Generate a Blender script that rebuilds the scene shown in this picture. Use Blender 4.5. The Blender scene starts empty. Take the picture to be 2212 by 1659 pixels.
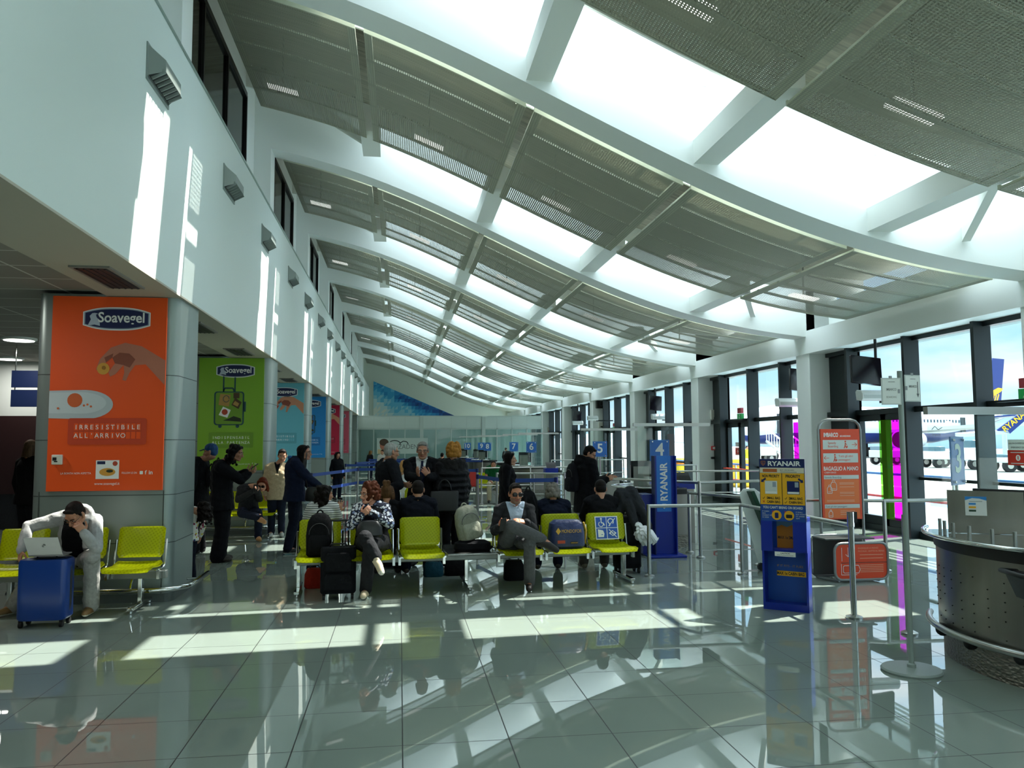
import bpy, math, random
import numpy as np
from mathutils import Vector as V, Matrix as Mx
from math import sin, cos, pi, radians as rad
S = bpy.context.scene
COL = S.collection
random.seed(7)
RNG = np.random.default_rng(7)

# ---------------- camera ----------------
FPX, YAW, PITCH, ROLL, CAMH = 1703.8, .1412, .0737, -.0046, 1.68
_f = V((sin(YAW)*cos(PITCH), cos(YAW)*cos(PITCH), sin(PITCH)))
_r0 = V((cos(YAW), -sin(YAW), 0))
_u0 = _r0.cross(_f)
_r = _r0*cos(ROLL)+_u0*sin(ROLL)
_u = _u0*cos(ROLL)-_r0*sin(ROLL)
cam = bpy.data.objects.new('camera', bpy.data.cameras.new('camera'))
COL.objects.link(cam)
cam.data.sensor_width = 36.0
cam.data.lens = FPX/2212*36
cam.data.clip_end = 2000
cam.matrix_world = Mx(((_r.x, _u.x, -_f.x, 0), (_r.y, _u.y, -_f.y, 0), (_r.z, _u.z, -_f.z, CAMH), (0, 0, 0, 1)))
S.camera = cam
CAM = V((0, 0, CAMH))

# ---------------- view ----------------
S.view_settings.view_transform = 'Standard'
S.view_settings.look = 'None'
S.view_settings.exposure = 0.38
S.view_settings.gamma = 1
S.view_settings.use_curve_mapping = False
S.cycles.use_denoising = True
S.cycles.max_bounces = 10
S.cycles.diffuse_bounces = 5
S.cycles.glossy_bounces = 4
S.cycles.transmission_bounces = 6
S.cycles.transparent_max_bounces = 16
S.cycles.caustics_reflective = False
S.cycles.caustics_refractive = False
S.cycles.sample_clamp_indirect = 6

# ---------------- world: hazy daylight sky with thin cloud, brighter overhead ----------------
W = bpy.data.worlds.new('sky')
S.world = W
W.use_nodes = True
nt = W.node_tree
nt.nodes.clear()
def N(t, kind, **k):
    n = t.nodes.new('ShaderNode'+kind)
    for a, b in k.items():
        setattr(n, a, b)
    return n
def L(t, a, b):
    t.links.new(a, b)
tc = N(nt, 'TexCoord')
sp = N(nt, 'SeparateXYZ'); L(nt, tc.outputs['Generated'], sp.inputs[0])
rp = N(nt, 'ValToRGB'); L(nt, sp.outputs['Z'], rp.inputs[0])
e = rp.color_ramp.elements
e[0].position = 0.0; e[0].color = (.58, .80, .92, 1)
e[1].position = 1.0; e[1].color = (.62, .76, .86, 1)
q = e.new(.10); q.color = (.42, .74, .95, 1)
q = e.new(.35); q.color = (.45, .70, .92, 1)
mp = N(nt, 'Mapping'); mp.inputs['Scale'].default_value = (2.2, 2.2, 9)
L(nt, tc.outputs['Generated'], mp.inputs[0])
nz = N(nt, 'TexNoise'); nz.inputs['Scale'].default_value = 2.3; nz.inputs['Detail'].default_value = 6
L(nt, mp.outputs[0], nz.inputs[0])
cr = N(nt, 'ValToRGB'); L(nt, nz.outputs[0], cr.inputs[0])
cr.color_ramp.elements[0].position = .42; cr.color_ramp.elements[1].position = .72
mx = N(nt, 'MixRGB'); L(nt, cr.outputs[0], mx.inputs[0]); L(nt, rp.outputs[0], mx.inputs[1]); mx.inputs[2].default_value = (.92, .96, .98, 1)
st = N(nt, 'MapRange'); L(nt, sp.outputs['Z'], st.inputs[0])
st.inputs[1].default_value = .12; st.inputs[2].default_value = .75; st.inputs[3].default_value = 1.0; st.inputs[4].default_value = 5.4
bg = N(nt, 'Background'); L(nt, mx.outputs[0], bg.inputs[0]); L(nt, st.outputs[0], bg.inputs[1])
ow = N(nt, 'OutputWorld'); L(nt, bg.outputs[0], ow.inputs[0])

# ---------------- sun ----------------
sun = bpy.data.objects.new('sun', bpy.data.lights.new('sun', 'SUN'))
COL.objects.link(sun)
sun.data.energy = 12.0
sun.data.color = (1.0, .96, .88)
sun.data.angle = rad(.55)
SUN_D = V((-.65, -.25, -1)).normalized()
sun.rotation_euler = SUN_D.to_track_quat('-Z', 'Y').to_euler()
sun.location = (20, 10, 30)

# ---------------- picking points by where they stand ----------------
def ray(x, y):
    return _f*FPX+_r*(x-1106)-_u*(y-829.5)
def FL(x, y, z=0.0):
    d = ray(x, y); return CAM+d*((z-CAMH)/d.z)
def AY(x, y, Y):
    d = ray(x, y); return CAM+d*(Y/d.y)
def AX(x, y, X):
    d = ray(x, y); return CAM+d*(X/d.x)

# ---------------- materials ----------------
def lin(c):
    if isinstance(c, str):
        c = tuple(int(c[i:i+2], 16)/255 for i in (0, 2, 4))
    return tuple((x/12.92 if x <= .04045 else ((x+.055)/1.055)**2.4) for x in c)+(1,)
_M = {}
def mat(name, col='808080', rough=.5, metal=0, emit=0, bump=None, spec=None, coat=0, noise=None, aniso=None):
    if name in _M:
        return _M[name]
    m = bpy.data.materials.new(name); m.use_nodes = True
    t = m.node_tree; b = t.nodes['Principled BSDF']
    c = lin(col)
    b.inputs['Base Color'].default_value = c
    b.inputs['Roughness'].default_value = rough
    b.inputs['Metallic'].default_value = metal
    if spec is not None: b.inputs['Specular IOR Level'].default_value = spec
    if coat: b.inputs['Coat Weight'].default_value = coat; b.inputs['Coat Roughness'].default_value = .05
    if emit:
        b.inputs['Emission Color'].default_value = c; b.inputs['Emission Strength'].default_value = emit
    tcn = None
    if noise or bump:
        tcn = N(t, 'TexCoord')
    if noise:
        sc, am = noise[:2]
        n = N(t, 'TexNoise'); n.inputs['Scale'].default_value = sc; n.inputs['Detail'].default_value = 4
        src = tcn.outputs['Object']
        if len(noise) > 2:
            mpn = N(t, 'Mapping'); mpn.inputs['Scale'].default_value = noise[2]; L(t, src, mpn.inputs[0]); src = mpn.outputs[0]
        L(t, src, n.inputs[0])
        mr = N(t, 'MapRange'); L(t, n.outputs[0], mr.inputs[0])
        mr.inputs[1].default_value = .3; mr.inputs[2].default_value = .7; mr.inputs[3].default_value = 1-am; mr.inputs[4].default_value = 1+am
        mm = N(t, 'VectorMath', operation='SCALE'); mm.inputs[0].default_value = c[:3]; L(t, mr.outputs[0], mm.inputs['Scale'])
        L(t, mm.outputs[0], b.inputs['Base Color'])
    if bump:
        n = N(t, 'TexNoise'); n.inputs['Scale'].default_value = bump[0]; n.inputs['Detail'].default_value = 3
        L(t, tcn.outputs['Object'], n.inputs[0])
        bn = N(t, 'Bump'); bn.inputs['Strength'].default_value = bump[1]; bn.inputs['Distance'].default_value = bump[2] if len(bump) > 2 else .02
        L(t, n.outputs[0], bn.inputs['Height']); L(t, bn.outputs[0], b.inputs['Normal'])
    _M[name] = m
    return m
def cloth(name, col, am=.12, rough=.9):
    return mat(name, col, rough, bump=(14, .5, .03), noise=(30, am), spec=.15)
def glass(name, tint=(1, 1, 1), refl=1.0, haze=None):
    if name in _M: return _M[name]
    m = bpy.data.materials.new(name); m.use_nodes = True
    t = m.node_tree; t.nodes.clear()
    tr = N(t, 'BsdfTransparent'); tr.inputs[0].default_value = tuple(tint)+(1,)
    gl = N(t, 'BsdfGlossy'); gl.inputs['Roughness'].default_value = .01
    fr = N(t, 'Fresnel'); ge = N(t, 'NewGeometry'); io = N(t, 'MapRange'); io.inputs[3].default_value = 1.45; io.inputs[4].default_value = 1/1.45
    L(t, ge.outputs['Backfacing'], io.inputs[0]); L(t, io.outputs[0], fr.inputs[0])
    mu = N(t, 'Math', operation='MULTIPLY'); mu.inputs[1].default_value = refl; L(t, fr.outputs[0], mu.inputs[0])
    ms = N(t, 'MixShader'); L(t, mu.outputs[0], ms.inputs[0]); L(t, tr.outputs[0], ms.inputs[1]); L(t, gl.outputs[0], ms.inputs[2])
    out = N(t, 'OutputMaterial')
    last = ms
    if haze:
        df = N(t, 'BsdfDiffuse'); df.inputs[0].default_value = lin(haze[0])
        m2 = N(t, 'MixShader'); m2.inputs[0].default_value = haze[1]; L(t, last.outputs[0], m2.inputs[1]); L(t, df.outputs[0], m2.inputs[2]); last = m2
    L(t, last.outputs[0], out.inputs[0])
    _M[name] = m
    return m

# ---------------- mesh building ----------------
LOC = {}
class MB:
    def __init__(s):
        s.v = []; s.f = []; s.m = []; s.mi = 0
    def add(s, vs, fs):
        o = len(s.v)
        s.v += [tuple(p) for p in vs]
        s.f += [[i+o for i in q] for q in fs]
        s.m += [s.mi]*len(fs)
        return s
    def box(s, c, d, R=None):
        h = V(d)/2; vs = []
        for i in range(8):
            p = V((h.x*(1 if i & 1 else -1), h.y*(1 if i & 2 else -1), h.z*(1 if i & 4 else -1)))
            if R is not None: p = R @ p
            vs.append(V(c)+p)
        return s.add(vs, [(0, 2, 3, 1), (4, 5, 7, 6), (0, 1, 5, 4), (2, 6, 7, 3), (0, 4, 6, 2), (1, 3, 7, 5)])
    def b2(s, a, b):
        return s.box([(a[i]+b[i])/2 for i in range(3)], [abs(b[i]-a[i]) for i in range(3)])
    def quad(s, *p):
        return s.add(p, [tuple(range(len(p)))])
    def cyl(s, a, b, r, r2=None, n=12):
        a, b = V(a), V(b); r2 = r if r2 is None else r2
        z = (b-a).normalized(); x = z.orthogonal().normalized(); y = z.cross(x)
        vs = []
        for c, rr in ((a, r), (b, r2)):
            for i in range(n):
                t = 2*pi*i/n; vs.append(c+(x*cos(t)+y*sin(t))*rr)
        fs = [(i, (i+1) % n, n+(i+1) % n, n+i) for i in range(n)]+[tuple(range(n-1, -1, -1)), tuple(range(n, 2*n))]
        return s.add(vs, fs)
    def tube(s, pts, r, n=8, closed=False):
        P = [V(p) for p in pts]; m = len(P)
        R = r if isinstance(r, (list, tuple)) else [r]*m
        T = []
        for i in range(m):
            a = P[i-1] if (i > 0 or closed) else P[i]
            b = P[(i+1) % m] if (i < m-1 or closed) else P[i]
            T.append((b-a).normalized())
        x = T[0].orthogonal().normalized(); vs = []
        for i in range(m):
            x = (x-T[i]*x.dot(T[i])); x = x.normalized() if x.length > 1e-6 else T[i].orthogonal().normalized()
            y = T[i].cross(x)
            for k in range(n):
                t = 2*pi*k/n; vs.append(P[i]+(x*cos(t)+y*sin(t))*R[i])
        fs = []
        for i in range(m if closed else m-1):
            j = (i+1) % m
            for k in range(n):
                fs.append((i*n+k, i*n+(k+1) % n, j*n+(k+1) % n, j*n+k))
        if not closed:
            fs += [tuple(range(n-1, -1, -1)), tuple(range((m-1)*n, m*n))]
        return s.add(vs, fs)
    def prism(s, poly, d):
        n = len(poly); d = V(d); vs = [V(p) for p in poly]+[V(p)+d for p in poly]
        return s.add(vs, [tuple(range(n-1, -1, -1)), tuple(range(n, 2*n))]+[(i, (i+1) % n, n+(i+1) % n, n+i) for i in range(n)])
    def lathe(s, prof, c, n=20):
        c = V(c); vs = []
        for r, z in prof:
            for k in range(n):
                t = 2*pi*k/n; vs.append(c+V((r*cos(t), r*sin(t), z)))
        m = len(prof); fs = []
        for i in range(m-1):
            for k in range(n):
                fs.append((i*n+k, i*n+(k+1) % n, (i+1)*n+(k+1) % n, (i+1)*n+k))
        fs += [tuple(range(n-1, -1, -1)), tuple(range((m-1)*n, m*n))]
        return s.add(vs, fs)
    def ell(s, c, r, R=None, n=14, m=8):
        c = V(c); r = (r, r, r) if isinstance(r, (int, float)) else r; vs = []
        for i in range(m+1):
            p = pi*i/m
            for k in range(n):
                t = 2*pi*k/n
                q = V((r[0]*sin(p)*cos(t), r[1]*sin(p)*sin(t), -r[2]*cos(p)))
                if i in (0, m): q = V((0, 0, -r[2]*cos(p)+ (1e-4*cos(t))))
                if i in (0, m): q.x = 1e-4*cos(t); q.y = 1e-4*sin(t); q.z = -r[2]*cos(p)
                vs.append(c+(R @ q if R is not None else q))
        fs = []
        for i in range(m):
            for k in range(n):
                fs.append((i*n+k, i*n+(k+1) % n, (i+1)*n+(k+1) % n, (i+1)*n+k))
        fs += [tuple(range(n-1, -1, -1)), tuple(range(m*n, (m+1)*n))]
        return s.add(vs, fs)
    def loft(s, rings):
        n = len(rings[0]); vs = [p for r in rings for p in r]; fs = []
        for i in range(len(rings)-1):
            for k in range(n):
                fs.append((i*n+k, i*n+(k+1) % n, (i+1)*n+(k+1) % n, (i+1)*n+k))
        fs += [tuple(range(n-1, -1, -1)), tuple(range((len(rings)-1)*n, len(rings)*n))]
        return s.add(vs, fs)
    def chain(s, pts, rads, n=12):
        """closed tapered limb with rounded ends"""
        P = [V(p) for p in pts]; R = list(rads)
        a = (P[0]-P[1]).normalized(); b = (P[-1]-P[-2]).normalized()
        PP = [P[0]+a*R[0]*.97, P[0]+a*R[0]*.7]+P+[P[-1]+b*R[-1]*.7, P[-1]+b*R[-1]*.97]
        RR = [R[0]*.22, R[0]*.71]+R+[R[-1]*.71, R[-1]*.22]
        s.tube(PP, RR, n)
        for p, r in zip(P[1:-1], R[1:-1]): s.ell(p, r, n=n, m=6)
        return s
    def build(s, name, mats, parent=None, smooth=False, bev=0, loc=None, seg=2):
        me = bpy.data.meshes.new(name)
        o = LOC.get(parent.name, V((0, 0, 0))) if parent is not None else (V(loc) if loc is not None else V((0, 0, 0)))
        me.from_pydata([(p[0]-o.x, p[1]-o.y, p[2]-o.z) for p in s.v], [], s.f)
        mats = mats if isinstance(mats, (list, tuple)) else [mats]
        for m in mats: me.materials.append(m)
        if len(mats) > 1: me.polygons.foreach_set('material_index', s.m)
        if smooth: me.polygons.foreach_set('use_smooth', [True]*len(me.polygons))
        me.validate(); me.update()
        ob = bpy.data.objects.new(name, me); COL.objects.link(ob)
        if parent is not None: ob.parent = parent
        else: ob.location = o
        LOC[ob.name] = o
        if bev:
            bm = ob.modifiers.new('bevel', 'BEVEL'); bm.width = bev; bm.segments = seg; bm.limit_method = 'ANGLE'; bm.angle_limit = rad(40)
        if smooth == 'auto' or bev:
            me.polygons.foreach_set('use_smooth', [True]*len(me.polygons))
            try: me.set_sharp_from_angle(angle=rad(35))
            except Exception: pass
        return ob
def tag(o, label=None, cat=None, group=None, kind=None):
    if label: o['label'] = label
    if cat: o['category'] = cat
    if group: o['group'] = group
    if kind: o['kind'] = kind
    return o
def thing(name, label, cat, loc=(0, 0, 0), group=None):
    o = bpy.data.objects.new(name, None); COL.objects.link(o)
    o.empty_display_size = .1
    o.location = loc; LOC[o.name] = V(loc)
    return tag(o, label, cat, group)
def struct(name, mb, m, parent=None, **k):
    o = mb.build(name, m, parent, **k)
    if parent is None: o['kind'] = 'structure'
    return o
def copy_tree(o, parent=None):
    c = o.copy(); COL.objects.link(c)
    if parent is not None: c.parent = parent
    for ch in list(o.children): copy_tree(ch, c)
    return c
def mesh_of(o, dg=None):
    dg = bpy.context.evaluated_depsgraph_get()
    return bpy.data.meshes.new_from_object(o.evaluated_get(dg))
_glyph = {}
def glyphs(s, bold=0.0):
    k = (s, bold)
    if k not in _glyph:
        c = bpy.data.curves.new('t', 'FONT'); c.body = s; c.size = 1; c.offset = bold; c.resolution_u = 3
        o = bpy.data.objects.new('t', c); COL.objects.link(o)
        bpy.context.view_layer.update()
        me = mesh_of(o)
        _glyph[k] = ([tuple(v.co) for v in me.vertices], [tuple(p.vertices) for p in me.polygons])
        bpy.data.objects.remove(o); bpy.data.meshes.remove(me)
    return _glyph[k]
class Art:
    """flat print on a real board: origin at the board's lower left corner, right and up vectors"""
    def __init__(s, o, r, u):
        s.o = V(o); s.r = V(r).normalized(); s.u = V(u).normalized(); s.n = s.r.cross(s.u); s.b = MB(); s.ms = []; s.k = 1
    def P(s, x, y, z=0): return s.o+s.r*x+s.u*y+s.n*(z+.0012*s.k)
    def m(s, mt):
        if mt not in s.ms: s.ms.append(mt)
        s.b.mi = s.ms.index(mt)
    def poly(s, pts, mt, lay=None):
        if lay: s.k = lay
        s.m(mt); s.b.quad(*[s.P(x, y) for x, y in pts]); return s
    def rect(s, x0, y0, x1, y1, mt, lay=None):
        return s.poly([(x0, y0), (x1, y0), (x1, y1), (x0, y1)], mt, lay)
    def rrect(s, x0, y0, x1, y1, r, mt, lay=None):
        p = []
        for cx, cy, a in ((x1-r, y0+r, -90), (x1-r, y1-r, 0), (x0+r, y1-r, 90), (x0+r, y0+r, 180)):
            for i in range(5): t = rad(a+22.5*i); p.append((cx+r*cos(t), cy+r*sin(t)))
        return s.poly(p, mt, lay)
    def disc(s, x, y, r, mt, lay=None, ry=None, n=20):
        return s.poly([(x+r*cos(2*pi*i/n), y+(ry or r)*sin(2*pi*i/n)) for i in range(n)], mt, lay)
    def line(s, pts, w, mt, lay=None):
        if lay: s.k = lay
        for (x0, y0), (x1, y1) in zip(pts, pts[1:]):
            d = V((x1-x0, y1-y0)); l = d.length or 1; nx, ny = -d.y/l*w/2, d.x/l*w/2
            s.poly([(x0+nx, y0+ny), (x0-nx, y0-ny), (x1-nx, y1-ny), (x1+nx, y1+ny)], mt)
        return s
    def text(s, t, x, y, h, mt, lay=None, al='l', w=None, bold=.0, rot=0):
        if lay: s.k = lay
        vs, fs = glyphs(t, bold)
        if not vs: return s
        xs = [v[0] for v in vs]; x0, x1 = min(xs), max(xs); sc = h/.70
        sx = sc if w is None else w/(x1-x0)
        off = {'l': x0, 'c': (x0+x1)/2, 'r': x1}[al]
        c, sn = cos(rad(rot)), sin(rad(rot)); out = []
        for v in vs:
            a, b = (v[0]-off)*sx, v[1]*sc
            out.append(s.P(x+a*c-b*sn, y+a*sn+b*c))
        s.m(mt); s.b.add(out, fs); return s
    def build(s, name, parent):
        return s.b.build(name, s.ms, parent)
ORD = ['first', 'second', 'third', 'fourth', 'fifth', 'sixth', 'seventh', 'eighth', 'ninth', 'tenth', 'eleventh', 'twelfth', 'thirteenth', 'fourteenth', 'fifteenth', 'sixteenth', 'seventeenth', 'eighteenth', 'nineteenth', 'twentieth']

# common materials
WHITE = mat('white_paint', 'e6ece8', .55)
STEEL = mat('brushed_steel', 'b4b6b2', .28, 1)
CHROME = mat('chrome', 'd8dad8', .12, 1)
DARKMET = mat('anthracite_metal', '1b2426', .4, .3)
BLACK = mat('black_plastic', '101113', .45)
RUBBER = mat('black_rubber', '0b0b0c', .7)
CGLASS = glass('clear_glass', (.93, .98, .97))
# ================= setting =================
BAY, Y0 = 6.25, 15.4
KS = list(range(-6, 7))
def YB(k): return Y0+BAY*k
XW, XP, XG = -2.38, -2.5, -2.8          # fascia face, pilaster face, clerestory plane
_zx = [-3.2, -2.42, -1.53, -.6, .43, 1.41, 2.63, 3.1, 4.2, 5.26, 6.32, 7.41, 8.6, 9.4]
_zz = [7.5, 7.36, 7.18, 6.86, 6.5, 6.07, 5.52, 5.3, 4.82, 4.45, 4.19, 3.98, 3.83, 3.8]
_pc = np.polyfit(_zx, _zz, 6)
def ZB(x): return float(np.polyval(_pc, x))
XS = [(-2.5+.37*i) for i in range(31)]

def perforated():
    m = bpy.data.materials.new('perforated_sheet'); m.use_nodes = True
    t = m.node_tree; b = t.nodes['Principled BSDF']
    b.inputs['Base Color'].default_value = lin('a9aa9a'); b.inputs['Roughness'].default_value = .5; b.inputs['Metallic'].default_value = .2
    tcn = N(t, 'TexCoord'); s = N(t, 'SeparateXYZ'); L(t, tcn.outputs['Object'], s.inputs[0])
    def wave(sock, f, ph=0):
        a = N(t, 'Math', operation='MULTIPLY'); a.inputs[1].default_value = f; L(t, sock, a.inputs[0])
        c = N(t, 'Math', operation='SINE'); L(t, a.outputs[0], c.inputs[0]); return c
    fr = 2*pi/.03
    p = N(t, 'Math', operation='MULTIPLY'); L(t, wave(s.outputs['X'], fr*.5).outputs[0], p.inputs[0]); L(t, wave(s.outputs['Y'], fr*.5).outputs[0], p.inputs[1])
    ab = N(t, 'Math', operation='ABSOLUTE'); L(t, p.outputs[0], ab.inputs[0])
    g = N(t, 'Math', operation='GREATER_THAN'); g.inputs[1].default_value = .42; L(t, ab.outputs[0], g.inputs[0])
    tr = N(t, 'BsdfTransparent'); ms = N(t, 'MixShader'); L(t, g.outputs[0], ms.inputs[0]); L(t, b.outputs[0], ms.inputs[1]); L(t, tr.outputs[0], ms.inputs[2])
    L(t, ms.outputs[0], t.nodes['Material Output'].inputs[0])
    return m
PERF = perforated()
FRAME = mat('cream_panel_frame', 'c9ccb8', .5)
RIB = mat('panel_rib', 'b0b2a2', .5)
ROOFU = mat('roof_underside', 'a9a998', .7, noise=(3, .35, (.3, 9, 1)))
PLASTER = mat('white_plaster', 'eef3f1', .6, bump=(3, .05))
WALLW = mat('fascia_plaster', 'dbe6e2', .45, bump=(1.5, .04))

def floor_mat():
    m = bpy.data.materials.new('polished_tiles'); m.use_nodes = True
    t = m.node_tree; b = t.nodes['Principled BSDF']
    tcn = N(t, 'TexCoord'); s = N(t, 'SeparateXYZ'); L(t, tcn.outputs['Object'], s.inputs[0])
    def line(sock, off):
        a = N(t, 'Math', operation='SUBTRACT'); a.inputs[1].default_value = off-.0035; L(t, sock, a.inputs[0])
        mo = N(t, 'Math', operation='FLOORED_MODULO'); mo.inputs[1].default_value = .6; L(t, a.outputs[0], mo.inputs[0])
        c = N(t, 'Math', operation='LESS_THAN'); c.inputs[1].default_value = .007; L(t, mo.outputs[0], c.inputs[0]); return c
    mxx = N(t, 'Math', operation='MAXIMUM'); L(t, line(s.outputs['X'], .0246).outputs[0], mxx.inputs[0]); L(t, line(s.outputs['Y'], 4.5666).outputs[0], mxx.inputs[1])
    n = N(t, 'TexNoise'); n.inputs['Scale'].default_value = 1.3; L(t, tcn.outputs['Object'], n.inputs[0])
    c0 = N(t, 'MixRGB'); L(t, n.outputs[0], c0.inputs[0]); c0.inputs[1].default_value = lin('828f87'); c0.inputs[2].default_value = lin('8b978f')
    mr = N(t, 'MixRGB'); L(t, mxx.outputs[0], mr.inputs[0]); L(t, c0.outputs[0], mr.inputs[1]); mr.inputs[2].default_value = lin('1e2322')
    L(t, mr.outputs[0], b.inputs['Base Color'])
    ro = N(t, 'MapRange'); L(t, mxx.outputs[0], ro.inputs[0]); ro.inputs[3].default_value = .015; ro.inputs[4].default_value = .6
    L(t, ro.outputs[0], b.inputs['Roughness'])
    b.inputs['IOR'].default_value = 1.65
    return m
fl = MB(); fl.b2((-11, -27, -.1), (9.0, 64, 0))
struct('floor', fl, floor_mat())

# --- left: fascia, soffit, shop side ---
b = MB(); b.b2((-3.05, -27, 3.3), (XW, 62, 5.97))
wl = struct('wall_left', b, WALLW)
b = MB(); b.b2((XW-.06, -27, 5.97), (XW+.015, 62, 6.0))
b.build('metal_capping', mat('capping', '9fb0aa', .4, .5), wl)
b = MB(); b.b2((-3.05, -27, 5.97), (XG-.02, 62, 9.2))
struct('wall_left_upper', b, PLASTER)
SOFF = mat('soffit_paint', 'b9b4a4', .6)
b = MB(); b.b2((-3.15, -27, 3.28), (XW+.001, 62, 3.3))
struct('ceiling_edge', b, SOFF)
def tile_ceiling():
    m = mat('ceiling_tiles', '8f8c84', .8); t = m.node_tree; bs = t.nodes['Principled BSDF']
    tcn = N(t, 'TexCoord'); br = N(t, 'TexBrick'); L(t, tcn.outputs['Object'], br.inputs[0])
    br.offset = 0; br.inputs['Scale'].default_value = 1; br.inputs['Brick Width'].default_value = 1.2; br.inputs['Row Height'].default_value = .6; br.inputs['Mortar Size'].default_value = .012
    br.inputs[1].default_value = lin('8f8c84'); br.inputs[2].default_value = lin('87857e'); br.inputs[3].default_value = lin('c9c9c4')
    L(t, br.outputs[0], bs.inputs['Base Color']); return m
b = MB(); b.b2((-11, -27, 3.34), (-3.15, 62, 3.42))
struct('ceiling', b, tile_ceiling())
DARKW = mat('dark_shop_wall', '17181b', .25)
b = MB(); b.b2((-11.2, -27, 0), (-11, 62, 3.4))
struct('wall_shops', b, DARKW)
b = MB(); b.b2((-11.2, -27.2, 0), (9.6, -27, 9.2))
struct('wall_back', b, PLASTER)
# end wall with the blue triangle mural
b = MB(); b.b2((-11.2, 62, 0), (9.6, 62.2, 9.2))
ew = struct('wall_front', b, mat('end_wall', 'bcc6ba', .7))
def mural():
    mb = MB(); ms = []
    pal = ['d4d9cd', 'b9d3d4', '8cc3d2', '5fb0d0', '3a97c4', '2b82b8', '1f6ea6', '1c5a94', '1a4684', '183a6e']
    mats = [mat('mural_blue_'+c, c, .8) for c in pal]
    x0, x1, z0, z1 = -2.05, 4.9, 2.9, 6.45
    nx, nz = 26, 13; dx, dz = (x1-x0)/nx, (z1-z0)/nz
    rnd = random.Random(3)
    for i in range(nx):
        for j in range(nz):
            for h in (0, 1):
                xa, za = x0+i*dx, z0+j*dz
                tri = [(xa, za), (xa+dx, za), (xa+dx, za+dz)] if h else [(xa, za), (xa+dx, za+dz), (xa, za+dz)]
                cx = sum(p[0] for p in tri)/3; cz = sum(p[1] for p in tri)/3
                tri = [(p[0], min(p[1], z1-(p[0]-x0)*(z1-3.5)/(x1-x0))) for p in tri]
                if abs((tri[1][0]-tri[0][0])*(tri[2][1]-tri[0][1])-(tri[2][0]-tri[0][0])*(tri[1][1]-tri[0][1])) < 1e-4: continue
                xr, zr = (cx-x0)/(x1-x0), (cz-3.7)/(z1-3.7); t = .02+.75*xr+.42*zr+.06*sin(cx*3.1+cz*2.2)+rnd.uniform(-.08, .08)
                d = abs(zr-(.80-.92*xr)); t += .38*max(0, 1-d*6)*(1 if xr > .22 else .2)
                mb.mi = min(9, max(0, int(t*9.5)))
                mb.quad(*[(p[0], 61.97, p[1]) for p in tri])
    o = mb.build('mural', mats)
    tag(o, 'blue triangle mosaic mural sloping across the far end wall', 'mural')
mural()

# --- left columns with grey cladding ---
CLAD = mat('column_cladding', '8b9793', .38, .55)
CLADD = mat('column_joint', '3c4442', .6)
COLY = [9.0+BAY*i for i in range(-1, 9)]
def rounded(x0, y0, x1, y1, r, z, n=5):
    p = []
    for cx, cy, a in ((x1-r, y0+r, -90), (x1-r, y1-r, 0), (x0+r, y1-r, 90), (x0+r, y0+r, 180)):
        for i in range(n+1): t = rad(a+90/n*i); p.append((cx+r*cos(t), cy+r*sin(t), z))
    return p
for y in COLY:
    b = MB(); b.prism(rounded(-3.86, y, -2.41, y+.95, .11, .0), (0, 0, 3.3))
    c = struct('column', b, CLAD, smooth='auto')
    j = MB()
    for z in (.62, 1.13, 1.72, 2.42): j.prism(rounded(-3.862, y-.002, -2.408, y+.952, .11, z), (0, 0, .008))
    j.b2((-2.52, y-.003, 0), (-2.51, y, 1.18)); j.b2((-3.77, y-.003, 0), (-3.76, y, 1.18))
    j.build('panel_joint', CLADD, c)
    j = MB(); j.prism(rounded(-3.868, y-.008, -2.402, y+.958, .11, 0), (0, 0, .09)); j.build('plinth', mat('plinth', '59605e', .5), c)

# --- roof: beams, brackets, slabs, skylights ---
SKY = glass('skylight_glass', (.97, 1, .99), .6)
JX = [-2.42, -.54, 1.65, 3.75, 6.05, 8.22]
slab_w = mat('roof_edge_white', 'e8ede8', .6)
def strip(y0, y1, z, th, xs, holes=None):
    mb = MB()
    top = [(x, z(x)+th) for x in xs]; bot = [(x, z(x)) for x in xs]
    for (xa, za), (xb, zb), (_, ta), (_, tb) in zip(bot, bot[1:], top, top[1:]):
        mb.add([(xa, y0, za), (xb, y0, zb), (xb, y1, zb), (xa, y1, za), (xa, y0, ta), (xb, y0, tb), (xb, y1, tb), (xa, y1, ta)],
               [(0, 3, 2, 1), (4, 5, 6, 7), (0, 1, 5, 4), (2, 3, 7, 6)])
    n = len(xs)
    mb.b2((xs[0]-.001, y0, bot[0][1]), (xs[0], y1, top[0][1])); mb.b2((xs[-1], y0, bot[-1][1]), (xs[-1]+.001, y1, top[-1][1]))
    return mb
BX = [XP+(8.62-XP)*i/40 for i in range(41)]
GX = [-.5+(8.3+.5)*i/20 for i in range(21)]
RX = [-3.0+(9.2+3.0)*i/30 for i in range(31)]
LX = [-3.0+(2.5)*i/6 for i in range(7)]
ZT = lambda x: ZB(x)+1.08
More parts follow.
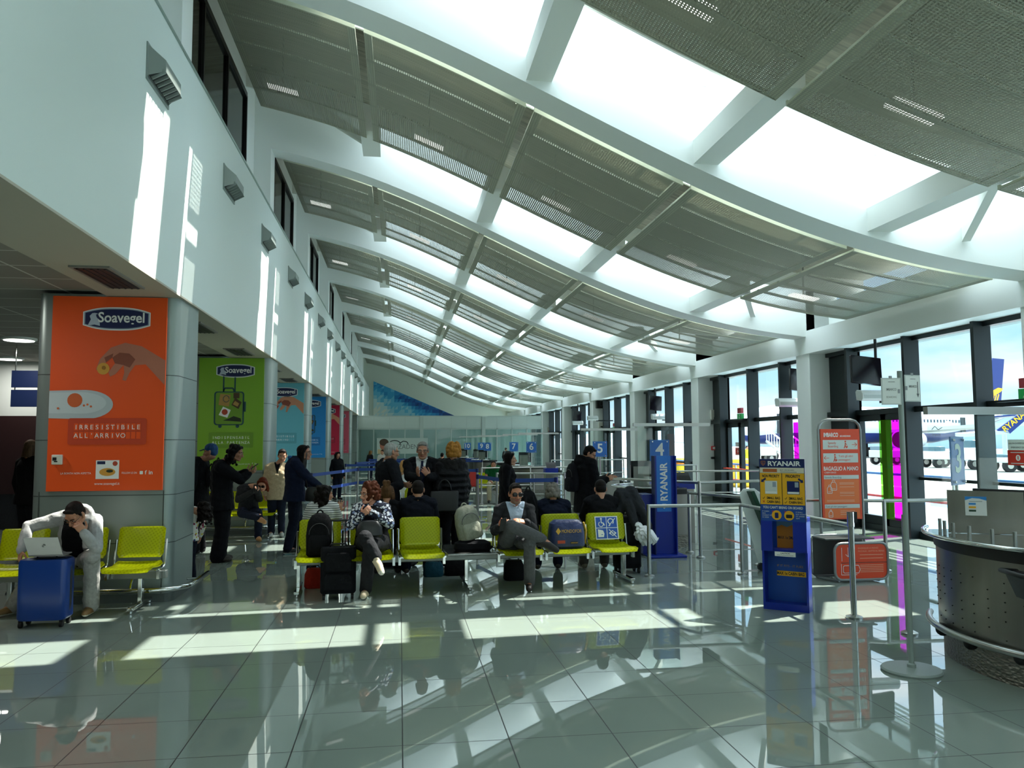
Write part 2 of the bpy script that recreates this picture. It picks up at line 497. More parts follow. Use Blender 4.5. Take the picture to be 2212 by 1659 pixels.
for k in KS:
    y = YB(k)
    b = strip(y, y+.5, ZB, 1.3, BX)
    b.b2((XG-.1, y, 5.9), (XP, y+.45, ZB(XP)+1.3))
    bm_ = struct('roof_beam', b, PLASTER)
    for i, x in enumerate(JX[1:-1]):
        q = MB(); z = ZB(x)+.1
        h = .16; q.b2((x-h, y-2.15, z), (x+h, y-.93 if i == 0 else y+.02, z+.3)); q.build('bracket', slab_w, bm_)
        if i == 0: continue
        q = MB(); q.b2((x-h, y+.48, z+.12), (x+h, y+.95, z+.42)); q.build('bracket', slab_w, bm_)
    for xa, xb in ((JX[1]-.1, JX[1]-1.25), (JX[4]+.1, JX[4]+1.2)):
        q = MB(); za, zb = ZB(xa)+.25, ZB(xb)+.25
        dv = V((xb-xa, 1.95, zb-za)); w = V((dv.y, -dv.x, 0)).normalized()*.05
        A, B = (V((xa, y-.95, za)), V((xb, y-2.0, zb))) if xb < xa else (V((xa, y-2.0, za)), V((xb, y-.02, zb)))
        q.prism([A-w, A+w, B+w, B-w], (0, 0, .2)); q.build('brace', slab_w, bm_)
    # stub wall of the clerestory end and its ceiling
    struct('roof_edge', strip(y-.88, y+1.38, ZT, .12, LX), slab_w)
    g = MB()
    for ya, yb in ((y-.88, y), (y+.5, y+1.38)):
        for xa, xb in zip(GX, GX[1:]):
            g.quad((xa, ya, ZT(xa)+.06), (xb, ya, ZT(xb)+.06), (xb, yb, ZT(xb)+.06), (xa, yb, ZT(xa)+.06))
    sk = struct('window_%d' % (40+k), g, SKY)
    r = MB()
    for x in (3.75, 6.05): 
        r.b2((x-.03, y-.9, ZT(x)+.02), (x+.03, y+1.4, ZT(x)+.1))
    r.build('glazing_bar', WHITE, sk)
    struct('roof_slab', strip(y+1.38, y+BAY-.88 if k < KS[-1] else 62.3, ZT, .15, RX), ROOFU)
    if k < KS[-1]:
        q = strip(y+1.36, y+1.4, lambda x: ZB(x)+.42, .8, RX); struct('roof_upstand', q, slab_w)
        q = strip(y+BAY-.9, y+BAY-.86, lambda x: ZB(x)+.75, .5, RX); struct('roof_upstand', q, slab_w)
b = MB(); b.b2((-3.0, -27, 8.3), (9.2, YB(-6)-.88, 8.5)); struct('roof_back', b, slab_w)
for k in KS:
    struct('roof_eave', strip(YB(k)-.88, YB(k)+1.38, ZT, .15, [8.3, 8.75, 9.2]), slab_w)

# --- perforated ceiling panels: five across each bay ---
row = 0
for k in range(-2, 7):
    y0, y1 = YB(k)+.67, YB(k)+4.3
    row += 1
    if k == -2: y0 = YB(k)+.67
    for i in range(5):
        xa, xb = JX[i]+.055, JX[i+1]-.055
        xs = [xa+(xb-xa)*j/8 for j in range(9)]
        zp = lambda x: ZB(x)+.03
        t = thing('perforated_ceiling_panel', 'curved perforated ceiling panel, %s from the left wall in the %s row of panels' % (ORD[i], ORD[row-1]), 'ceiling panel', ((xa+xb)/2, (y0+y1)/2, zp((xa+xb)/2)), 'perforated ceiling panels'); t['kind'] = 'thing'
        m = MB()
        for a, c in zip(xs, xs[1:]): m.quad((a, y0, zp(a)), (a, y1, zp(a)), (c, y1, zp(c)), (c, y0, zp(c)))
        n0 = len(m.v); m.add([(v[0], v[1], v[2]+.018) for v in m.v], [tuple(q) for q in m.f]); m.build('perforated_sheet', PERF, t, smooth=True)
        fr = strip(y0-.015, y0+.012, lambda x: zp(x)-.005, .10, xs)
        fr.build('front_edge', FRAME, t)
        fr = strip(y1-.03, y1, zp, .05, xs)
        for x, xx in ((xa, xa+.1), (xb-.1, xb)):
            fr.add([(x, y0, zp(x)+.004), (x, y1, zp(x)+.004), (xx, y1, zp(xx)+.004), (xx, y0, zp(xx)+.004), (x, y0, zp(x)+.03), (x, y1, zp(x)+.03), (xx, y1, zp(xx)+.03), (xx, y0, zp(xx)+.03)],
                   [(0, 1, 2, 3), (4, 7, 6, 5), (0, 4, 5, 1), (2, 6, 7, 3), (0, 3, 7, 4), (1, 5, 6, 2)])
        fr.build('side_frame', FRAME, t)
        for j in range(1, 5):
            yy = y0+(y1-y0)*j/5; strip(yy-.035, yy+.035, lambda x: zp(x)+.004, .03, xs).build('stiffening_rib', RIB, t)

# --- glowing plates added in place of daylight seen through the panel mesh ---
DAYLT = mat('daylight_stand_in', 'f4f6f2', .5, emit=1.6)
for rw in range(7):
    for i in range(5):
        x = (JX[i]+JX[i+1])/2-(.45 if i == 0 else .1); yy = YB(rw-2)+3.75; z = ZB(x)+.16
        t = thing('daylight_stand_in', 'glowing daylight stand-in behind the mesh, %s from the left in the %s row' % (ORD[i], ORD[rw]), 'daylight stand-in', (x, yy, z), 'daylight stand-ins above the perforated panels'); t['kind'] = 'thing'
        b = MB(); sl = (ZB(x+.25)-ZB(x-.25))/.5
        b.prism([(x-.24, yy-.1, z-.24*sl), (x+.24, yy-.1, z+.24*sl), (x+.24, yy+.1, z+.24*sl), (x-.24, yy+.1, z-.24*sl)], (0, 0, .03)); b.build('diffuser', DAYLT, t)
        b = MB(); b.b2((x-.012, yy-.012, z+.0), (x+.012, yy+.012, ZT(x)+.02)); b.build('hanger', mat('hanger_grey', '8a8c86', .5), t)

# --- clerestory windows, left ---
BLK = mat('black_glass', '060708', .08, spec=.35)
n = 0
for k in range(-2, 7):
    n += 1; y = YB(k); ya, yb = y+.5, y+5.1
    b = MB(); b.b2((XG, ya, 5.98), (XG+.02, yb, 7.9)); w = struct('window_%d' % n, b, BLK)
    f = MB()
    for yy in (ya, ya+1.53, ya+3.06, yb): f.b2((XG, yy-.03, 5.98), (XG+.06, yy+.03, 7.9))
    f.b2((XG, ya, 5.97), (XG+.06, yb, 6.03)); f.b2((XG, ya, 7.85), (XG+.06, yb, 7.95)); f.build('window_frame', mat('black_frame', '0c0d0e', .4), w)

# --- right: columns, edge beam, window wall ---
XR = 8.47
b = MB(); b.b2((8.42, -27, 3.5), (9.2, 62, 3.98))
b.b2((8.95, -27, 3.9), (9.25, 62, 4.6))
struct('wall_right', b, PLASTER)
for k in KS:
    y = YB(k)
    b = MB(); b.b2((XR, y, 0), (9.15, y+.55, ZB(8.6)+1.0))
    b.b2((8.42, y+.0, ZB(8.6)), (9.15, y+.5, ZB(8.6)+1.0))
    c = struct('column', b, PLASTER, bev=.02)
    q = MB(); q.b2((XR-.008, y-.008, 0), (9.15, y+.558, .12)); q.build('skirting', mat('skirting', '8d9794', .5), c)
FILM_M = glass('magenta_film', (1.0, .10, .92), .3, ('d010c0', .15))
FILM_G = glass('green_film', (.50, .85, .28), .3, ('7fae3a', .2))
WGL = glass('window_glass', (.93, .98, .99), .5)
for k in range(-6, 6):
    n += 1; y = YB(k)+.55; ye = YB(k+1); Lb = ye-y
    g = MB(); g.quad((8.93, y, .1), (8.93, ye, .1), (8.93, ye, 3.5), (8.93, y, 3.5))
    w = struct('window_%d' % n, g, WGL)
    f = MB()
    f.b2((8.84, y, 0), (8.98, ye, .12)); f.b2((8.84, y, 2.17), (8.97, ye, 2.27)); f.b2((8.84, y, 3.42), (8.98, ye, 3.52))
    for a in (y+1.17, y+2.87, y+4.65):
        f.b2((8.68, a, 0), (8.97, a+.07, 3.5))
    f.b2((8.92, y+4.65, 0), (8.97, ye, 3.5))
    f.b2((8.88, y, 1.0), (8.94, y+2.95, 1.05))
    f.build('window_frame', DARKMET, w)
    # a glazed door in the last light before each column
    d = MB(); ya, yb = y+2.95, y+4.65
    ym = (ya+yb)/2
    for a in (ya, ym-.06, ym+.06-.06, yb-.09): d.b2((8.86, a, .0), (8.97, a+.09, 2.17))
    d.b2((8.86, ya, 2.05), (8.97, yb, 2.17)); d.b2((8.86, ya, 0), (8.97, yb, .28))
    dr = struct('door_%d' % (k+7), d, DARKMET)
    if k == 0:
        q = MB(); q.tube([(8.74, ya+.02, .95), (8.74, yb-.02, .95)], .02); q.build('push_bar', mat('red_bar', 'd8402c', .4), dr)
    if k == -1:
        q = MB(); q.b2((8.84, 12.92, .25), (8.845, 13.24, 2.06)); q.build('magenta_film', FILM_M, dr)
        q = MB(); q.b2((8.84, 13.24, .25), (8.845, 13.62, 2.06)); q.build('green_film', FILM_G, dr)
    if k == 0:
        q = MB(); q.b2((8.84, 15.97, .25), (8.845, 16.85, 2.1)); q.build('magenta_film', FILM_M, w)
# louvre blades shading the tops of the windows outside
for k in range(-2, 6):
    q = MB(); y = YB(k)+.55
    for i in range(5): q.box((9.25+.16*i, y+BAY/2-.28, 3.62-.0*i), (.05, BAY-.6, .12), Mx.Rotation(rad(35), 3, 'Y'))
    struct('window_louvre_trim_%d' % (k+3), q, mat('louvre_metal', 'a8b4b4', .4, .5))
# ================= left side: posters, vents, benches =================
NAVY = mat('print_navy', '14204f', .5); PWHITE = mat('print_white', 'eef0ee', .5); PINK = mat('print_skin', 'b8735c', .6)
def logo(a, cx, cy, w, lay=2):
    h = w*.36
    def shape(ww, hh, m, lay):
        p = []
        for i in range(17): t = -1+2*i/16; p.append((cx+ww/2*(t if abs(t) < 1 else t*1.02), cy-hh*(.30+.22*(1-abs(t)**2.6))))
        for i in range(17): t = 1-2*i/16; p.append((cx+ww/2*(t if abs(t) < 1 else t*1.02), cy+hh*(.30+.22*(1-abs(t)**2.6))))
        a.poly(p, m, lay)
    shape(w, h, PWHITE, lay); shape(w*.965, h*.90, mat('print_grey_line', '9aa6b4', .5), lay+1); shape(w*.93, h*.82, NAVY, lay+2)
    a.text('Soavegel', cx+w*.07, cy-h*.15, h*.44, PWHITE, lay+4, 'c', w*.70, .02)
    bird = [(-.47, -.36), (-.42, -.05), (-.44, .12), (-.40, .26), (-.36, .28), (-.30, .24), (-.34, .2), (-.33, .08), (-.28, -.1), (-.27, -.36), (-.36, -.3)]
    a.poly([(cx+x*w*.93, cy+y*h*.9) for x, y in bird], mat('print_pale_blue', 'b9c4d2', .5), lay+3)
def hand_art(a, x, y, s, skin, lay=2, cut=None):
    arm = [(1.55, .28), (1.0, .62), (.62, .70), (.30, .58), (.06, .30), (-.02, .05), (.08, .02), (.20, .22), (.34, .34), (.40, .2), (.26, -.02), (.30, -.12), (.42, -.06), (.60, .16), (.62, -.02), (.58, -.2), (.66, -.22), (.74, -.02), (.86, .16), (1.1, .18), (1.55, -.32)]
    a.poly([(x+p*s, y+q*s) for p, q in arm], skin, lay)
    sh_ = mat('print_skin_shade', '8a4a38', .6)
    a.poly([(x+p*s, y+q*s) for p, q in ((.40, .2), (.34, .34), (.5, .46), (.72, .44), (.86, .3), (.74, .1), (.6, .16))], sh_, lay+1); a.poly([(x+p*s, y+q*s) for p, q in ((.20, .22), (.34, .34), (.36, .44), (.16, .34))], sh_, lay+1)
def display_text(a, lines, cx, y, w, h, box, tile, ink, lay=5):
    a.rrect(cx-w/2, y, cx+w/2, y+h, h*.08, box, lay)
    n = 13; cw = w*.86/n
    for r, s in enumerate(lines):
        yy = y+h*(.54-.32*r)
        for i in range(n):
            x = cx-w*.43+cw*i
            a.rect(x+cw*.1, yy, x+cw*.9, yy+h*.26, tile, lay+1)
            if i < len(s) and s[i] != ' ': a.text(s[i], x+cw/2, yy+h*.04, h*.17, ink, lay+2, 'c')
def suitcase_art(a, x0, y0, w, h, ink, body, lay=2):
    a.rrect(x0, y0, x0+w, y0+h, w*.1, ink, lay); a.rrect(x0+w*.05, y0+h*.03, x0+w*.95, y0+h*.97, w*.08, body, lay+1)
    for i in (.28, .66): a.rect(x0+w*i, y0+h, x0+w*(i+.05), y0+h*1.48, ink, lay)
    a.rect(x0+w*.28, y0+h*1.44, x0+w*.71, y0+h*1.52, ink, lay)
    a.line([(x0+w*.3, y0+h*1.0), (x0+w*.34, y0+h*1.1), (x0+w*.62, y0+h*1.1), (x0+w*.66, y0+h*1.0)], w*.05, ink, lay)
    a.rect(x0+w*.98, y0+h*.4, x0+w*1.06, y0+h*.7, ink, lay)
    for i in (.16, .74): a.disc(x0+w*(i+.05), y0-h*.03, w*.06, ink, lay)
    tan = mat('print_tan', 'b08a4a', .6); red = mat('print_food_red', 'b3442c', .6); dk = mat('print_dark_green', '23301c', .6); wh = PWHITE
    a.poly([(x0+w*.15, y0+h*.6), (x0+w*.5, y0+h*.55), (x0+w*.55, y0+h*.9), (x0+w*.2, y0+h*.93)], tan, lay+2)
    a.line([(x0+w*(.4+.1*cos(t*.6)), y0+h*(.78+.1*sin(t*.6))) for t in range(11)], w*.02, ink, lay+3)
    a.poly([(x0+w*.58, y0+h*.6), (x0+w*.82, y0+h*.48), (x0+w*.92, y0+h*.68), (x0+w*.7, y0+h*.82)], mat('print_brown', '4c3a22', .6), lay+2)
    a.poly([(x0+w*.62, y0+h*.62), (x0+w*.78, y0+h*.55), (x0+w*.84, y0+h*.64), (x0+w*.7, y0+h*.72)], tan, lay+3)
    a.rect(x0+w*.64, y0+h*.8, x0+w*.84, y0+h*.96, mat('print_brown', '4c3a22', .6), lay+2)
    a.poly([(x0+w*.16, y0+h*.3), (x0+w*.45, y0+h*.22), (x0+w*.56, y0+h*.45), (x0+w*.3, y0+h*.55)], wh, lay+2)
    a.disc(x0+w*.36, y0+h*.39, w*.1, red, lay+3)
    a.poly([(x0+w*.3, y0+h*.14), (x0+w*.92, y0+h*.1), (x0+w*.9, y0+h*.2), (x0+w*.66, y0+h*.27), (x0+w*.5, y0+h*.2)], dk, lay+2)
def poster(i, col, kind, lines, label, tilecol):
    y = COLY[i]; x0, x1, z0, z1 = -3.69, -2.525, 1.185, 3.27
    t = thing('advertising_poster', label, 'poster', ((x0+x1)/2, y-.02, z0), 'food posters on the clad columns')
    base = mat('poster_'+col, col, .35)
    b = MB(); b.b2((x0, y-.025, z0), (x1, y-.002, z1)); b.build('board', base, t)
    a = Art((x0, y-.025, z0), (1, 0, 0), (0, 0, 1)); w, h = x1-x0, z1-z0
    logo(a, w*.56, h*.885, w*.58)
    tile = mat('tile_'+tilecol, tilecol, .5); ink = PWHITE
    display_text(a, lines, w*.51, h*.235 if kind != 'case' else h*.2, w*.68, h*.135, tile, base, ink)
    if kind == 'orange':
        hand_art(a, w*.40, h*.61, w*.386, PINK)
        a.disc(w*.455, h*.625, w*.055, mat('print_snack', 'd59a3c', .6), 3); a.disc(w*.46, h*.63, w*.018, mat('print_snack_dark', 'a06a20', .6), 4)
        a.poly([(0, h*.37)]+[(w*.30+w*.25*cos(rad(t)), h*.44+h*.075*sin(rad(t))) for t in range(-88, 89, 11)]+[(0, h*.51)], mat('print_plate', 'b9c3c8', .5), 2)
        a.poly([(0, h*.395)]+[(w*.27+w*.22*cos(rad(t)), h*.448+h*.055*sin(rad(t))) for t in range(-88, 89, 11)]+[(0, h*.50)], mat('print_plate_light', 'c9d2d6', .5), 3)
        a.disc(w*.22, h*.462, w*.065, mat('print_ball', 'd2622f', .6), 4)
        for q, r in ((.27, .45), (.3, .435), (.33, .44), (.08, .42), (.36, .43)): a.disc(w*q, h*r, w*.010, mat('print_ball', 'd2622f', .6), 5+int(q*100) % 3)
        a.rect(w*.42, h*.06, w*.62, h*.155, PWHITE, 2); a.disc(w*.52, h*.095, w*.07, mat('print_snack', 'd59a3c', .6), 3, h*.02); a.rect(w*.43, h*.135, w*.5, h*.15, NAVY, 3); a.disc(w*.585, h*.138, w*.022, mat('print_food_red', 'b3442c', .6), 3)
        a.disc(w*.54, h*.1, w*.03, mat('print_dark_green', '23301c', .6), 4, h*.008)
        a.text('www.soavegel.it', w*.52, h*.03, h*.013, PWHITE, 2, 'c'); a.text('LA BONTA NON ASPETTA', w*.12, h*.085, h*.010, PWHITE, 2, 'l', w*.26); a.text('FOLLOW US ON', w*.645, h*.085, h*.010, PWHITE, 2, 'l', w*.13)
        a.rrect(w*.80, h*.082, w*.828, h*.099, .006, PWHITE, 2); a.text('f', w*.845, h*.082, h*.02, PWHITE, 2, bold=.02); a.text('in', w*.88, h*.082, h*.02, PWHITE, 2, bold=.02)
    elif kind == 'case':
        suitcase_art(a, w*.24, h*.40, w*.46, h*.30, mat('print_case_ink', '1d4a52', .5), mat('print_case_body_'+col, tilecol, .5))
        a.text('FOLLOW US ON', w*.62, h*.05, h*.010, PWHITE, 2); a.text('f  in', w*.84, h*.05, h*.018, PWHITE, 2)
    else:
        hand_art(a, w*.36, h*.68, w*.41, mat('print_skin_light', 'c98d6e', .6)); a.poly([(w*.28, h*.60), (w*.42, h*.68), (w*.46, h*.72), (w*.36, h*.70)], mat('print_food_red', 'b3442c', .6), 3)
        a.poly([(0, h*.37)]+[(w*.18+w*.2*cos(rad(t)), h*.43+h*.06*sin(rad(t))) for t in range(-88, 89, 11)]+[(0, h*.49)], mat('print_plate', 'b9c3c8', .5), 2)
        a.text('FOLLOW US ON  f  in', w*.6, h*.05, h*.012, PWHITE, 2)
    a.build('artwork', t)
poster(1, 'f0561c', 'orange', ('IRRESISTIBILE', "ALL'ARRIVO"), 'orange food poster showing a hand holding a snack above a plate', 'c8401c')
poster(2, '7fae2e', 'case', ('INDISPENSABILE'[:13], 'ALLA PARTENZA'), 'green poster showing a see-through suitcase packed with food', '6d982a')
poster(3, '69b9cc', 'hand', ('IRRESISTIBILE', "ALL'ARRIVO"), 'pale turquoise poster with a hand reaching down to a plate', '58a3b6')
poster(4, '1d86d0', 'case', ('INDISPENSABILE'[:13], 'ALLA PARTENZA'), 'bright blue poster beyond the turquoise one', '1a6fb4')
poster(5, 'b4143e', 'hand', ('IRRESISTIBILE', "ALL'ARRIVO"), 'crimson poster beyond the bright blue one', '981236')
poster(6, 'd0566e', 'case', ('INDISPENSABILE'[:13], 'ALLA PARTENZA'), 'rose pink poster beyond the crimson one', 'b84a60')
# wall control box over the poster
p = AY(124, 993, 8.96)
t = thing('wall_control', 'small white control box stuck on the orange poster', 'control box', p)
b = MB(); b.box((p.x, 8.955, p.z), (.105, .035, .105)); b.build('box', mat('ivory_plastic', 'd8d8cc', .5), t, bev=.008)
a = Art((p.x-.04, 8.937, p.z-.03), (1, 0, 0), (0, 0, 1)); a.rect(0, .02, .04, .055, BLACK); a.rect(.015, .005, .05, .018, BLACK); a.build('display', t)

# supply air nozzles along the fascia
VENT = mat('vent_grey', '8f9a96', .45, .3); VENTD = mat('vent_dark', '2a2e30', .5)
vy = []
for i in range(-1, 8): vy += [7.93+BAY*i, 11.2+BAY*i]
vy = [y for y in vy if y > 6][:14]
for i, y in enumerate(vy):
    z = 5.3
    t = thing('air_nozzle', 'grey air nozzle on the white wall above the columns, %s along it' % ORD[i], 'vent', (XW, y, z), 'air nozzles along the white wall')
    b = MB(); b.b2((XW, y-.36, z-.2), (XW+.012, y+.36, z+.16)); b.build('back_plate', VENT, t)
    b = MB()
    b.add([(XW+.01, y-.34, z+.14), (XW+.01, y+.34, z+.14), (XW+.01, y+.34, z-.16), (XW+.01, y-.34, z-.16), (XW+.15, y-.26, z+.03), (XW+.15, y+.26, z+.03), (XW+.15, y+.26, z-.08), (XW+.15, y-.26, z-.08)],
          [(0, 4, 5, 1), (0, 3, 7, 4), (1, 5, 6, 2), (4, 7, 6, 5)])
    b.add([(XW+.01, y-.34, z-.16), (XW+.01, y+.34, z-.16), (XW+.02, y+.34, z-.17), (XW+.02, y-.34, z-.17)], [(0, 1, 2, 3)])
    b.build('hood', VENT, t)
    g = MB(); g.mi = 0
    g.add([(XW+.015, y-.33, z-.15), (XW+.015, y+.33, z-.15), (XW+.14, y+.255, z-.078), (XW+.14, y-.255, z-.078)], [(0, 1, 2, 3)])
    g.mi = 1
    for j in range(7):
        yy = y-.27+.09*j; g.box((XW+.085, yy, z-.115), (.14, .012, .05), Mx.Rotation(rad(-28), 3, 'Y'))
    g.build('grille', [VENTD, VENT], t)
# slot grilles in the soffit
i = 0
for k in range(0, 5):
    for yy in (7.95, 11.25):
        y = yy+BAY*k; i += 1
        t = thing('soffit_grille', 'black slot grille in the soffit below the white wall, %s along it' % ORD[i-1], 'grille', (-2.77, y, 3.28), 'slot grilles in the soffit')
        b = MB(); b.b2((-2.95, y-.5, 3.262), (-2.6, y+.5, 3.28)); b.build('frame', mat('grille_frame', '8a8880', .5), t)
        b = MB(); b.b2((-2.915, y-.465, 3.258), (-2.635, y+.465, 3.262))
        for j in range(5): b.b2((-2.9+.06*j, y-.46, 3.252), (-2.885+.06*j, y+.46, 3.258))
        b.build('slots', mat('grille_black', '121212', .5), t)
# bumper rails round the first two columns
for i in (1, 2):
    y = COLY[i]
    t = thing('bumper_rail', 'chrome bumper rail round the foot of the column with the %s poster' % ('orange', 'green')[i-1], 'rail', (-3.1, y, .3))
    b = MB(); pts = [(-4.0, y-.1, .14), (-2.62, y-.1, .14)]+[(-2.62+.36*sin(rad(a)), y+.2-.3*cos(rad(a)), .14) for a in (20, 45, 70, 90)]+[(-2.26, y+1.0, .14)]
    b.tube(pts, .028, 10); b.build('rail', CHROME, t, smooth=True)
    for q in ((-3.6, y, -.16), (-2.8, y, -.16), (-2.41, y+.6, .15)):
        b = MB()
        if q[2] < 0: b.cyl((q[0], y, .3), (q[0], y-.1, .14), .014)
        else: b.cyl((-2.41, q[1], .14), (-2.26, q[1], .14), .014)
        b.build('bracket', CHROME, t)

# ---- beam seating ----
def seat_mat():
    m = bpy.data.materials.new('yellow_mesh_seat'); m.use_nodes = True; t = m.node_tree; b = t.nodes['Principled BSDF']
    b.inputs['Base Color'].default_value = lin('cfdc10'); b.inputs['Roughness'].default_value = .3
    tl = N(t, 'BsdfTranslucent'); tl.inputs[0].default_value = lin('d0dc10')
    tr = N(t, 'BsdfTransparent'); tr.inputs[0].default_value = lin('ecd800')
    tcn = N(t, 'TexCoord'); mp = N(t, 'Mapping'); L(t, tcn.outputs['Object'], mp.inputs[0]); mp.inputs['Rotation'].default_value = (0, rad(35), 0)
    w = N(t, 'TexWave'); w.inputs['Scale'].default_value = 11; L(t, mp.outputs[0], w.inputs[0]); w.bands_direction = 'X'
    w2 = N(t, 'TexWave'); w2.inputs['Scale'].default_value = 11; w2.bands_direction = 'Z'; L(t, mp.outputs[0], w2.inputs[0])
    mm = N(t, 'Math', operation='MULTIPLY'); L(t, w.outputs['Fac'], mm.inputs[0]); L(t, w2.outputs['Fac'], mm.inputs[1])
    mr = N(t, 'MapRange'); L(t, mm.outputs[0], mr.inputs[0]); mr.inputs[3].default_value = .2; mr.inputs[4].default_value = .46
    m1 = N(t, 'MixShader'); m1.inputs[0].default_value = .4; L(t, b.outputs[0], m1.inputs[1]); L(t, tl.outputs[0], m1.inputs[2])
    m2 = N(t, 'MixShader'); L(t, mr.outputs[0], m2.inputs[0]); L(t, m1.outputs[0], m2.inputs[1]); L(t, tr.outputs[0], m2.inputs[2])
    L(t, m2.outputs[0], t.nodes['Material Output'].inputs[0]); return m
YEL = seat_mat()
BEAMM = mat('beam_grey', '8f9490', .4, .6)
def shell(pts, w, th=.012, n=8, drop=.012):
    """curved sheet: pts is a (y,z) profile, w the width along x"""
    mb = MB(); m = len(pts); nn = n+1
    def vv(i, j, o):
        x = -w/2+w*j/n; y, z = pts[i]; a = pts[max(0, i-1)]; b = pts[min(m-1, i+1)]
        ny, nz = -(b[1]-a[1]), (b[0]-a[0]); l = math.hypot(ny, nz) or 1
        e = abs(2*x/w); c = drop*(e**3); k = 1.0
        if i in (0, m-1): x *= .90
        return (x, y+ny/l*(o+c), z+nz/l*(o+c))
    for o in (0, th):
        for i in range(m):
            for j in range(nn): mb.v.append(vv(i, j, o))
    fs = []
    for i in range(m-1):
        for j in range(n):
            a = i*nn+j; fs.append((a, a+1, a+nn+1, a+nn)); a += m*nn; fs.append((a, a+nn, a+nn+1, a+1))
    for i in range(m-1):
        for j in (0, n):
            a = i*nn+j; fs.append((a, a+nn, a+nn+m*nn, a+m*nn))
    for j in range(n):
        for i in (0, m-1):
            a = i*nn+j; fs.append((a, a+1, a+1+m*nn, a+m*nn))
    mb.f = fs; mb.m = [0]*len(fs); return mb
def bench(name, label, origin, rz, seats, legs, double=None, pitch=.57, group=None):
    """seats: list of slots, 's' seat, 't' table, '-' nothing.  Local x along the beam, front towards -y"""
    t = thing(name, label, 'bench', (0, 0, 0), group)
    n = len(seats); Wd = pitch*n
    b = MB(); b.b2((-Wd/2-.02, -.04, .30), (Wd/2+.02, .04, .38)); b.build('beam', BEAMM, t, bev=.008)
    for x in legs:
        b = MB(); b.b2((x-.022, -.035, .06), (x+.022, .035, .32)); b.b2((x-.03, -.33, .03), (x+.03, .33, .062))
        b.cyl((x, -.3, .0), (x, -.3, .035), .022); b.cyl((x, .3, .0), (x, .3, .035), .022); b.build('leg', CHROME, t, bev=.006)
    for side, row in ((1, seats), (-1, double or '')):
        for i, s in enumerate(row):
            if s == '-': continue
            x = -Wd/2+pitch*(i+.5)
            Rm = Mx.Rotation(0 if side == 1 else pi, 3, 'Z'); off = V((x, 0, 0))
            def put(mb, nm, mt, **k):
                mb.v = [tuple(off+Rm @ V(p)) for p in mb.v]; return mb.build(nm, mt, t, **k)
            y0 = -.08 if double else .12       # where the back stands
            if s == 't':
                mb = MB(); mb.b2((-.29, -.42, .405), (.29, .02, .43)); put(mb, 'table_top', mat('table_steel', '8a8d8a', .22, .9), bev=.008); continue
            put(shell([(y0-.46, .40), (y0-.44, .425), (y0-.36, .43), (y0-.24, .415), (y0-.12, .41), (y0-.03, .425), (y0-.0, .45)], .47), 'seat', YEL, smooth=True)
            put(shell([(y0-.015, .50), (y0-.0, .54), (y0+.02, .62), (y0+.045, .72), (y0+.065, .79), (y0+.07, .81)], .46, drop=-.01), 'backrest', YEL, smooth=True)
            mb = MB()
            for sx in (-.25, .25):
                mb.tube([(sx, y0-.36, .405), (sx, y0-.08, .40), (sx, y0-.02, .42), (sx, y0+.0, .47), (sx, y0+.045, .68)], .011, 7)
                mb.b2((sx-.014, y0-.25, .31), (sx+.014, y0-.19, .41))
            mb.b2((-.25, y0-.24, .385), (.25, y0-.2, .4))
            put(mb, 'seat_frame', CHROME, smooth='auto')
    t.location = origin; t.rotation_euler = (0, 0, rz)
    LOC[t.name] = V(origin)
    return t
BENCH = V((.80, 9.42, 0)); BRZ = .06
bench('waiting_bench', 'double row of yellow mesh seats in the middle of the hall', BENCH, BRZ, 'ssstsss', (-1.93, -.02, 1.93), 'ssstsss', .565)
bench('waiting_bench', 'yellow mesh seats in front of the column with the orange poster', (-3.25, 8.70, 0), 0, 'sss', (.62, -.62), None, .57)
bench('waiting_bench', 'seats at the foot of the column with the green poster', (-3.0, 14.9, 0), 0, 'sss', (.7, -.7), None, .57)
# priority stickers on the last front seat of the long bench
def bench_pt(x, y, z): 
    return BENCH+Mx.Rotation(BRZ, 3, 'Z') @ V((x, y, z))
STB = mat('sticker_blue', '2458b8', .4)
bl = [o for o in COL.objects if o.name == 'waiting_bench'][0]
def on_bench(a, name):
    # art drawn in the bench's own frame
    o = a.build(name, bl)
    return o
LOC_save = LOC[bl.name]; LOC[bl.name] = V((0, 0, 0))
a = Art((1.695-.145, -.112, .50), (1, 0, 0), (0, .24, 1)); 
a.rect(0, 0, .29, .28, PWHITE, 3)
for ix in (0, 1):
    for iy in (0, 1): a.rect(.012+.137*ix, .012+.132*iy, .141+.137*ix, .136+.132*iy, STB, 4)
a.disc(.08, .25, .012, PWHITE, 5); a.line([(.08, .24), (.08, .2), (.105, .2), (.12, .168)], .012, PWHITE, 5)
a.line([(.075+.03*cos(t*.5), .185+.03*sin(t*.5)) for t in range(4, 14)], .009, PWHITE, 5)
a.line([(.2+.035*cos(t*.4), .215+.035*sin(t*.4)) for t in range(-2, 9)]+[(.19, .18), (.18, .16)], .012, PWHITE, 5); a.line([(.17, .16), (.26, .255)], .009, PWHITE, 5)
a.poly([(.03, .03), (.1, .03), (.11, .07), (.095, .11), (.03, .125)], PWHITE, 5); a.line([(.07, .06), (.09, .06)], .008, STB, 6)
a.poly([(.165, .075), (.215, .11), (.265, .075), (.215, .04)], PWHITE, 5); a.disc(.215, .075, .022, STB, 6); a.disc(.215, .075, .01, PWHITE, 7); a.line([(.17, .12), (.262, .025)], .009, PWHITE, 7)
on_bench(a, 'priority_sticker'); LOC[bl.name] = LOC_save

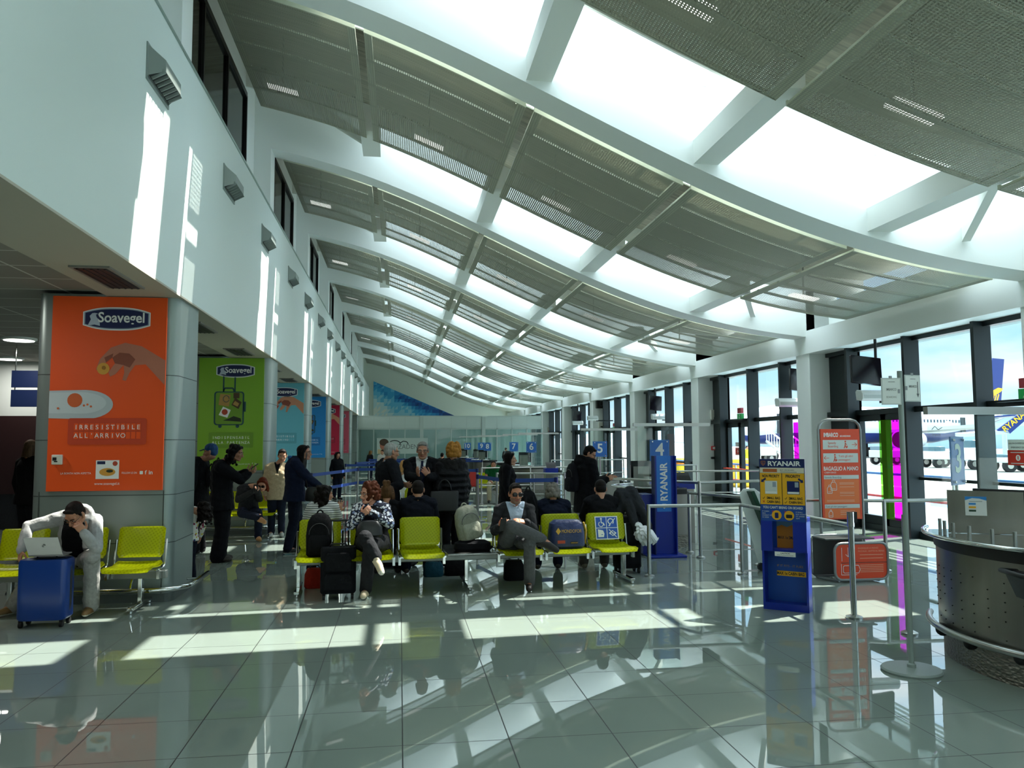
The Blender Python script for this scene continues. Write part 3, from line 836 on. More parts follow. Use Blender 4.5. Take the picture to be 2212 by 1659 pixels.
# ---- shop side in the shade ----
LAMPM = mat('lamp_diffuser', 'f2f4ee', .4, emit=3.0)
for i, (x, y) in enumerate(((-5.9, 13.2), (-5.0, 8.4), (-5.0, 4.4), (-7.4, 16.2), (-5.0, 19.5), (-5.0, 25.5), (-5.0, 31.5))):
    t = thing('ceiling_lamp', 'round white recessed ceiling lamp over the shop area, %s of the line' % ORD[i], 'lamp', (x, y, 3.33), 'lamps over the shop area')
    b = MB(); b.lathe([(.22, -.03), (.25, -.02), (.25, .008)], (x, y, 3.33), 24); b.build('rim', WHITE, t, smooth='auto'); b = MB(); b.lathe([(.21, -.036), (.21, -.03)], (x, y, 3.33), 24); b.build('diffuser', LAMPM, t)
    ld = bpy.data.lights.new('lamp_light', 'AREA'); ld.shape = 'DISK'; ld.size = .42; ld.energy = 20; ld.color = (1, .97, .9)
    lo = bpy.data.objects.new('lamp_light', ld); COL.objects.link(lo); lo.parent = t; lo.location = (0, 0, -.045)
t = thing('wall_monitor', 'lit information screen hanging in the dark shop area', 'screen', (-7.2, 15, 2.0))
b = MB(); b.b2((-7.75, 15, 1.75), (-7.05, 15.06, 2.15)); b.build('casing', BLACK, t)
a = Art((-7.72, 15, 1.78), (1, 0, 0), (0, 0, 1)); a.rect(0, 0, .64, .34, mat('screen_lilac', '6a5f9c', .4, emit=.8)); 
for i in range(4): a.rect(.04, .05+.07*i, .6, .08+.07*i, mat('screen_text', 'b9b4d8', .4, emit=.8), 2)
a.build('display', t); b = MB(); b.cyl((-7.4, 15.03, 2.15), (-7.4, 15.03, 3.34), .02); b.build('hanger', BLACK, t)
t = thing('hanging_sign', 'blue sign hanging from the shop ceiling at the left edge', 'sign', (-4.95, 9.6, 2.8))
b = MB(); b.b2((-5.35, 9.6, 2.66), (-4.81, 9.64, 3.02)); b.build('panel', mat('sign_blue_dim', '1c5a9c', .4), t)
b = MB(); b.cyl((-5.2, 9.62, 3.02), (-5.2, 9.62, 3.34), .008); b.cyl((-4.84, 9.62, 3.02), (-4.84, 9.62, 3.34), .008); b.build('hanger', CHROME, t)
t = thing('hanging_sign', 'navy double sign hanging beside the column with the orange poster', 'sign', (-6.2, 14, 2.6))
for z in (2.62, 2.3):
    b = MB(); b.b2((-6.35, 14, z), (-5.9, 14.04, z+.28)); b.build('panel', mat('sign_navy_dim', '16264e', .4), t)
b = MB(); b.cyl((-6.3, 14.02, 2.3), (-6.3, 14.02, 3.34), .01); b.build('hanger', CHROME, t)
b = MB(); b.b2((-11, 17, 2.25), (-5.0, 17.3, 3.34)); struct('wall_shop_lintel', b, mat('lintel', 'd4dad6', .6))
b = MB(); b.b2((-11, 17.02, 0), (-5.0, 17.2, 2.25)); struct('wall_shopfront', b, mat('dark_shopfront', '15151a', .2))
t = thing('shop_poster', 'dark poster of a player in a white vest on the shopfront', 'poster', (-7.6, 16.98, 1.0))
b = MB(); b.b2((-8.05, 16.98, .7), (-6.35, 17.01, 2.25)); b.build('board', mat('dark_print', '2a1718', .4), t)
a = Art((-8.05, 16.98, .7), (1, 0, 0), (0, 0, 1)); sk = mat('print_dark_skin', '2e1a16', .6); ve = mat('print_vest', '7d7d7d', .6)
a.poly([(.75, .2), (1.65, .2), (1.65, .95), (1.42, 1.02), (1.32, .9), (1.15, .9), (1.05, 1.0), (.9, .9)], ve, 1); a.disc(1.22, 1.22, .17, sk, 2, .23); a.poly([(.55, .2), (.75, .2), (.9, .9), (.75, .85)], sk, 2)
a.rect(.95, .55, 1.4, .65, mat('print_food_red', 'b3442c', .6), 3); a.build('artwork', t)
# ================= right side: signs, counters, rails =================
RBLUE = mat('airline_blue', '0c2a9a', .35); RBLUE2 = mat('airline_bright_blue', '1f78d8', .35); RNAVY = mat('airline_navy', '0b1f5c', .35)
RYEL = mat('airline_yellow', 'f2b21c', .4); ORANGE = mat('board_orange', 'e8481c', .4); ORANGE2 = mat('board_orange_light', 'ee7430', .4)
GREYF = mat('grey_tube', '8b8f8f', .35, .5); SBLUE = mat('gate_blue', '2a6fc8', .35); INK = mat('print_black', '17181a', .5); PALE = mat('print_pale', 'd5dbd8', .5)
TICKG = mat('print_tick', '6a4a10', .5); REDP = mat('print_red', 'd3301f', .5)
def shield(a, x, y, s, m, lay):
    a.line([(x-s, y+s), (x+s, y+s), (x+s*.9, y-s*.2), (x, y-s*1.2), (x-s*.9, y-s*.2), (x-s, y+s)], s*.28, m, lay); a.line([(x-s*.4, y+s*.5), (x-s*.2, y-s*.5)], s*.2, m, lay); a.line([(x+s*.1, y+s*.5), (x+s*.1, y-s*.5)], s*.2, m, lay)
# ---- cabin bag sizer, foreground ----
P0 = V((3.63, 7.64, 0)); rr = V((.775, -.632, 0)); nn = V((-.632, -.775, 0)); up = V((0, 0, 1))
t = thing('bag_sizer', 'tall blue and yellow cabin bag sizer with two picture panels, nearest the camera', 'bag sizer', P0+rr*.22)
def bx(a0, a1, d0, d1, z0, z1):
    mb = MB(); h = [P0+rr*a-nn*d for a in (a0, a1) for d in (d0, d1)]
    mb.prism([h[0]+up*z0, h[2]+up*z0, h[3]+up*z0, h[1]+up*z0], up*(z1-z0)); return mb
Wk = .44
bx(0, .02, 0, .17, 0, .92).build('side_panel', RBLUE, t); bx(Wk-.02, Wk, 0, .17, 0, .92).build('side_panel', RBLUE, t)
bx(.02, Wk-.02, .14, .17, 0, .92).build('back_panel', mat('airline_mid_blue', '16479c', .4), t); bx(.02, Wk-.02, 0, .14, 0, .07).build('base', RBLUE, t)
bx(.02, Wk-.02, .0, .14, .58, .60).build('shelf', RBLUE, t)
bx(.0, .11, -.02, .0, .58, .90).build('front_panel', RBLUE, t); bx(Wk-.13, Wk, -.02, .0, .58, .90).build('front_panel', RBLUE, t)
bx(.0, Wk, -.02, .015, .88, 1.5).build('header_board', RNAVY, t)
a = Art(P0+nn*.02+up*.88+rr*.005, rr, up); w = Wk-.01; h = .62
a.rect(0, h-.085, w, h, RNAVY); a.text('RYANAIR', w*.56, h-.068, .046, PWHITE, 2, 'c', w*.74, .03); shield(a, .035, h-.043, .02, mat('print_bronze', 'a8642a', .5), 2)
a.rect(0, h-.14, w, h-.087, mat('print_bread', 'dcd6c4', .5), 1); a.rect(.03, h-.132, .17, h-.1, mat('print_roll', 'b8622a', .5), 2); a.text('BUY ON BOARD', .2, h-.117, .013, INK, 2); a.line([(.2, h-.13), (.36, h-.13)], .006, mat('print_grey', '8a8a84', .5), 2)
a.rect(0, .165, w, h-.142, RYEL, 1); a.line([(w/2, .165), (w/2, h-.142)], .006, INK, 2)
for x, s, ok in ((.25, 'NON PRIORITY', 0), (.75, 'PRIORITY', 1)):
    a.text(s, w*x, h-.185, .028, INK, 2, 'c', w*(.4 if not ok else .33), .03)
    a.rect(w*x-.06, .27, w*x+.06, .40, PALE if not ok else RNAVY, 2); a.rect(w*x-.055, .275, w*x+.055, .295, PWHITE, 3); a.rect(w*x+.015, .34, w*x+.05, .39, mat('print_grey_line', '9aa6b4', .5), 3)
    sx = -1 if not ok else 1
    a.line([(w*x+sx*.050, .425), (w*x+sx*.080, .402)], .018, RNAVY, 3); a.poly([(w*x+sx*.066, .386), (w*x+sx*.098, .388), (w*x+sx*.090, .42)][::sx], RNAVY, 3)
    a.text('SMALL BAG', w*x+.02, .218, .024, INK, 2, 'c', w*.3, .03); a.text('CABIN BAG', w*x+.02, .180, .024, INK, 2, 'c', w*.3, .03)
    for yy in (.228, .190):
        if yy < .2 and not ok: a.line([(w*x-.085, .182), (w*x-.065, .202)], .005, REDP, 2); a.line([(w*x-.085, .202), (w*x-.065, .182)], .005, REDP, 2)
        else: a.line([(w*x-.085, yy), (w*x-.078, yy-.008), (w*x-.063, yy+.012)], .005, TICKG, 2)
a.rect(0, 0, w, .163, mat('airline_mid_blue', '16479c', .4), 1); a.text("YOU CAN'T BRING ON BOARD", w/2, .125, .024, PALE, 2, 'c', w*.9, .03)
for x in (.36, .64): a.disc(w*x, .06, .048, RYEL, 2); a.text('x', w*x-.045, .09, .02, REDP, 4, bold=.03)
a.rrect(w*.36-.018, .03, w*.36+.018, .085, .008, RNAVY, 3); a.rrect(w*.64-.03, .035, w*.64+.03, .07, .008, INK, 3)
for i, s in enumerate(('IF CABIN', 'BAG', "DOESN'T FIT", 'IN SIZER')): a.text(s, .015, .09-.02*i, .012, PALE, 2)
for i, s in enumerate(('IF SMALL', "BAG WON'T", 'FIT UNDER', 'SEAT')): a.text(s, w*.79, .09-.02*i, .012, PALE, 2)
a.build('printed_board', t)
a = Art(P0-nn*.14+up*.07+rr*.02, rr, up); a.n = nn; w = Wk-.04
a.rect(.1, .52, .31, .83, mat('print_sticker_orange', 'c97a1c', .5)); a.poly([(.1, .74), (.15, .76), (.2, .74), (.26, .765), (.31, .75), (.31, .8), (.1, .8)], mat('print_sea', '6d8e9a', .5), 2); a.text('MAX 1x SMALL', .205, .62, .03, INK, 2, 'c', .19, .02)
a.build('inner_print', t)
a = Art(P0-nn*.14+up*.07+rr*.02, rr, up); a.n = nn; w = Wk-.04
a.text("IF IT FITS - IT FLIES", w*.55, .34, .022, mat('print_dim_yellow', 'a08030', .5), 2, 'c'); a.rect(.09, .25, w-.01, .30, RYEL, 2); a.text('MAX 1x CABIN BAG', w*.56, .262, .03, INK, 3, 'c', w*.66, .03)
a.build('inner_print', t)
a = Art(P0+nn*.02+rr*.13+up*.535, rr, up); a.n = nn; a.rect(0, 0, .2, .045, PWHITE); a.text('CAUTION', .1, .024, .014, INK, 2, 'c', bold=.02); a.line([(.02, .012), (.18, .012)], .004, mat('print_grey', '8a8a84', .5), 2)
a.build('caution_label', t)
# ---- airline totem at gate 4 ----
T0 = AY(1412, 1200, 11.3); tx = 3.71
t = thing('sign_totem', 'narrow blue upright airline totem below the gate 4 sign', 'sign', (3.87, 11.3, 0))
b = MB(); b.b2((tx, 11.3, .03), (tx+.31, 11.34, 1.47)); b.build('panel', RBLUE, t)
b = MB(); b.b2((tx-.015, 11.22, .03), (tx, 11.36, 1.47)); b.build('side_flange', RNAVY, t); b = MB(); b.b2((tx+.31, 11.22, .03), (tx+.325, 11.36, 1.47)); b.build('side_flange', RBLUE, t)
b = MB(); b.b2((tx-.16, 11.35, .03), (tx+.02, 11.75, .9)); b.build('bag_bin', mat('deep_blue', '0a1c7a', .35), t)
b = MB(); b.b2((tx-.12, 11.1, 0), (tx+.42, 11.5, .035)); b.build('base', RBLUE, t, bev=.008)
a = Art((tx, 11.3, .03), (1, 0, 0), (0, 0, 1)); a.rect(.045, .62, .265, 1.44, RBLUE2); a.text('RYANAIR', .205, .78, .105, PWHITE, 2, 'l', .56, .03, 90); shield(a, .155, .70, .03, PWHITE, 2); a.build('lettering', t)

# ---- pole sign in front ----
t = thing('sign_stand', 'thin grey pole on a round base carrying two clear paper holders', 'sign', (3.71, 5.43, 0))
GP = mat('grey_painted_pole', '8f9b96', .4)
b = MB(); b.lathe([(.205, 0), (.21, .012), (.2, .024), (.03, .03)], (3.71, 5.43, 0), 28); b.build('base', GP, t, smooth='auto')
b = MB(); b.cyl((3.71, 5.43, .03), (3.71, 5.43, 2.2), .019, n=14); b.lathe([(.03, .03), (.03, .05), (.02, .06)], (3.71, 5.43, 0)); b.build('pole', GP, t, smooth='auto')
for s, ang, dx, z, tx_ in ((-1, -8, -.02, 1.945, ('IMBARCO', 'BOARDING')), (1, 10, .025, 1.97, ('IMBARCO', ''))):
    r_ = V((cos(rad(ang)), sin(rad(ang)), 0)); o = V((3.71+dx-(.145 if s < 0 else 0), 5.41, z))
    b = MB(); b.prism([o, o+r_*.145, o+r_*.145+up*.2, o+up*.2], (0, .006, 0)); h_ = b.build('paper_holder', mat('paper_holder', 'ccd2d0', .2), t)
    a = Art(o, r_, up); a.rect(.008, .008, .137, .192, mat('paper', 'e8ecea', .7)); a.text(tx_[0], .072, .105, .018, mat('print_grey_dark', '6a6e70', .5), 2, 'c', .075, .01)
    if tx_[1]: a.text(tx_[1], .072, .05, .014, mat('print_grey', '8a8a84', .5), 2, 'c', .075)
    a.line([(.05, .17), (.1, .17)], .003, INK, 2)
    if s > 0: a.line([(.118, .15), (.118, .05)], .008, mat('print_grey_dark', '6a6e70', .5), 2); a.poly([(.105, .06), (.118, .03), (.131, .06)], mat('print_grey_dark', '6a6e70', .5), 2)
    a.build('sheet', h_)
    b = MB(); b.box(o+r_*(.13 if s < 0 else .01)+V((0, .004, .1)), (.02, .012, .03)); b.box(o+r_*.07+V((0, .003, .205)), (.02, .01, .02)); b.build('clip', GREYF, t)

# ---- orange boarding board on a tube frame ----
xa, xb, yf = 5.32, 5.90, 9.50
t = thing('boarding_sign', 'tall orange boarding and cabin bag rules board in a grey tube frame', 'sign', ((xa+xb)/2, yf, 0))
b = MB(); pts = [(xa, yf, 0), (xa, yf, 1.82)]+[(xa+.13-.13*cos(rad(q)), yf, 1.82+.13*sin(rad(q))) for q in (30, 60, 90)]+[(xb-.13+.13*sin(rad(q)), yf, 1.82+.13*cos(rad(q))) for q in (0, 30, 60)]+[(xb, yf, 1.82), (xb, yf, 0)]
b.tube(pts, .017, 10); b.build('frame', GREYF, t, smooth='auto')
for x in (xa, xb):
    b = MB(); b.b2((x-.02, yf-.2, 0), (x+.02, yf+.2, .03)); b.build('foot', GREYF, t)
b = MB(); b.b2((xa+.02, yf-.015, .68), (xb-.02, yf+.015, 1.83)); b.build('board', ORANGE, t)
a = Art((xa+.02, yf-.015, .68), (1, 0, 0), (0, 0, 1)); w = xb-xa-.04; h = 1.15
a.text('IMBARCO', .045, h-.1, .052, PWHITE, 1, 'l', .2, .03); a.text('BOARDING', .27, h-.1, .02, PWHITE, 1, bold=.02)
for i, (y, s1, s2) in enumerate(((h-.26, 'Speedy', 'Boarding'), (h-.43, 'Tutti gli altri', 'passeggeri'))):
    a.rect(.03, y, w-.03, y+.12, PALE, 1)
    x = .1 if i == 0 else .24
    a.text(s1, x, y+.07, .028, ORANGE, 2); a.text(s2, x, y+.025, .028, ORANGE, 2)
    px = .34 if i == 0 else .19
    a.disc(px, y+.1, .011, ORANGE, 2); a.line([(px, y+.085), (px-.003, y+.05), (px-.018, y+.012)], .012, ORANGE, 2); a.line([(px-.003, y+.05), (px+.014, y+.012)], .01, ORANGE, 2); a.line([(px, y+.08), (px+.02, y+.055)], .008, ORANGE, 2); a.rrect(px+.012, y+.02, px+.03, y+.045, .004, ORANGE, 2)
    ax, sg = (w-.07, 1) if i == 0 else (.07, -1)
    a.line([(ax-.04*sg-(0), y+.06), (ax+.03*sg, y+.06)], .006, ORANGE, 2); a.line([(ax, y+.085), (ax+.03*sg, y+.06), (ax, y+.035)], .006, ORANGE, 2)
a.text('BAGAGLIO A MANO', w*.5, h-.53, .05, PWHITE, 1, 'c', w*.88, .02); a.text('CABIN BAGS', .04, h-.565, .02, PWHITE, 1)
a.rect(.03, h-.64, w-.03, h-.59, PALE, 1); a.text('Speedy Boarding', .04, h-.628, .024, mat('print_grey_dark', '6a6e70', .5), 2)
a.rect(.03, .20, w-.03, h-.645, ORANGE2, 1); a.rect(.03, .14, w-.03, .19, PALE, 1); a.text('Tutti gli altri passeggeri', .04, .152, .022, mat('print_grey_dark', '6a6e70', .5), 2); a.rect(.03, .015, w-.03, .135, ORANGE2, 1)
for bx_, by, s in ((.07, .33, 1), (.12, .37, 1.2), (.08, .03, .85)): a.line([(bx_, by), (bx_, by+.06*s), (bx_+.015, by+.085*s), (bx_+.05*s, by+.085*s), (bx_+.065*s, by+.06*s), (bx_+.065*s, by), (bx_, by)], .006, PWHITE, 3); a.line([(bx_+.02*s, by+.09*s), (bx_+.02*s, by+.105*s), (bx_+.045*s, by+.105*s), (bx_+.045*s, by+.09*s)], .005, PWHITE, 3); a.line([(bx_+.01, by+.02), (bx_+.055*s, by+.02)], .004, PWHITE, 3)
for y in (.46, .445, .41, .34, .325, .3, .24, .225, .105, .085, .06): a.line([(.24 if y > .28 or y < .2 else .06, y), (.44, y)], .007, mat('print_pale_orange', 'f0b090', .5), 3)
a.build('printed_board', t)
# low orange sizer in front of it
t = thing('bag_sizer', 'low orange bag sizer in a rounded grey frame on the floor', 'bag sizer', (5.46, 8.9, 0))
xa, xb, yf = 5.12, 5.80, 8.86
def rrpath(x0, x1, z0, z1, r, y):
    p = []
    for cx, cz, q in ((x1-r, z0+r, -90), (x1-r, z1-r, 0), (x0+r, z1-r, 90), (x0+r, z0+r, 180)):
        for i in range(5): s = rad(q+22.5*i); p.append((cx+r*cos(s), y, cz+r*sin(s)))
    return p
b = MB(); b.tube(rrpath(xa, xb, .03, .46, .09, yf), .016, 8, True); b.build('front_frame', GREYF, t, smooth='auto')
b = MB(); b.tube(rrpath(xa-.12, xb-.12, .03, .52, .09, yf+.33), .016, 8, True); b.build('rear_frame', GREYF, t, smooth='auto')
b = MB(); b.prism([(p[0], yf, p[2]) for p in rrpath(xa+.01, xb-.01, .04, .45, .085, yf)], (0, .012, 0)); b.build('board', ORANGE, t)
b = MB(); b.b2((xa-.1, yf+.02, .5), (xb-.15, yf+.33, .515)); b.b2((xa-.1, yf+.3, .05), (xb-.15, yf+.32, .5)); b.build('tray', mat('dark_grey_sheet', '4c5250', .5), t)
for x in (xa+.05, xb-.12):
    b = MB(); b.cyl((x, yf, .02), (x-.1, yf+.33, .02), .016); b.build('runner', GREYF, t)
a = Art((xa, yf, .03), (1, 0, 0), (0, 0, 1)); a.line([(.09, .38), (.09, .22)], .006, PWHITE); a.line([(.17, .38), (.17, .27)], .006, PWHITE); a.line([(.14, .3), (.17, .27), (.2, .3)], .006, PWHITE)
a.line([(.08, .2), (.68, .2)], .006, INK, 2)
a.line([(.08, .19), (.08, .06), (.28, .06)], .006, PWHITE, 1); a.rrect(.1, .08, .2, .17, .02, PWHITE, 2); a.rrect(.106, .086, .194, .164, .018, ORANGE, 3); a.line([(.22, .08), (.3, .08), (.32, .12), (.3, .17), (.22, .17)], .006, PWHITE, 2)
a.text('BAGAGLIO A MANO', .3, .36, .02, mat('print_pale_orange', 'f0b090', .5), 2); a.text('PICCOLO - SOTTO AL SEDILE', .3, .325, .018, mat('print_pale_orange', 'f0b090', .5), 2)
for y in (.29, .25, .17, .15, .13, .11, .09): a.line([(.32, y), (.62, y)], .006, mat('print_pale_orange', 'f0b090', .5), 2)
a.build('printed_board', t)
# white and green leaning sizer
t = thing('bag_sizer', 'white folding bag sizer with dark green inner boards leaning beside the rails', 'bag sizer', (4.5, 9.8, 0))
GRN = mat('dark_green_board', '14402a', .4); WB = mat('white_board', 'dfe6e2', .35)
for pts, Y, m, nm in (([(1598, 1068), (1606, 1056), (1630, 1055), (1642, 1064), (1690, 1232), (1682, 1241), (1640, 1238)], 9.9, WB, 'side_board'), ([(1622, 1062), (1630, 1060), (1700, 1236), (1690, 1238)], 9.75, GRN, 'inner_board'),
                      ([(1640, 1068), (1650, 1060), (1672, 1062), (1690, 1075), (1775, 1238), (1764, 1246), (1692, 1244)], 9.55, WB, 'side_board')):
    b = MB(); q = [AY(x, y, Y) for x, y in pts]; q = [V((p.x, p.y, max(p.z, .06))) for p in q]; b.prism(q, (0, .025 if nm == 'side_board' else .14, 0)); b.build(nm, m, t, bev=.006)
for x, y in ((1645, 9.85), (1690, 9.6)):
    b = MB(); p = AY(x, 1236, y); b.cyl((p.x, y-.02, .05), (p.x, y+.02, .05), .05, n=16); b.build('wheel', RUBBER, t)

# ---- steel queue rails ----
def rail(label, runs, zt=.88, r=.024, mid=None, group='steel queue rails', skip=0):
    t = thing('queue_rail', label, 'rail', (runs[0][0], runs[0][1], 0), group)
    for x, y in runs[:len(runs)-skip]:
        b = MB(); b.cyl((x, y, .012), (x, y, zt+.02), r, n=12); b.lathe([(r*2.6, 0), (r*2.6, .015), (r*1.3, .03)], (x, y, 0), 16); b.build('post', STEEL, t, smooth='auto')
    for z in [zt]+(mid or []):
        for (x0, y0), (x1, y1) in zip(runs, runs[1:]):
            b = MB(); b.cyl((x0, y0, z), (x1, y1, z), r*.95 if z == zt else r*.6, n=12); b.build('handrail' if z == zt else 'mid_rail', STEEL, t, smooth='auto')
    return t
rail('steel rail running from the long bench across towards the leaning white sizer', [(3.1, 9.67), (4.31, 9.64), (4.29, 7.15)], .87, skip=1)
rail('steel rail behind the tall orange board', [(4.95, 9.95), (6.23, 9.55), (7.5, 9.5)], .9)
rail('steel rail behind the blue totem beside gate 4', [(3.05, 13.4), (4.32, 11.07), (5.6, 11.4)], 1.08)
rail('steel rail slanting from the gate 4 counter', [(4.36, 11.6), (4.85, 10.3)], .9)
rail('steel rail with balusters at the gate 5 counter', [(2.1, 17.2), (2.9, 17.1), (3.5, 16.7)], 1.0, .022, [.55])
rail('steel rail crossing in front of gate 6', [(2.2, 21.5), (3.6, 21.8), (5.2, 21.6)], .98, .022, [.5])
rail('steel double rail by the window beyond the gate 4 sign', [(5.6, 16.2), (7.6, 16.0)], 1.05, .02, [.6])
rail('steel rail by the windows near the second column from the front', [(6.0, 20.2), (7.9, 20.4)], 1.05, .02, [.6])
rail('steel rail by the windows beyond gate 6', [(5.2, 27.0), (7.9, 27.4)], 1.05, .022, [.6])
# belt post ending the near rail
t = thing('belt_post', 'single steel post with a black belt head beside the big bag sizer', 'post', (4.28, 7.1, 0))
b = MB(); b.cyl((4.28, 7.1, .015), (4.28, 7.1, .92), .028, n=16); b.build('post', STEEL, t, smooth='auto'); b = MB(); b.lathe([(.075, 0), (.075, .018), (.04, .03)], (4.28, 7.1, 0)); b.build('base', STEEL, t, smooth='auto')
b = MB(); b.cyl((4.28, 7.1, .86), (4.28, 7.1, 1.0), .034, n=16); b.build('sleeve', CHROME, t, smooth='auto'); b = MB(); b.b2((4.295, 7.07, .9), (4.33, 7.13, 1.0)); b.build('belt_head', BLACK, t)

# ---- gate counters ----
def arc(c, R, a0, a1, n): return [(c[0]+R*cos(rad(a0+(a1-a0)*i/n)), c[1]+R*sin(rad(a0+(a1-a0)*i/n))) for i in range(n+1)]
SHEET = mat('streaked_steel_sheet', '8c8a84', .30, .92, noise=(2, .09, (4, 4, .3)))  # vertical streaks in the colour stand in for streaky reflections
PLATE = mat('tread_plate', '8a8880', .35, .9)
def tread():
    t = PLATE.node_tree; b = t.nodes['Principled BSDF']; tcn = N(t, 'TexCoord'); w = N(t, 'TexVoronoi'); w.inputs['Scale'].default_value = 28
    mp = N(t, 'Mapping'); mp.inputs['Scale'].default_value = (1, 1, 2); L(t, tcn.outputs['Object'], mp.inputs[0]); L(t, mp.outputs[0], w.inputs[0])
    bn = N(t, 'Bump'); bn.inputs['Strength'].default_value = .8; bn.inputs['Distance'].default_value = .01; L(t, w.outputs['Distance'], bn.inputs['Height']); L(t, bn.outputs[0], b.inputs['Normal'])
tread()
TOPM = mat('dark_worktop', '23282a', .15); CG = glass('counter_glass', (.94, .99, .97), 1.0)
def sheet(mb, path, z0, z1, th=.01, c=None):
    for (x0, y0), (x1, y1) in zip(path, path[1:]): mb.add([(x0, y0, z0), (x1, y1, z0), (x1, y1, z1), (x0, y0, z1)], [(0, 1, 2, 3)])
    return mb
def solid(path, back, z0, z1):
    mb = MB(); mb.prism([(x, y, z0) for x, y in path+back], (0, 0, z1-z0)); return mb
def counter(label, c, R=1.3, num=None, near=False):
    t = thing('gate_counter', label, 'counter', (c[0]-R, c[1], 0), 'gate counters')
    a0, a1 = (140, 232) if near else (95, 265)
    back = [(c[0]-.35, c[1]-1.0 if near else c[1]-.6), (c[0]-.35, c[1]+.75)]
    if not near: back = [(c[0]+.3, c[1]-R*.95), (c[0]+.3, c[1]+R*.95)]
    P = lambda r: arc(c, r, a0, a1, 22)
    solid(P(R-.03), back, .0, .2).build('plinth', PLATE, t, smooth='auto')
    solid(P(R), back, .2, .84).build('front_panel', SHEET, t, smooth='auto')
    solid(P(R+.015), back, .84, .92).build('fascia_band', BLACK, t, smooth='auto')
    solid(P(R+.05), back, .92, .94).build('worktop', TOPM, t, smooth='auto')
    b = MB(); b.tube([(x, y, .945) for x, y in arc(c, R+.09, a0-8, a1, 22)], .016, 8); b.build('edge_rail', CHROME, t, smooth=True)
    b = MB(); b.tube([(x, y, .25) for x, y in arc(c, R+.07, a0-3, a1, 22)], .026, 10); b.build('bumper_rail', STEEL, t, smooth=True)
    for q in ((160, 178, 196, 214) if near else ()):
        x, y = arc(c, R+.03, q, q, 1)[0]; b = MB(); b.ell((x, y, .22), (.05, .05, .05)); b.build('rail_bracket', RUBBER, t, smooth=True)
    if near:
        b = MB()
        for col in range(13):
            q = 148+6.1*col
            for rw in range(7):
                if (rw*7+col*5) % 6 == 0: continue
                x, y = arc(c, R+.002, q, q, 1)[0]; b.box((x, y, .3+.065*rw), (.007, .007, .007))
        b.build('perforations', RUBBER, t)
    return t
C3 = (5.42, 5.25)
ct = counter('curved steel counter of gate 3 in the right foreground', C3, 1.3, near=True)
for q in (150, 158, 166, 176, 186, 194):
    x, y = arc(C3, 1.27, q, q, 1)[0]; b = MB(); b.cyl((x, y, .94), (x, y, 1.05), .013, n=10); b.build('short_tube', STEEL, ct, smooth='auto')
t = thing('queue_rail', 'short steel post at the far end of the gate 3 counter', 'rail', (4.47, 6.4, 0)); b = MB(); b.cyl((4.40, 6.45, .012), (4.40, 6.45, 1.03), .028, n=14); b.lathe([(.07, 0), (.07, .015), (.04, .03)], (4.40, 6.45, 0)); b.build('post', STEEL, t, smooth='auto')
# glass screen and canopy rail of gate 3
t = thing('glass_screen', 'glass screen with a steel top rail over the gate 3 counter', 'screen', (4.9, 6.15, .94))
b = MB(); b.b2((4.46, 6.17, .94), (5.4, 6.182, 1.93)); b.build('pane', CG, t)
b = MB(); b.b2((5.39, 5.2, .94), (5.4, 6.17, 1.9)); b.build('side_pane', CG, t)
b = MB(); b.b2((4.44, 6.14, 1.90), (5.75, 6.2, 1.965)); b.build('top_rail', STEEL, t); b = MB(); b.b2((5.69, 6.14, .94), (5.73, 6.2, 1.9)); b.build('post', STEEL, t)
a = Art((4.46, 6.169, .94), (1, 0, 0), (0, 0, 1)); a.line([(.03, .83), (.06, .86), (.09, .83), (.13, .85)], .006, mat('print_grey', '8a8a84', .5)); a.text('aeroitalia'[:0]+'airport', .03, .78, .02, mat('print_grey', '8a8a84', .5)); a.build('etched_mark', t)
# monitor behind a steel shield
t = thing('monitor', 'black monitor behind a brushed steel shield on the gate 3 counter', 'monitor', (4.75, 5.75, .94))
S0, S1 = V((4.36, 5.84, .942)), V((4.82, 5.58, .942)); dv = (S1-S0).normalized(); nv = V((-dv.y, dv.x, 0))
b = MB(); b.prism([S0, S1, S1+up*.33, S0+up*.34], nv*.006); b.build('shield', mat('shield_steel', 'a5a199', .2, .95, noise=(2, .10, (4, 4, .3))), t)
o = S0+dv*.2+nv*.09; b = MB(); b.prism([o+up*.08, o+dv*.36+up*.06, o+dv*.38+up*.34, o+up*.35], nv*.04); b.build('display', BLACK, t, bev=.006)
b = MB(); b.cyl(S0+dv*.36+nv*.11, S0+dv*.36+nv*.11+up*.15, .02); b.build('stand', BLACK, t)
a = Art(S0+dv*.125+up*.14, dv, up); a.n = -nv; a.rect(0, 0, .15, .15, PWHITE); a.poly([(0, .12), (.05, .138), (.1, .135), (.15, .12), (.15, .15), (0, .15)], mat('print_azure', '2a8ad8', .5), 2)
for i, m in enumerate((mat('print_azure', '2a8ad8', .5), RYEL, GRN)): a.rect(.025, .085-.027*i, .075, .1-.027*i, m, 2)
a.line([(.03, .112), (.12, .112)], .004, mat('print_grey', '8a8a84', .5), 2)
a.build('notice', t)
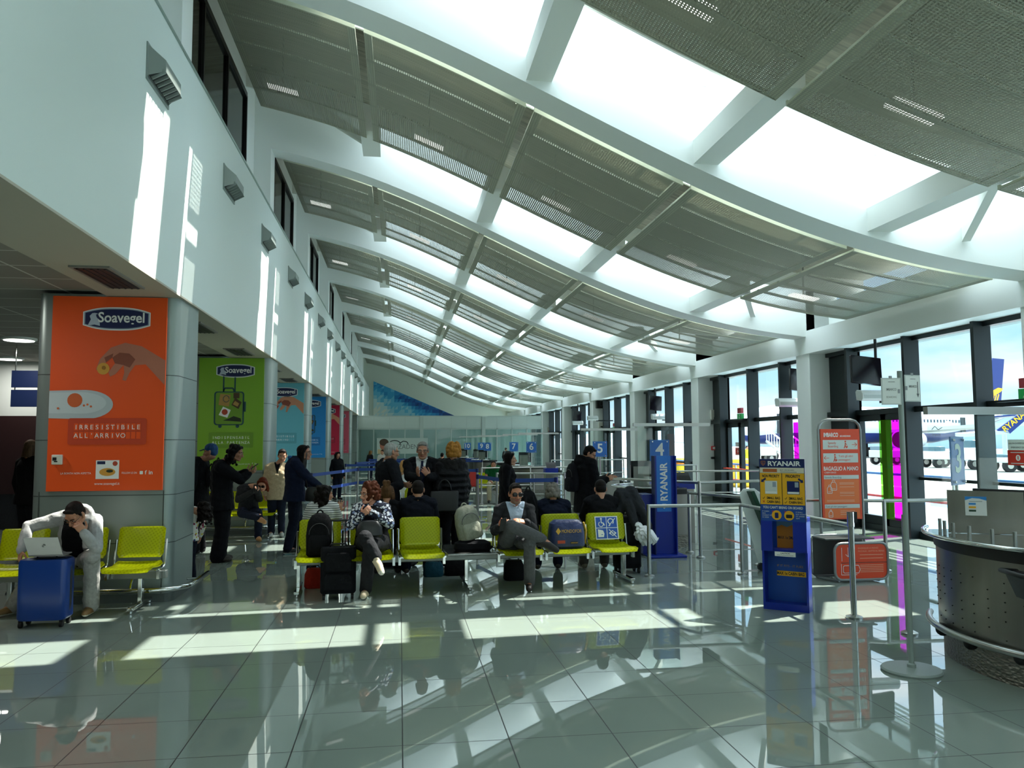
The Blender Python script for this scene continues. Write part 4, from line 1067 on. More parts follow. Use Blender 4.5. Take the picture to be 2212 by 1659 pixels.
# gate number plates
def gate_sign(n, p, r_, h=.34, w=.30, label=None):
    t = thing('gate_number_sign', label or 'blue gate number plate reading %s' % n, 'sign', (p.x, p.y, .94), 'gate number plates')
    r_ = V(r_).normalized(); nv = r_.cross(up)
    o = V((p.x, p.y, p.z-h/2))-r_*w/2
    b = MB(); b.prism([o, o+r_*w, o+r_*w+up*h, o+up*h], -nv*.012); b.build('plate', SBLUE, t)
    a = Art(o, r_, up); a.line([(.012, .012), (w-.012, .012), (w-.012, h-.012), (.012, h-.012), (.012, .012)], .006, mat('gate_blue_light', '5a96d8', .4)); a.text(str(n), w/2, h*.27, h*.58, PWHITE, 2, 'c', None, .02); a.build('number', t)
    b = MB(); q = o+r_*w/2-nv*.02; b.cyl((q.x, q.y, .942), (q.x, q.y, p.z-h/2+.1), .013); b.build('post', STEEL, t)
    b = MB()
    for fx in (.04, w-.04):
        for fz in (.03, h-.03): q = o+r_*fx+up*fz; b.cyl(q-nv*.025, q+nv*.02, .011)
    b.build('bolts', CHROME, t)
    return t
gate_sign(3, V((4.84, 6.32, 1.50)), (.834, .548, 0), .42, .30, 'tall blue gate 3 plate turned edgeways behind the glass screen')
GATES = [(4, 1425, 973, 12.3), (5, 1296, 970, 17.0), (6, 1148, 966, 24.5), (7, 1110, 965, 28.5), (8, 1053, 965, 33.0), (9, 1040, 964, 36.0), (10, 1010, 964, 39.0)]
for gi, (g, x, y, Y) in enumerate(GATES, 1):
    p = AY(x, y, Y)
    cc = (p.x+.1, p.y+.5)
    counter('curved steel counter that stands %s from the front' % ORD[gi], cc, .65)
    gate_sign(g, p, (1, -.05, 0), .34, .32)
    t = thing('glass_screen', 'glass screen with a steel top rail over the %s gate counter from the front' % ORD[gi], 'screen', (p.x+.2, p.y+.1, .942))
    b = MB(); b.b2((p.x-.33, p.y+.12, .942), (p.x+.35, p.y+.13, 1.95)); b.build('pane', CG, t); b = MB(); b.b2((p.x-.4, p.y+.1, 1.93), (p.x+.9, p.y+.15, 1.98)); b.build('top_rail', STEEL, t)
    t = thing('monitor', 'small black monitor on the %s gate counter from the front' % ORD[gi], 'monitor', (p.x+.45, p.y+.4, .94))
    b = MB(); b.box((p.x-.12, p.y+.55, 1.2), (.40, .04, .32)); b.build('display', BLACK, t); b = MB(); b.cyl((p.x-.12, p.y+.57, .942), (p.x-.12, p.y+.57, 1.1), .03); b.build('stand', BLACK, t)
    b = MB(); b.b2((p.x-.32, p.y+.40, .942), (p.x-.05, p.y+.41, 1.27)); b.build('shield', SHEET, t)
# card readers and lower blue consoles near gates
for i, (x, y, Y, s) in enumerate(((1474, 1110, 13.0, 'right of the gate 4 totem'), (1395, 1065, 14.5, 'left of the gate 4 totem'), (1190, 1055, 20.5, 'in front of gate 6'))):
    p = AY(x, y, Y)
    t = thing('ticket_console', 'steel ticket console with a blue top band %s' % s, 'console', (p.x, p.y, 0), 'ticket consoles')
    b = MB(); b.b2((p.x-.16, Y-.15, 0), (p.x+.16, Y+.15, .88)); b.build('body', SHEET, t); b = MB(); b.b2((p.x-.17, Y-.16, .88), (p.x+.17, Y+.16, 1.0)); b.build('top_band', RBLUE, t)
    b = MB(); b.prism([(p.x-.13, Y-.12, 1.0), (p.x+.13, Y-.12, 1.0), (p.x+.13, Y-.02, 1.1), (p.x-.13, Y-.02, 1.1)], (0, .06, .05)); b.build('scanner', BLACK, t)
# black basket clamped to the near counter
t = thing('basket', 'black plastic basket at the right edge against the gate 3 counter', 'basket', (4.05, 4.62, .6))
b = MB(); P = [AY(x, y, 4.55) for x, y in ((2165, 1228), (2212, 1226), (2280, 1240), (2290, 1290), (2212, 1292), (2196, 1285))]
Q = [V((4.22+.05*(i > 2), 4.45+.09*i, .6)) for i in range(6)]
b.tube([(4.11, 4.85, .80), (3.95, 4.80, .82), (3.89, 4.55, .82), (3.98, 4.35, .82), (4.13, 4.32, .80)], .016, 8); b.build('rim', BLACK, t, smooth=True)
b = MB(); ring = [(4.10, 4.83), (3.96, 4.78), (3.91, 4.55), (3.99, 4.37), (4.12, 4.34)]; b.loft([[(x, y, .81) for x, y in ring], [(4.07+.75*(x-4.07), 4.58+.7*(y-4.58), .66) for x, y in ring]]); b.build('bowl', mat('basket_black', '15121a', .3), t)
# ---- hanging screens, door air curtains and wall boxes ----
ACM = mat('air_curtain_white', 'dfe3e2', .4)
for i, (xa, xb, ya, Y, s) in enumerate(((1838, 1902, 800, 13.0, 'nearest the right edge'), (1706, 1762, 822, 16.6, 'half hidden by the first white column'), (1408, 1424, 871, 26.0, 'beyond the second white column'), (1241, 1252, 899, 37.0, 'far along the windows'))):
    p, q = AY(xa, ya, Y), AY(xb, ya, Y)
    t = thing('hanging_screen', 'dark screen hanging in front of the windows, %s' % s, 'screen', ((p.x+q.x)/2, Y, p.z), 'hanging screens')
    h = .27
    b = MB(); b.box(((p.x+q.x)/2, Y, p.z), (max(q.x-p.x, .42), .07, h*1.9), Mx.Rotation(rad(-12), 3, 'X') @ Mx.Rotation(rad(6), 3, 'Y')); b.build('display', mat('dead_screen', '16111a', .15), t, bev=.01)
    b = MB(); hx = max((p.x+q.x)/2, 8.46); b.cyl((hx, Y+.05, p.z+h*.5), (hx, Y+.05, 3.51), .025); b.build('hanger', BLACK, t)
for i, (xa, xb, ya, Y, s) in enumerate(((1849, 1906, 856, 12.9, 'behind the paper sign pole'), (1674, 1748, 871, 16.4, 'left of the first white column'), (1406, 1443, 901, 26.0, 'beyond the second white column'), (1268, 1290, 904, 32.3, 'beyond the third white column'), (1236, 1258, 914, 37.0, 'far along the windows'))):
    p, q = AY(xa, ya, Y), AY(xb, ya, Y)
    t = thing('air_curtain', 'white rounded air curtain over a door, %s' % s, 'air curtain', ((p.x+q.x)/2, Y, p.z), 'door air curtains')
    prof = [(0, -.07), (-.16, -.09), (-.2, -.05), (-.2, .03), (-.15, .09), (-.02, .11), (.02, .08)]
    b = MB(); b.prism([(p.x, Y+a_, p.z+z_) for a_, z_ in prof], (q.x-p.x, .0, .0)); b.build('casing', ACM, t, bev=.01)
    b = MB(); b.b2((p.x+.03, Y-.203, p.z-.045), (q.x-.03, Y-.2, p.z+.02)); b.build('grille', mat('ac_grille', 'b4bab8', .5), t)
    b = MB(); b.b2((q.x-.05, Y-.02, p.z-.12), (8.88, Y+.02, p.z-.07)); b.build('bracket', DARKMET, t)
def wallbox(name, label, cat, x, y, Y, w, h, m, extra=None, d=.07):
    p = AY(x, y, Y); t = thing(name, label, cat, p)
    b = MB(); b.box((p.x, Y-d/2, p.z), (w, d, h)); b.build('body', m, t, bev=.01)
    if extra:
        a = Art((p.x-w/2, Y-d, p.z-h/2), (1, 0, 0), (0, 0, 1)); extra(a, w, h); a.build('front', t)
    return t
IV = mat('ivory_plastic', 'd8d8cc', .5)
YC = [YB(k)-.002 for k in range(0, 6)]
wallbox('emergency_light', 'ivory emergency unit high on the second white column', 'wall unit', 1541, 896, YC[1], .19, .28, IV, lambda a, w, h: a.rect(.08, .01, w-.01, .07, INK))
wallbox('fire_call_point', 'small red fire call point on the second white column', 'call point', 1540, 968, YC[1], .12, .12, mat('red_plastic', 'c0242a', .4), lambda a, w, h: a.rect(.025, .03, w-.025, h-.025, PWHITE))
wallbox('wall_socket', 'small black socket box below the red call point', 'socket', 1539, 989, YC[1], .11, .06, BLACK)
wallbox('wall_switch', 'small grey switch box high on the first white column', 'switch', 1800, 884, YC[0], .05, .13, mat('switch_grey', '9aa6aa', .5))
wallbox('loudspeaker', 'black loudspeaker box high on the fourth white column', 'speaker', 1295, 873, YC[3], .36, .38, BLACK, lambda a, w, h: (a.rrect(.13, .08, .26, .33, .06, mat('speaker_grey', '4a5052', .5)), a.rrect(.16, .12, .23, .29, .03, BLACK, 2)), .25)
wallbox('emergency_light', 'ivory emergency unit on the fourth white column below the loudspeaker', 'wall unit', 1297, 918, YC[3], .19, .24, IV, lambda a, w, h: a.rect(.08, .01, w-.01, .07, INK))
wallbox('fire_call_point', 'small call point on the fourth white column', 'call point', 1297, 966, YC[3], .12, .12, mat('red_plastic', 'c0242a', .4), lambda a, w, h: a.rect(.025, .03, w-.025, h-.025, PWHITE))
wallbox('emergency_light', 'ivory emergency unit on the sixth white column', 'wall unit', 1185, 928, YC[5], .2, .28, IV, lambda a, w, h: a.rect(.08, .01, w-.01, .08, REDP))
def exit_sign(label, x, y, X):
    p = AX(x, y, X); t = thing('exit_light', label, 'sign', p)
    b = MB(); b.b2((p.x, p.y-.16, p.z), (p.x+.07, p.y+.1, p.z+.15)); b.build('green_box', mat('exit_green', '12803a', .4, emit=.3), t); b = MB(); b.b2((p.x, p.y-.14, p.z+.16), (p.x+.07, p.y+.08, p.z+.3)); b.build('red_box', mat('exit_red', 'a8303a', .4), t)
    a = Art((p.x, p.y+.1, p.z), (0, -1, 0), (0, 0, 1)); a.disc(.14, .11, .018, PWHITE); a.line([(.14, .1), (.12, .06), (.15, .03), (.14, .01)], .02, PWHITE); a.line([(.12, .06), (.09, .02)], .016, PWHITE); a.build('running_figure', t)
    b = MB(); b.b2((p.x-.1, p.y-.4, p.z-.03), (p.x+.1, p.y+.4, p.z)); b.build('shelf', DARKMET, t)
exit_sign('green exit light with a red lamp above, over the door beyond the first white column', 1596, 906, 8.8)
exit_sign('green exit light with a red lamp above, at the right edge of the photo', 2212, 862, 8.8)
exit_sign('small green exit light over a door beyond the fourth column', 1325, 930, 8.8)
def sticker(name, label, cat, x, y, fn, w, h):
    p = AX(x, y, 8.925); t = thing(name, label, cat, p, 'notices on the glass doors')
    b = MB(); b.b2((8.922, p.y-w/2, p.z-h/2), (8.926, p.y+w/2, p.z+h/2)); b.build('sheet', PWHITE, t)
    a = Art((8.922, p.y+w/2, p.z-h/2), (0, -1, 0), (0, 0, 1)); fn(a, w, h); a.build('print', t)
def f_exit(a, w, h): a.text('USCITA DI EMERGENZA', w/2, h*.6, h*.14, INK, 1, 'c', w*.9); a.text('EMERGENCY EXIT', w/2, h*.25, h*.14, INK, 1, 'c', w*.7)
def f_red(a, w, h): a.rect(0, 0, w, h, REDP); a.disc(w/2, h*.5, h*.2, PWHITE, 2); a.line([(w/2, h*.38), (w/2, h*.62)], h*.08, REDP, 3); a.line([(w*.15, h*.85), (w*.85, h*.85)], h*.05, PALE, 2); a.line([(w*.15, h*.13), (w*.85, h*.13)], h*.05, PALE, 2)
def f_blue(a, w, h): a.rect(0, 0, w, h, WB if 0 else PWHITE); a.disc(w/2, h/2, w*.48, SBLUE, 2); a.line([(w/2, h*.25), (w/2, h*.72)], w*.14, PWHITE, 3); a.line([(w*.33, h*.55), (w/2, h*.75), (w*.67, h*.55)], w*.1, PWHITE, 3)
sticker('door_notice', 'white emergency exit notice on the glass at the right edge', 'notice', 2200, 962, f_exit, .40, .17)
sticker('door_notice', 'red no opening notice below the white one at the right edge', 'notice', 2200, 989, f_red, .40, .22)
sticker('door_notice', 'small white notice on the door beyond the first white column', 'notice', 1594, 960, f_exit, .3, .12)
sticker('door_notice', 'red notice on the door beyond the first white column', 'notice', 1594, 975, f_red, .3, .2)
sticker('door_notice', 'round blue arrow sticker low on the glass at the right edge', 'notice', 2192, 1106, f_blue, .18, .18)
sticker('door_notice', 'round blue arrow sticker on the glass right of the gate 4 totem', 'notice', 1468, 1023, f_blue, .2, .2)

# ---- glass partition across the far end ----
PY = 46.0; PG = mat('partition_grey', 'c2d0cc', .5)
b = MB(); b.b2((-2.38, PY, 2.5), (8.3, PY+.1, 3.2)); pw = struct('wall_partition', b, PG)
f = MB()
for i in range(13):
    x = -2.38+.89*i; f.b2((x-.03, PY-.02, 0), (x+.03, PY+.08, 2.5)); f.b2((x-.008, PY-.006, 2.5), (x+.008, PY, 3.2))
for x in (1.15, 4.75): f.b2((x, PY-.06, 0), (x+.2, PY, 3.2))
f.b2((-2.38, PY-.02, 2.44), (8.3, PY+.1, 2.52)); f.b2((-2.38, PY-.03, 3.18), (8.3, PY+.1, 3.24)); f.build('mullions', mat('partition_frame', 'b4c2be', .4, .3), pw)
g = MB(); g.quad((-2.38, PY+.03, 0), (8.3, PY+.03, 0), (8.3, PY+.03, 2.5), (-2.38, PY+.03, 2.5)); struct('window_60', g, glass('partition_glass', (.75, .88, .86), 1.4, ('7f9a98', .25)))
b = MB(); b.b2((-2.38, PY+4, 0), (8.3, PY+4.1, 2.9)); struct('wall_behind_partition', b, mat('far_wall', 'a4b8b4', .6))
t = thing('clinic_sign', 'pale dental clinic banner on the far glass partition', 'sign', (.2, PY-.08, 1.2))
b = MB(); b.b2((-1.3, PY-.09, 1.05), (1.6, PY-.07, 1.95)); b.build('banner', mat('banner_pale', 'bccac6', .6), t)
a = Art((-1.3, PY-.09, 1.05), (1, 0, 0), (0, 0, 1)); gk = mat('print_grey_dark', '6a6e70', .5)
a.text('NZADENT', 1.75, .28, .26, gk, 1, 'c', 1.6); a.line([(1.0+.32*cos(q*.35)-.0, .58+.18*sin(q*.35)) for q in range(-1, 8)], .05, INK, 2); a.line([(1.32, .62), (1.5, .72), (1.7, .68), (1.78, .55)], .05, INK, 2)
a.disc(.42, .5, .26, mat('print_skin', 'b8735c', .6), 2, .32); a.disc(.4, .66, .26, mat('print_hair', '4a382c', .6), 3, .2); a.rect(.05, .0, .8, .26, mat('print_beige', 'cdb48a', .6), 2)
a.build('print', t)

# ---- queue barriers with blue belts in the middle distance ----
BELT = mat('navy_belt', '123a86', .6); SB = mat('stanchion_base', '6d7070', .4, .6)
def barrier(pts, label, dual=False):
    for i, (x, y) in enumerate(pts):
        t = thing('queue_barrier', label % ORD[i], 'barrier post', (x, y, 0), 'belt barriers')
        b = MB(); b.cyl((x, y, .02), (x, y, .96), .03, n=10); b.build('post', STEEL, t, smooth='auto'); b = MB(); b.lathe([(.17, 0), (.17, .015), (.05, .035)], (x, y, 0), 16); b.build('base', SB, t, smooth='auto')
        b = MB(); b.cyl((x, y, .90), (x, y, 1.0), .036, n=10); b.build('head', RNAVY, t, smooth='auto')
        if i+1 < len(pts):
            x1, y1 = pts[i+1]; d = V((x1-x, y1-y, 0)).normalized(); o = V((x, y, 0))+d*.036; e_ = V((x1, y1, 0))-d*.036
            for z in ((.91, .55) if dual else (.91,)):
                b = MB(); b.prism([o+up*z, e_+up*z, e_+up*(z+.075), o+up*(z+.075)], V((-d.y, d.x, 0))*.004); b.build('belt', BELT, t)
barrier([(-2.0, 18.6), (-1.15, 22.3), (-.2, 22.5), (.7, 22.6)], 'steel barrier post with a blue belt, %s of the front row', True)
barrier([(-1.75, 26.5), (-.6, 26.6), (.4, 26.6), (1.4, 26.7)], 'steel barrier post with a blue belt, %s of the second row back')
barrier([(-1.55, 28.9), (-.9, 31), (.6, 31.2), (2.0, 31.2), (3.2, 31.0)], 'steel barrier post with a blue belt, %s of the third row back')
barrier([(-1.3, 34.5), (.2, 34.8), (1.8, 34.8), (3.4, 34.6)], 'steel barrier post with a blue belt, %s of the row by the partition')
barrier([(1.65, 16.9), (2.05, 15.0), (3.0, 15.1)], 'steel barrier post with a blue belt, %s behind the black-haired woman')
barrier([(1.15, 21.0), (2.0, 20.6)], 'steel barrier post with a blue belt, %s of the pair by the seated boy')
# ================= people =================
SKIN = {}
def skin_mat(c):
    if c not in SKIN:
        m = mat('skin_'+c, c, .5, noise=(9, .08)); m.node_tree.nodes['Principled BSDF'].inputs['Subsurface Weight'].default_value = .08; SKIN[c] = m
    return SKIN[c]
HAIRM = {}
def hair_mat(c):
    if c not in HAIRM: HAIRM[c] = mat('hair_'+c, c, .6, noise=(60, .3, (1, 1, .12)), bump=(70, .35, .006), spec=.12)
    return HAIRM[c]
def remesh(mb, vox, it=3, fac=.5):
    me = bpy.data.meshes.new('r'); me.from_pydata([tuple(p) for p in mb.v], [], mb.f); me.update()
    o = bpy.data.objects.new('r', me); COL.objects.link(o)
    r = o.modifiers.new('r', 'REMESH'); r.mode = 'VOXEL'; r.voxel_size = vox
    if it: s = o.modifiers.new('s', 'SMOOTH'); s.iterations = it; s.factor = fac
    n = mesh_of(o); bpy.data.objects.remove(o); bpy.data.meshes.remove(me)
    vs = np.empty(len(n.vertices)*3, np.float32); n.vertices.foreach_get('co', vs); vs = vs.reshape(-1, 3)
    fs = [tuple(p.vertices) for p in n.polygons]; bpy.data.meshes.remove(n)
    return vs, fs
def emit_mesh(name, vs, fs, mats, parent=None, loc=None, idx=None):
    b = MB(); b.v = [tuple(map(float, p)) for p in vs]; b.f = fs; b.m = list(idx) if idx is not None else [0]*len(fs)
    return b.build(name, mats, parent, smooth=True, loc=loc)
def split(vs, fs, rules):
    """rules: [(name, test(centre array)->mask)]; the first that matches takes the face"""
    F = np.array([(f+(f[-1],))[:4] if len(f) == 3 else f[:4] for f in fs]); C_ = vs[F].mean(1)
    left = np.ones(len(fs), bool); out = []
    for nm, t in rules:
        m = t(C_) & left; left &= ~m; out.append((nm, m))
    return out, left
def smooth_cut(vs, fs, tests, it=12):
    """even out the zigzag line where one garment is cut from another"""
    F = np.array([f[:4] if len(f) > 3 else f+(f[-1],) for f in fs]); C_ = vs[F].mean(1); lab = np.zeros(len(fs), int)
    for i, t in enumerate(tests): lab[t(C_) & (lab == 0)] = i+1
    ed = {}
    for k, f in enumerate(fs):
        for a, b in zip(f, f[1:]+f[:1]): ed.setdefault((min(a, b), max(a, b)), []).append(lab[k])
    nb = {}
    for (a, b), l in ed.items():
        if len(l) == 2 and l[0] != l[1]: nb.setdefault(a, []).append(b); nb.setdefault(b, []).append(a)
    vs = vs.copy(); ks = [k for k in nb if len(nb[k]) == 2]
    if ks:
        A_ = np.array([nb[k] for k in ks]); ks = np.array(ks)
        for _ in range(it): vs[ks] = .5*vs[ks]+.25*(vs[A_[:, 0]]+vs[A_[:, 1]])
    return vs
def take(vs, fs, m):
    idx = np.nonzero(m)[0]; used = sorted({i for k in idx for i in fs[k]}); mp = {u: i for i, u in enumerate(used)}
    return vs[used], [tuple(mp[i] for i in fs[k]) for k in idx]
def ring(c, r, f, w, d, n=16, p=2.4):
    out = []
    for k in range(n):
        t = 2*pi*k/n; cx, cy = cos(t), sin(t)
        out.append(c+r*(w*math.copysign(abs(cx)**(2/p), cx))+f*(d*math.copysign(abs(cy)**(2/p), cy)))
    return out
def hand(mb, wrist, tip_dir, palm_n, s=1.0, curl=.35, thumb_side=1, spread=.10):
    """palm, four unequal bent fingers and a thumb leaving the side of the palm"""
    d = V(tip_dir).normalized(); n = V(palm_n); n = (n-d*n.dot(d)).normalized(); w = d.cross(n).normalized()*thumb_side
    W_ = V(wrist); k = .095*s
    mb.loft([ring(W_+d*a, w, n, b*s, c*s, 12) for a, b, c in ((-.01, .026, .019), (.02*s, .030, .018), (.055*s, .040, .016), (k, .041, .013))])
    for i, (off, ln) in enumerate(((.030, .075), (.010, .084), (-.011, .078), (-.030, .060))):
        p = W_+d*(k-.014-(.006 if i == 3 else 0))+w*off*s; a = 0; pts = [p]
        dd = (d+w*(off/.03)*spread).normalized()
        for sg, q in ((.44, .55), (.31, 1.0), (.25, .8)):
            a += curl*q; u = dd*cos(a)+n*sin(a); p = p+u*ln*s*sg*1.05; pts.append(p)
        mb.chain(pts, [.0098*s, .0092*s, .0084*s, .0072*s], 8)
    p = W_+d*.022*s+w*.026*s; u1 = (d*.55+w*.75+n*.35).normalized(); u2 = (d*.8+w*.35+n*.45).normalized()
    mb.chain([p, p+u1*.042*s, p+u1*.042*s+u2*.034*s, p+u1*.042*s+u2*.034*s+(u2*.9+n*.3).normalized()*.024*s], [.0135*s, .0115*s, .010*s, .008*s], 8)
class Person: pass
def person(label, J, face, skin='c58f74', hair=None, hairc='1c1512', top=None, legs=None, shoes='15151a', s=1.0, vox=.008, bulk=1.0, female=False,
           look_up=0, tilt=0, hands=None, extra=None, rules=None, group=None, glasses=None, name='person', beard=None, sleeve=1.0, bare_leg=False, coat=0, collar=None, fingers=True, shoec=None):
    """J: joints in world coordinates; face: direction the head faces"""
    pel, ch, nk, hd = J['pel'], J['chest'], J['neck'], J['head']
    sh, el, wr, hp, kn, an, to = J['sho'], J['elb'], J['wri'], J['hip'], J['knee'], J['ank'], J['toe']
    base = V((pel.x, pel.y, 0))
    R_ = (sh[0]-sh[1]).normalized()            # towards the person's own left (index 0 = left)
    spine = (nk-pel).normalized(); Fw = R_.cross(spine)*1; Fw = -Fw if False else Fw
    Fw = (spine.cross(R_)*-1).normalized()
    if Fw.dot(V(J['front'])) < 0: Fw = -Fw
    Rh = (hp[0]-hp[1]).normalized(); Fh = V(J['hipfront']).normalized(); Fh = (Fh-Rh*Fh.dot(Rh)).normalized()
    # ---- head frame ----
    f = V(face).normalized(); u = up-f*up.dot(f); u.normalize()
    if tilt: u = (u*cos(rad(tilt))+f.cross(u)*sin(rad(tilt))).normalized()
    r = f.cross(u).normalized()
    H = lambda a, b, c: hd+r*(a*s)+f*(b*s)+u*(c*s)
    Rm = Mx((r, f, u)).transposed()
    E = lambda mb, a, b, c, rr, n=14: mb.ell(H(a, b, c), tuple(q*s for q in rr) if isinstance(rr, tuple) else rr*s, Rm, n)
    jaw = .92 if female else 1.0
    def headm(mb):
        E(mb, 0, -.012, .035, (.073, .093, .082), 18); E(mb, 0, .018, -.02, (.064, .072, .075), 18)
        E(mb, 0, .030, -.060, (.050*jaw, .056, .048)); E(mb, 0, .066, -.094, (.024*jaw, .020, .018))
        for q in (-1, 1):
            mb.chain([H(q*.048*jaw, .0, -.062), H(q*.022, .06, -.092)], [.022*s, .020*s], 8)
            E(mb, q*.036, .062, -.024, (.026, .024, .024)); mb.chain([H(q*.048, .066, .022), H(q*.016, .081, .020)], [.012*s, .012*s], 8)
            E(mb, q*.078, -.012, -.008, (.010, .020, .031)); E(mb, q*.076, .0, -.03, (.008, .01, .012))
            E(mb, q*.031, .074, .001, (.016, .012, .011))
        mb.chain([H(0, .082, .012), H(0, .100, -.018), H(0, .108, -.034)], [.0095*s, .0115*s, .0135*s], 10)
        for q in (-1, 1): E(mb, q*.012, .094, -.038, .009)
        E(mb, 0, .079, -.060, (.024, .014, .0055)); E(mb, 0, .078, -.070, (.020, .014, .0065)); E(mb, 0, .074, -.064, (.026, .016, .014))
    body = MB(); headm(body)
    nb = nk+(pel-nk).normalized()*.03
    body.chain([H(0, -.03, -.03), H(0, -.026, -.07), nk*.7+H(0, -.03, -.08)*.3, nb], [.052*s, .050*s, .053*s, .062*s], 14)
    B = bulk*s
    def torso(mb, g, lo=1.0, hem=None):
        wst = pel.lerp(ch, .45); rr = [(pel, Rh, Fh, .168*B*lo+g, .118*B+g), (pel.lerp(ch, .22), Rh, Fh, .160*B+g, .115*B+g), (wst, R_.lerp(Rh, .5).normalized(), Fw.lerp(Fh, .5).normalized(), .148*B+g, .108*B+g),
              (ch, R_, Fw, .168*B+g, .118*B+g), (ch.lerp(nk, .5), R_, Fw, .165*B+g, .108*B+g), (ch.lerp(nk, .82), R_, Fw, .125*B+g, .08*B+g), (nk, R_, Fw, .062*B+g*.6, .058*B+g*.6)]
        if hem: rr = hem+rr
        mb.loft([ring(*q) for q in rr]); mb.ell(pel, (.15*B+g, .12*B+g, .11*B+g), Mx((Rh, Fh, up)).transposed())
        if female: 
            for q in (-1, 1): mb.ell(ch+R_*q*.075*B+Fw*(.085*B+g*.6), (.06*B, .05*B, .06*B))
    def arms(mb, g, ext=1.0, only=None):
        for i in (0, 1):
            ra = [(.056+g*.9)*B, (.048+g)*B, (.041+g)*B, (.038+g)*B, (.028+g)*B]
            inn = nk.lerp(sh[i], .45)
            if ext >= 1: mb.chain([inn, sh[i], sh[i].lerp(el[i], .5), el[i], el[i].lerp(wr[i], .4), wr[i]], [.062*B+g, ra[0]+.006, ra[1], ra[2]+.003, ra[3], ra[4]], 12)
            else: mb.chain([inn, sh[i], sh[i].lerp(el[i], ext)], [.062*B+g, ra[0]+.006, ra[1]+.006], 12)
    def leg(mb, g, flare=0, end=1.0):
        for i in (0, 1):
            a = kn[i].lerp(an[i], end)
            mb.chain([hp[i], hp[i].lerp(kn[i], .5), kn[i], kn[i].lerp(an[i], .35), a], [.092*B+g, .078*B+g, .060*B+g, .058*B+g, (.040+flare)*B+g], 14)
    if not top or sleeve < 1: pass
    body_t = MB(); torso(body, -.012); arms(body, -.004); leg(body, -.010)
    hs = hands or [{}, {}]
    for i in (0, 1):
        hspec = dict(dir=None, n=None, curl=.4); hspec.update(hs[i])
        d = V(hspec['dir']) if hspec['dir'] is not None else (wr[i]-el[i])
        n_ = V(hspec['n']) if hspec['n'] is not None else (R_*(-1 if i == 0 else 1)*.6+Fw*.3)
        if fingers: hand(body, wr[i]+(d.normalized()*.0), d, n_, s*(.92 if female else 1.0), hspec['curl'], -1 if (i == 0) else 1, hspec.get('spread', .1))
        else: body.chain([wr[i], wr[i]+d.normalized()*.1*s], [.03*s, .03*s], 8)
    for i in (0, 1): body.chain([an[i], an[i].lerp(to[i], .5), to[i]], [.036*s, .034*s, .028*s], 8)
    vs, fs = remesh(body, min(vox, .0065) if vox < .01 else vox, 2, .4)
    F = np.array([f_[:4] if len(f_) > 3 else f_+(f_[-1],) for f_ in fs]); C_ = vs[F].mean(1)-np.array(hd)
    lx, ly, lz = C_ @ np.array(r), C_ @ np.array(f), C_ @ np.array(u)
    idx = np.zeros(len(fs), int)
    lip = (abs(lx) < .024*s) & (ly > .078*s) & (abs(lz+.065*s) < .0095*s); idx[lip] = 1
    ms = [skin_mat(skin), mat('lips', '9a5148' if not female else 'a8504c', .4)]
    if beard:
        bd = (lz < -.045*s) & (lz > -.13*s) & (ly > .0) & ~lip; idx[bd] = 2; ms.append(mat('stubble_'+beard, beard, .7))
    root = emit_mesh(name, vs, fs, ms, None, base, idx); tag(root, label, 'person', group)
    fine = vox < .012
    if fine and (V(face).normalized()).dot((CAM-hd).normalized()) > -.45:
        for q in (-1, 1):
            b = MB(); b.ell(H(q*.031, .0815, .001), (.0125*s, .0085*s, .0065*s), Rm, 10); b.mi = 1; b.ell(H(q*.031, .0885, .001), (.006*s, .003*s, .006*s), Rm, 8); b.build('eye', [mat('eye_white', 'd8d4cc', .3), mat('iris', '2a1c14', .3)], root, smooth=True)
            b = MB(); b.chain([H(q*.047, .079, .020), H(q*.032, .091, .025), H(q*.016, .091, .021)], [.003*s, .0045*s, .004*s], 6); b.build('eyebrow', hair_mat(hairc), root, smooth=True)
    # ---- clothes ----
    W_ = vox
    if top:
        for it in (top if isinstance(top, list) else [top]):
            nm, mt, g = it[:3]; k = it[3] if len(it) > 3 else {}
            b = MB(); hem = None
            if k.get('hem'):
                L_ = k['hem']; hem = [(pel-up*L_, Rh, Fh, .185*B*k.get('flare', 1)+g, .14*B*k.get('flare', 1)+g), (pel-up*L_*.5, Rh, Fh, .178*B+g, .132*B+g)]
            torso(b, g, 1.0, hem)
            if not k.get('sleeveless'): arms(b, g*.8, k.get('sleeve', 1.0))
            if k.get('collar'):
                c0 = nk+up*.0; cr = k['collar']; b.tube([c0+R_*(.072*B*cos(t_))+Fw*(.070*B*sin(t_))+(nk-ch).normalized()*(.012-.02*sin(t_)) for t_ in [2*pi*q/12 for q in range(12)]], cr, 8, True)
            if k.get('hood'):
                b.ell(nk-Fw*.07-up*.0, (.12*B, .07, .08), Mx((R_, Fw, up)).transposed()); b.tube([nk+R_*(.10*B*cos(t_))+Fw*(.07*sin(t_)-.01)+up*(.03-.05*sin(t_)) for t_ in [pi*.9+(1.2*pi)*q/9 for q in range(10)]], .035, 8)
            if k.get('puff'):
                for q in range(7): 
                    c = pel.lerp(nk, -.25+.16*q); b.loft([ring(c+up*z, R_, Fw, (.178+e_)*B+g, (.125+e_)*B+g) for z, e_ in ((-.04, 0), (0, .02), (.04, 0))])
            if k.get('extra'): k['extra'](b, dict(R=R_, F=Fw, H=H))
            vs, fs = remesh(b, W_, 2)
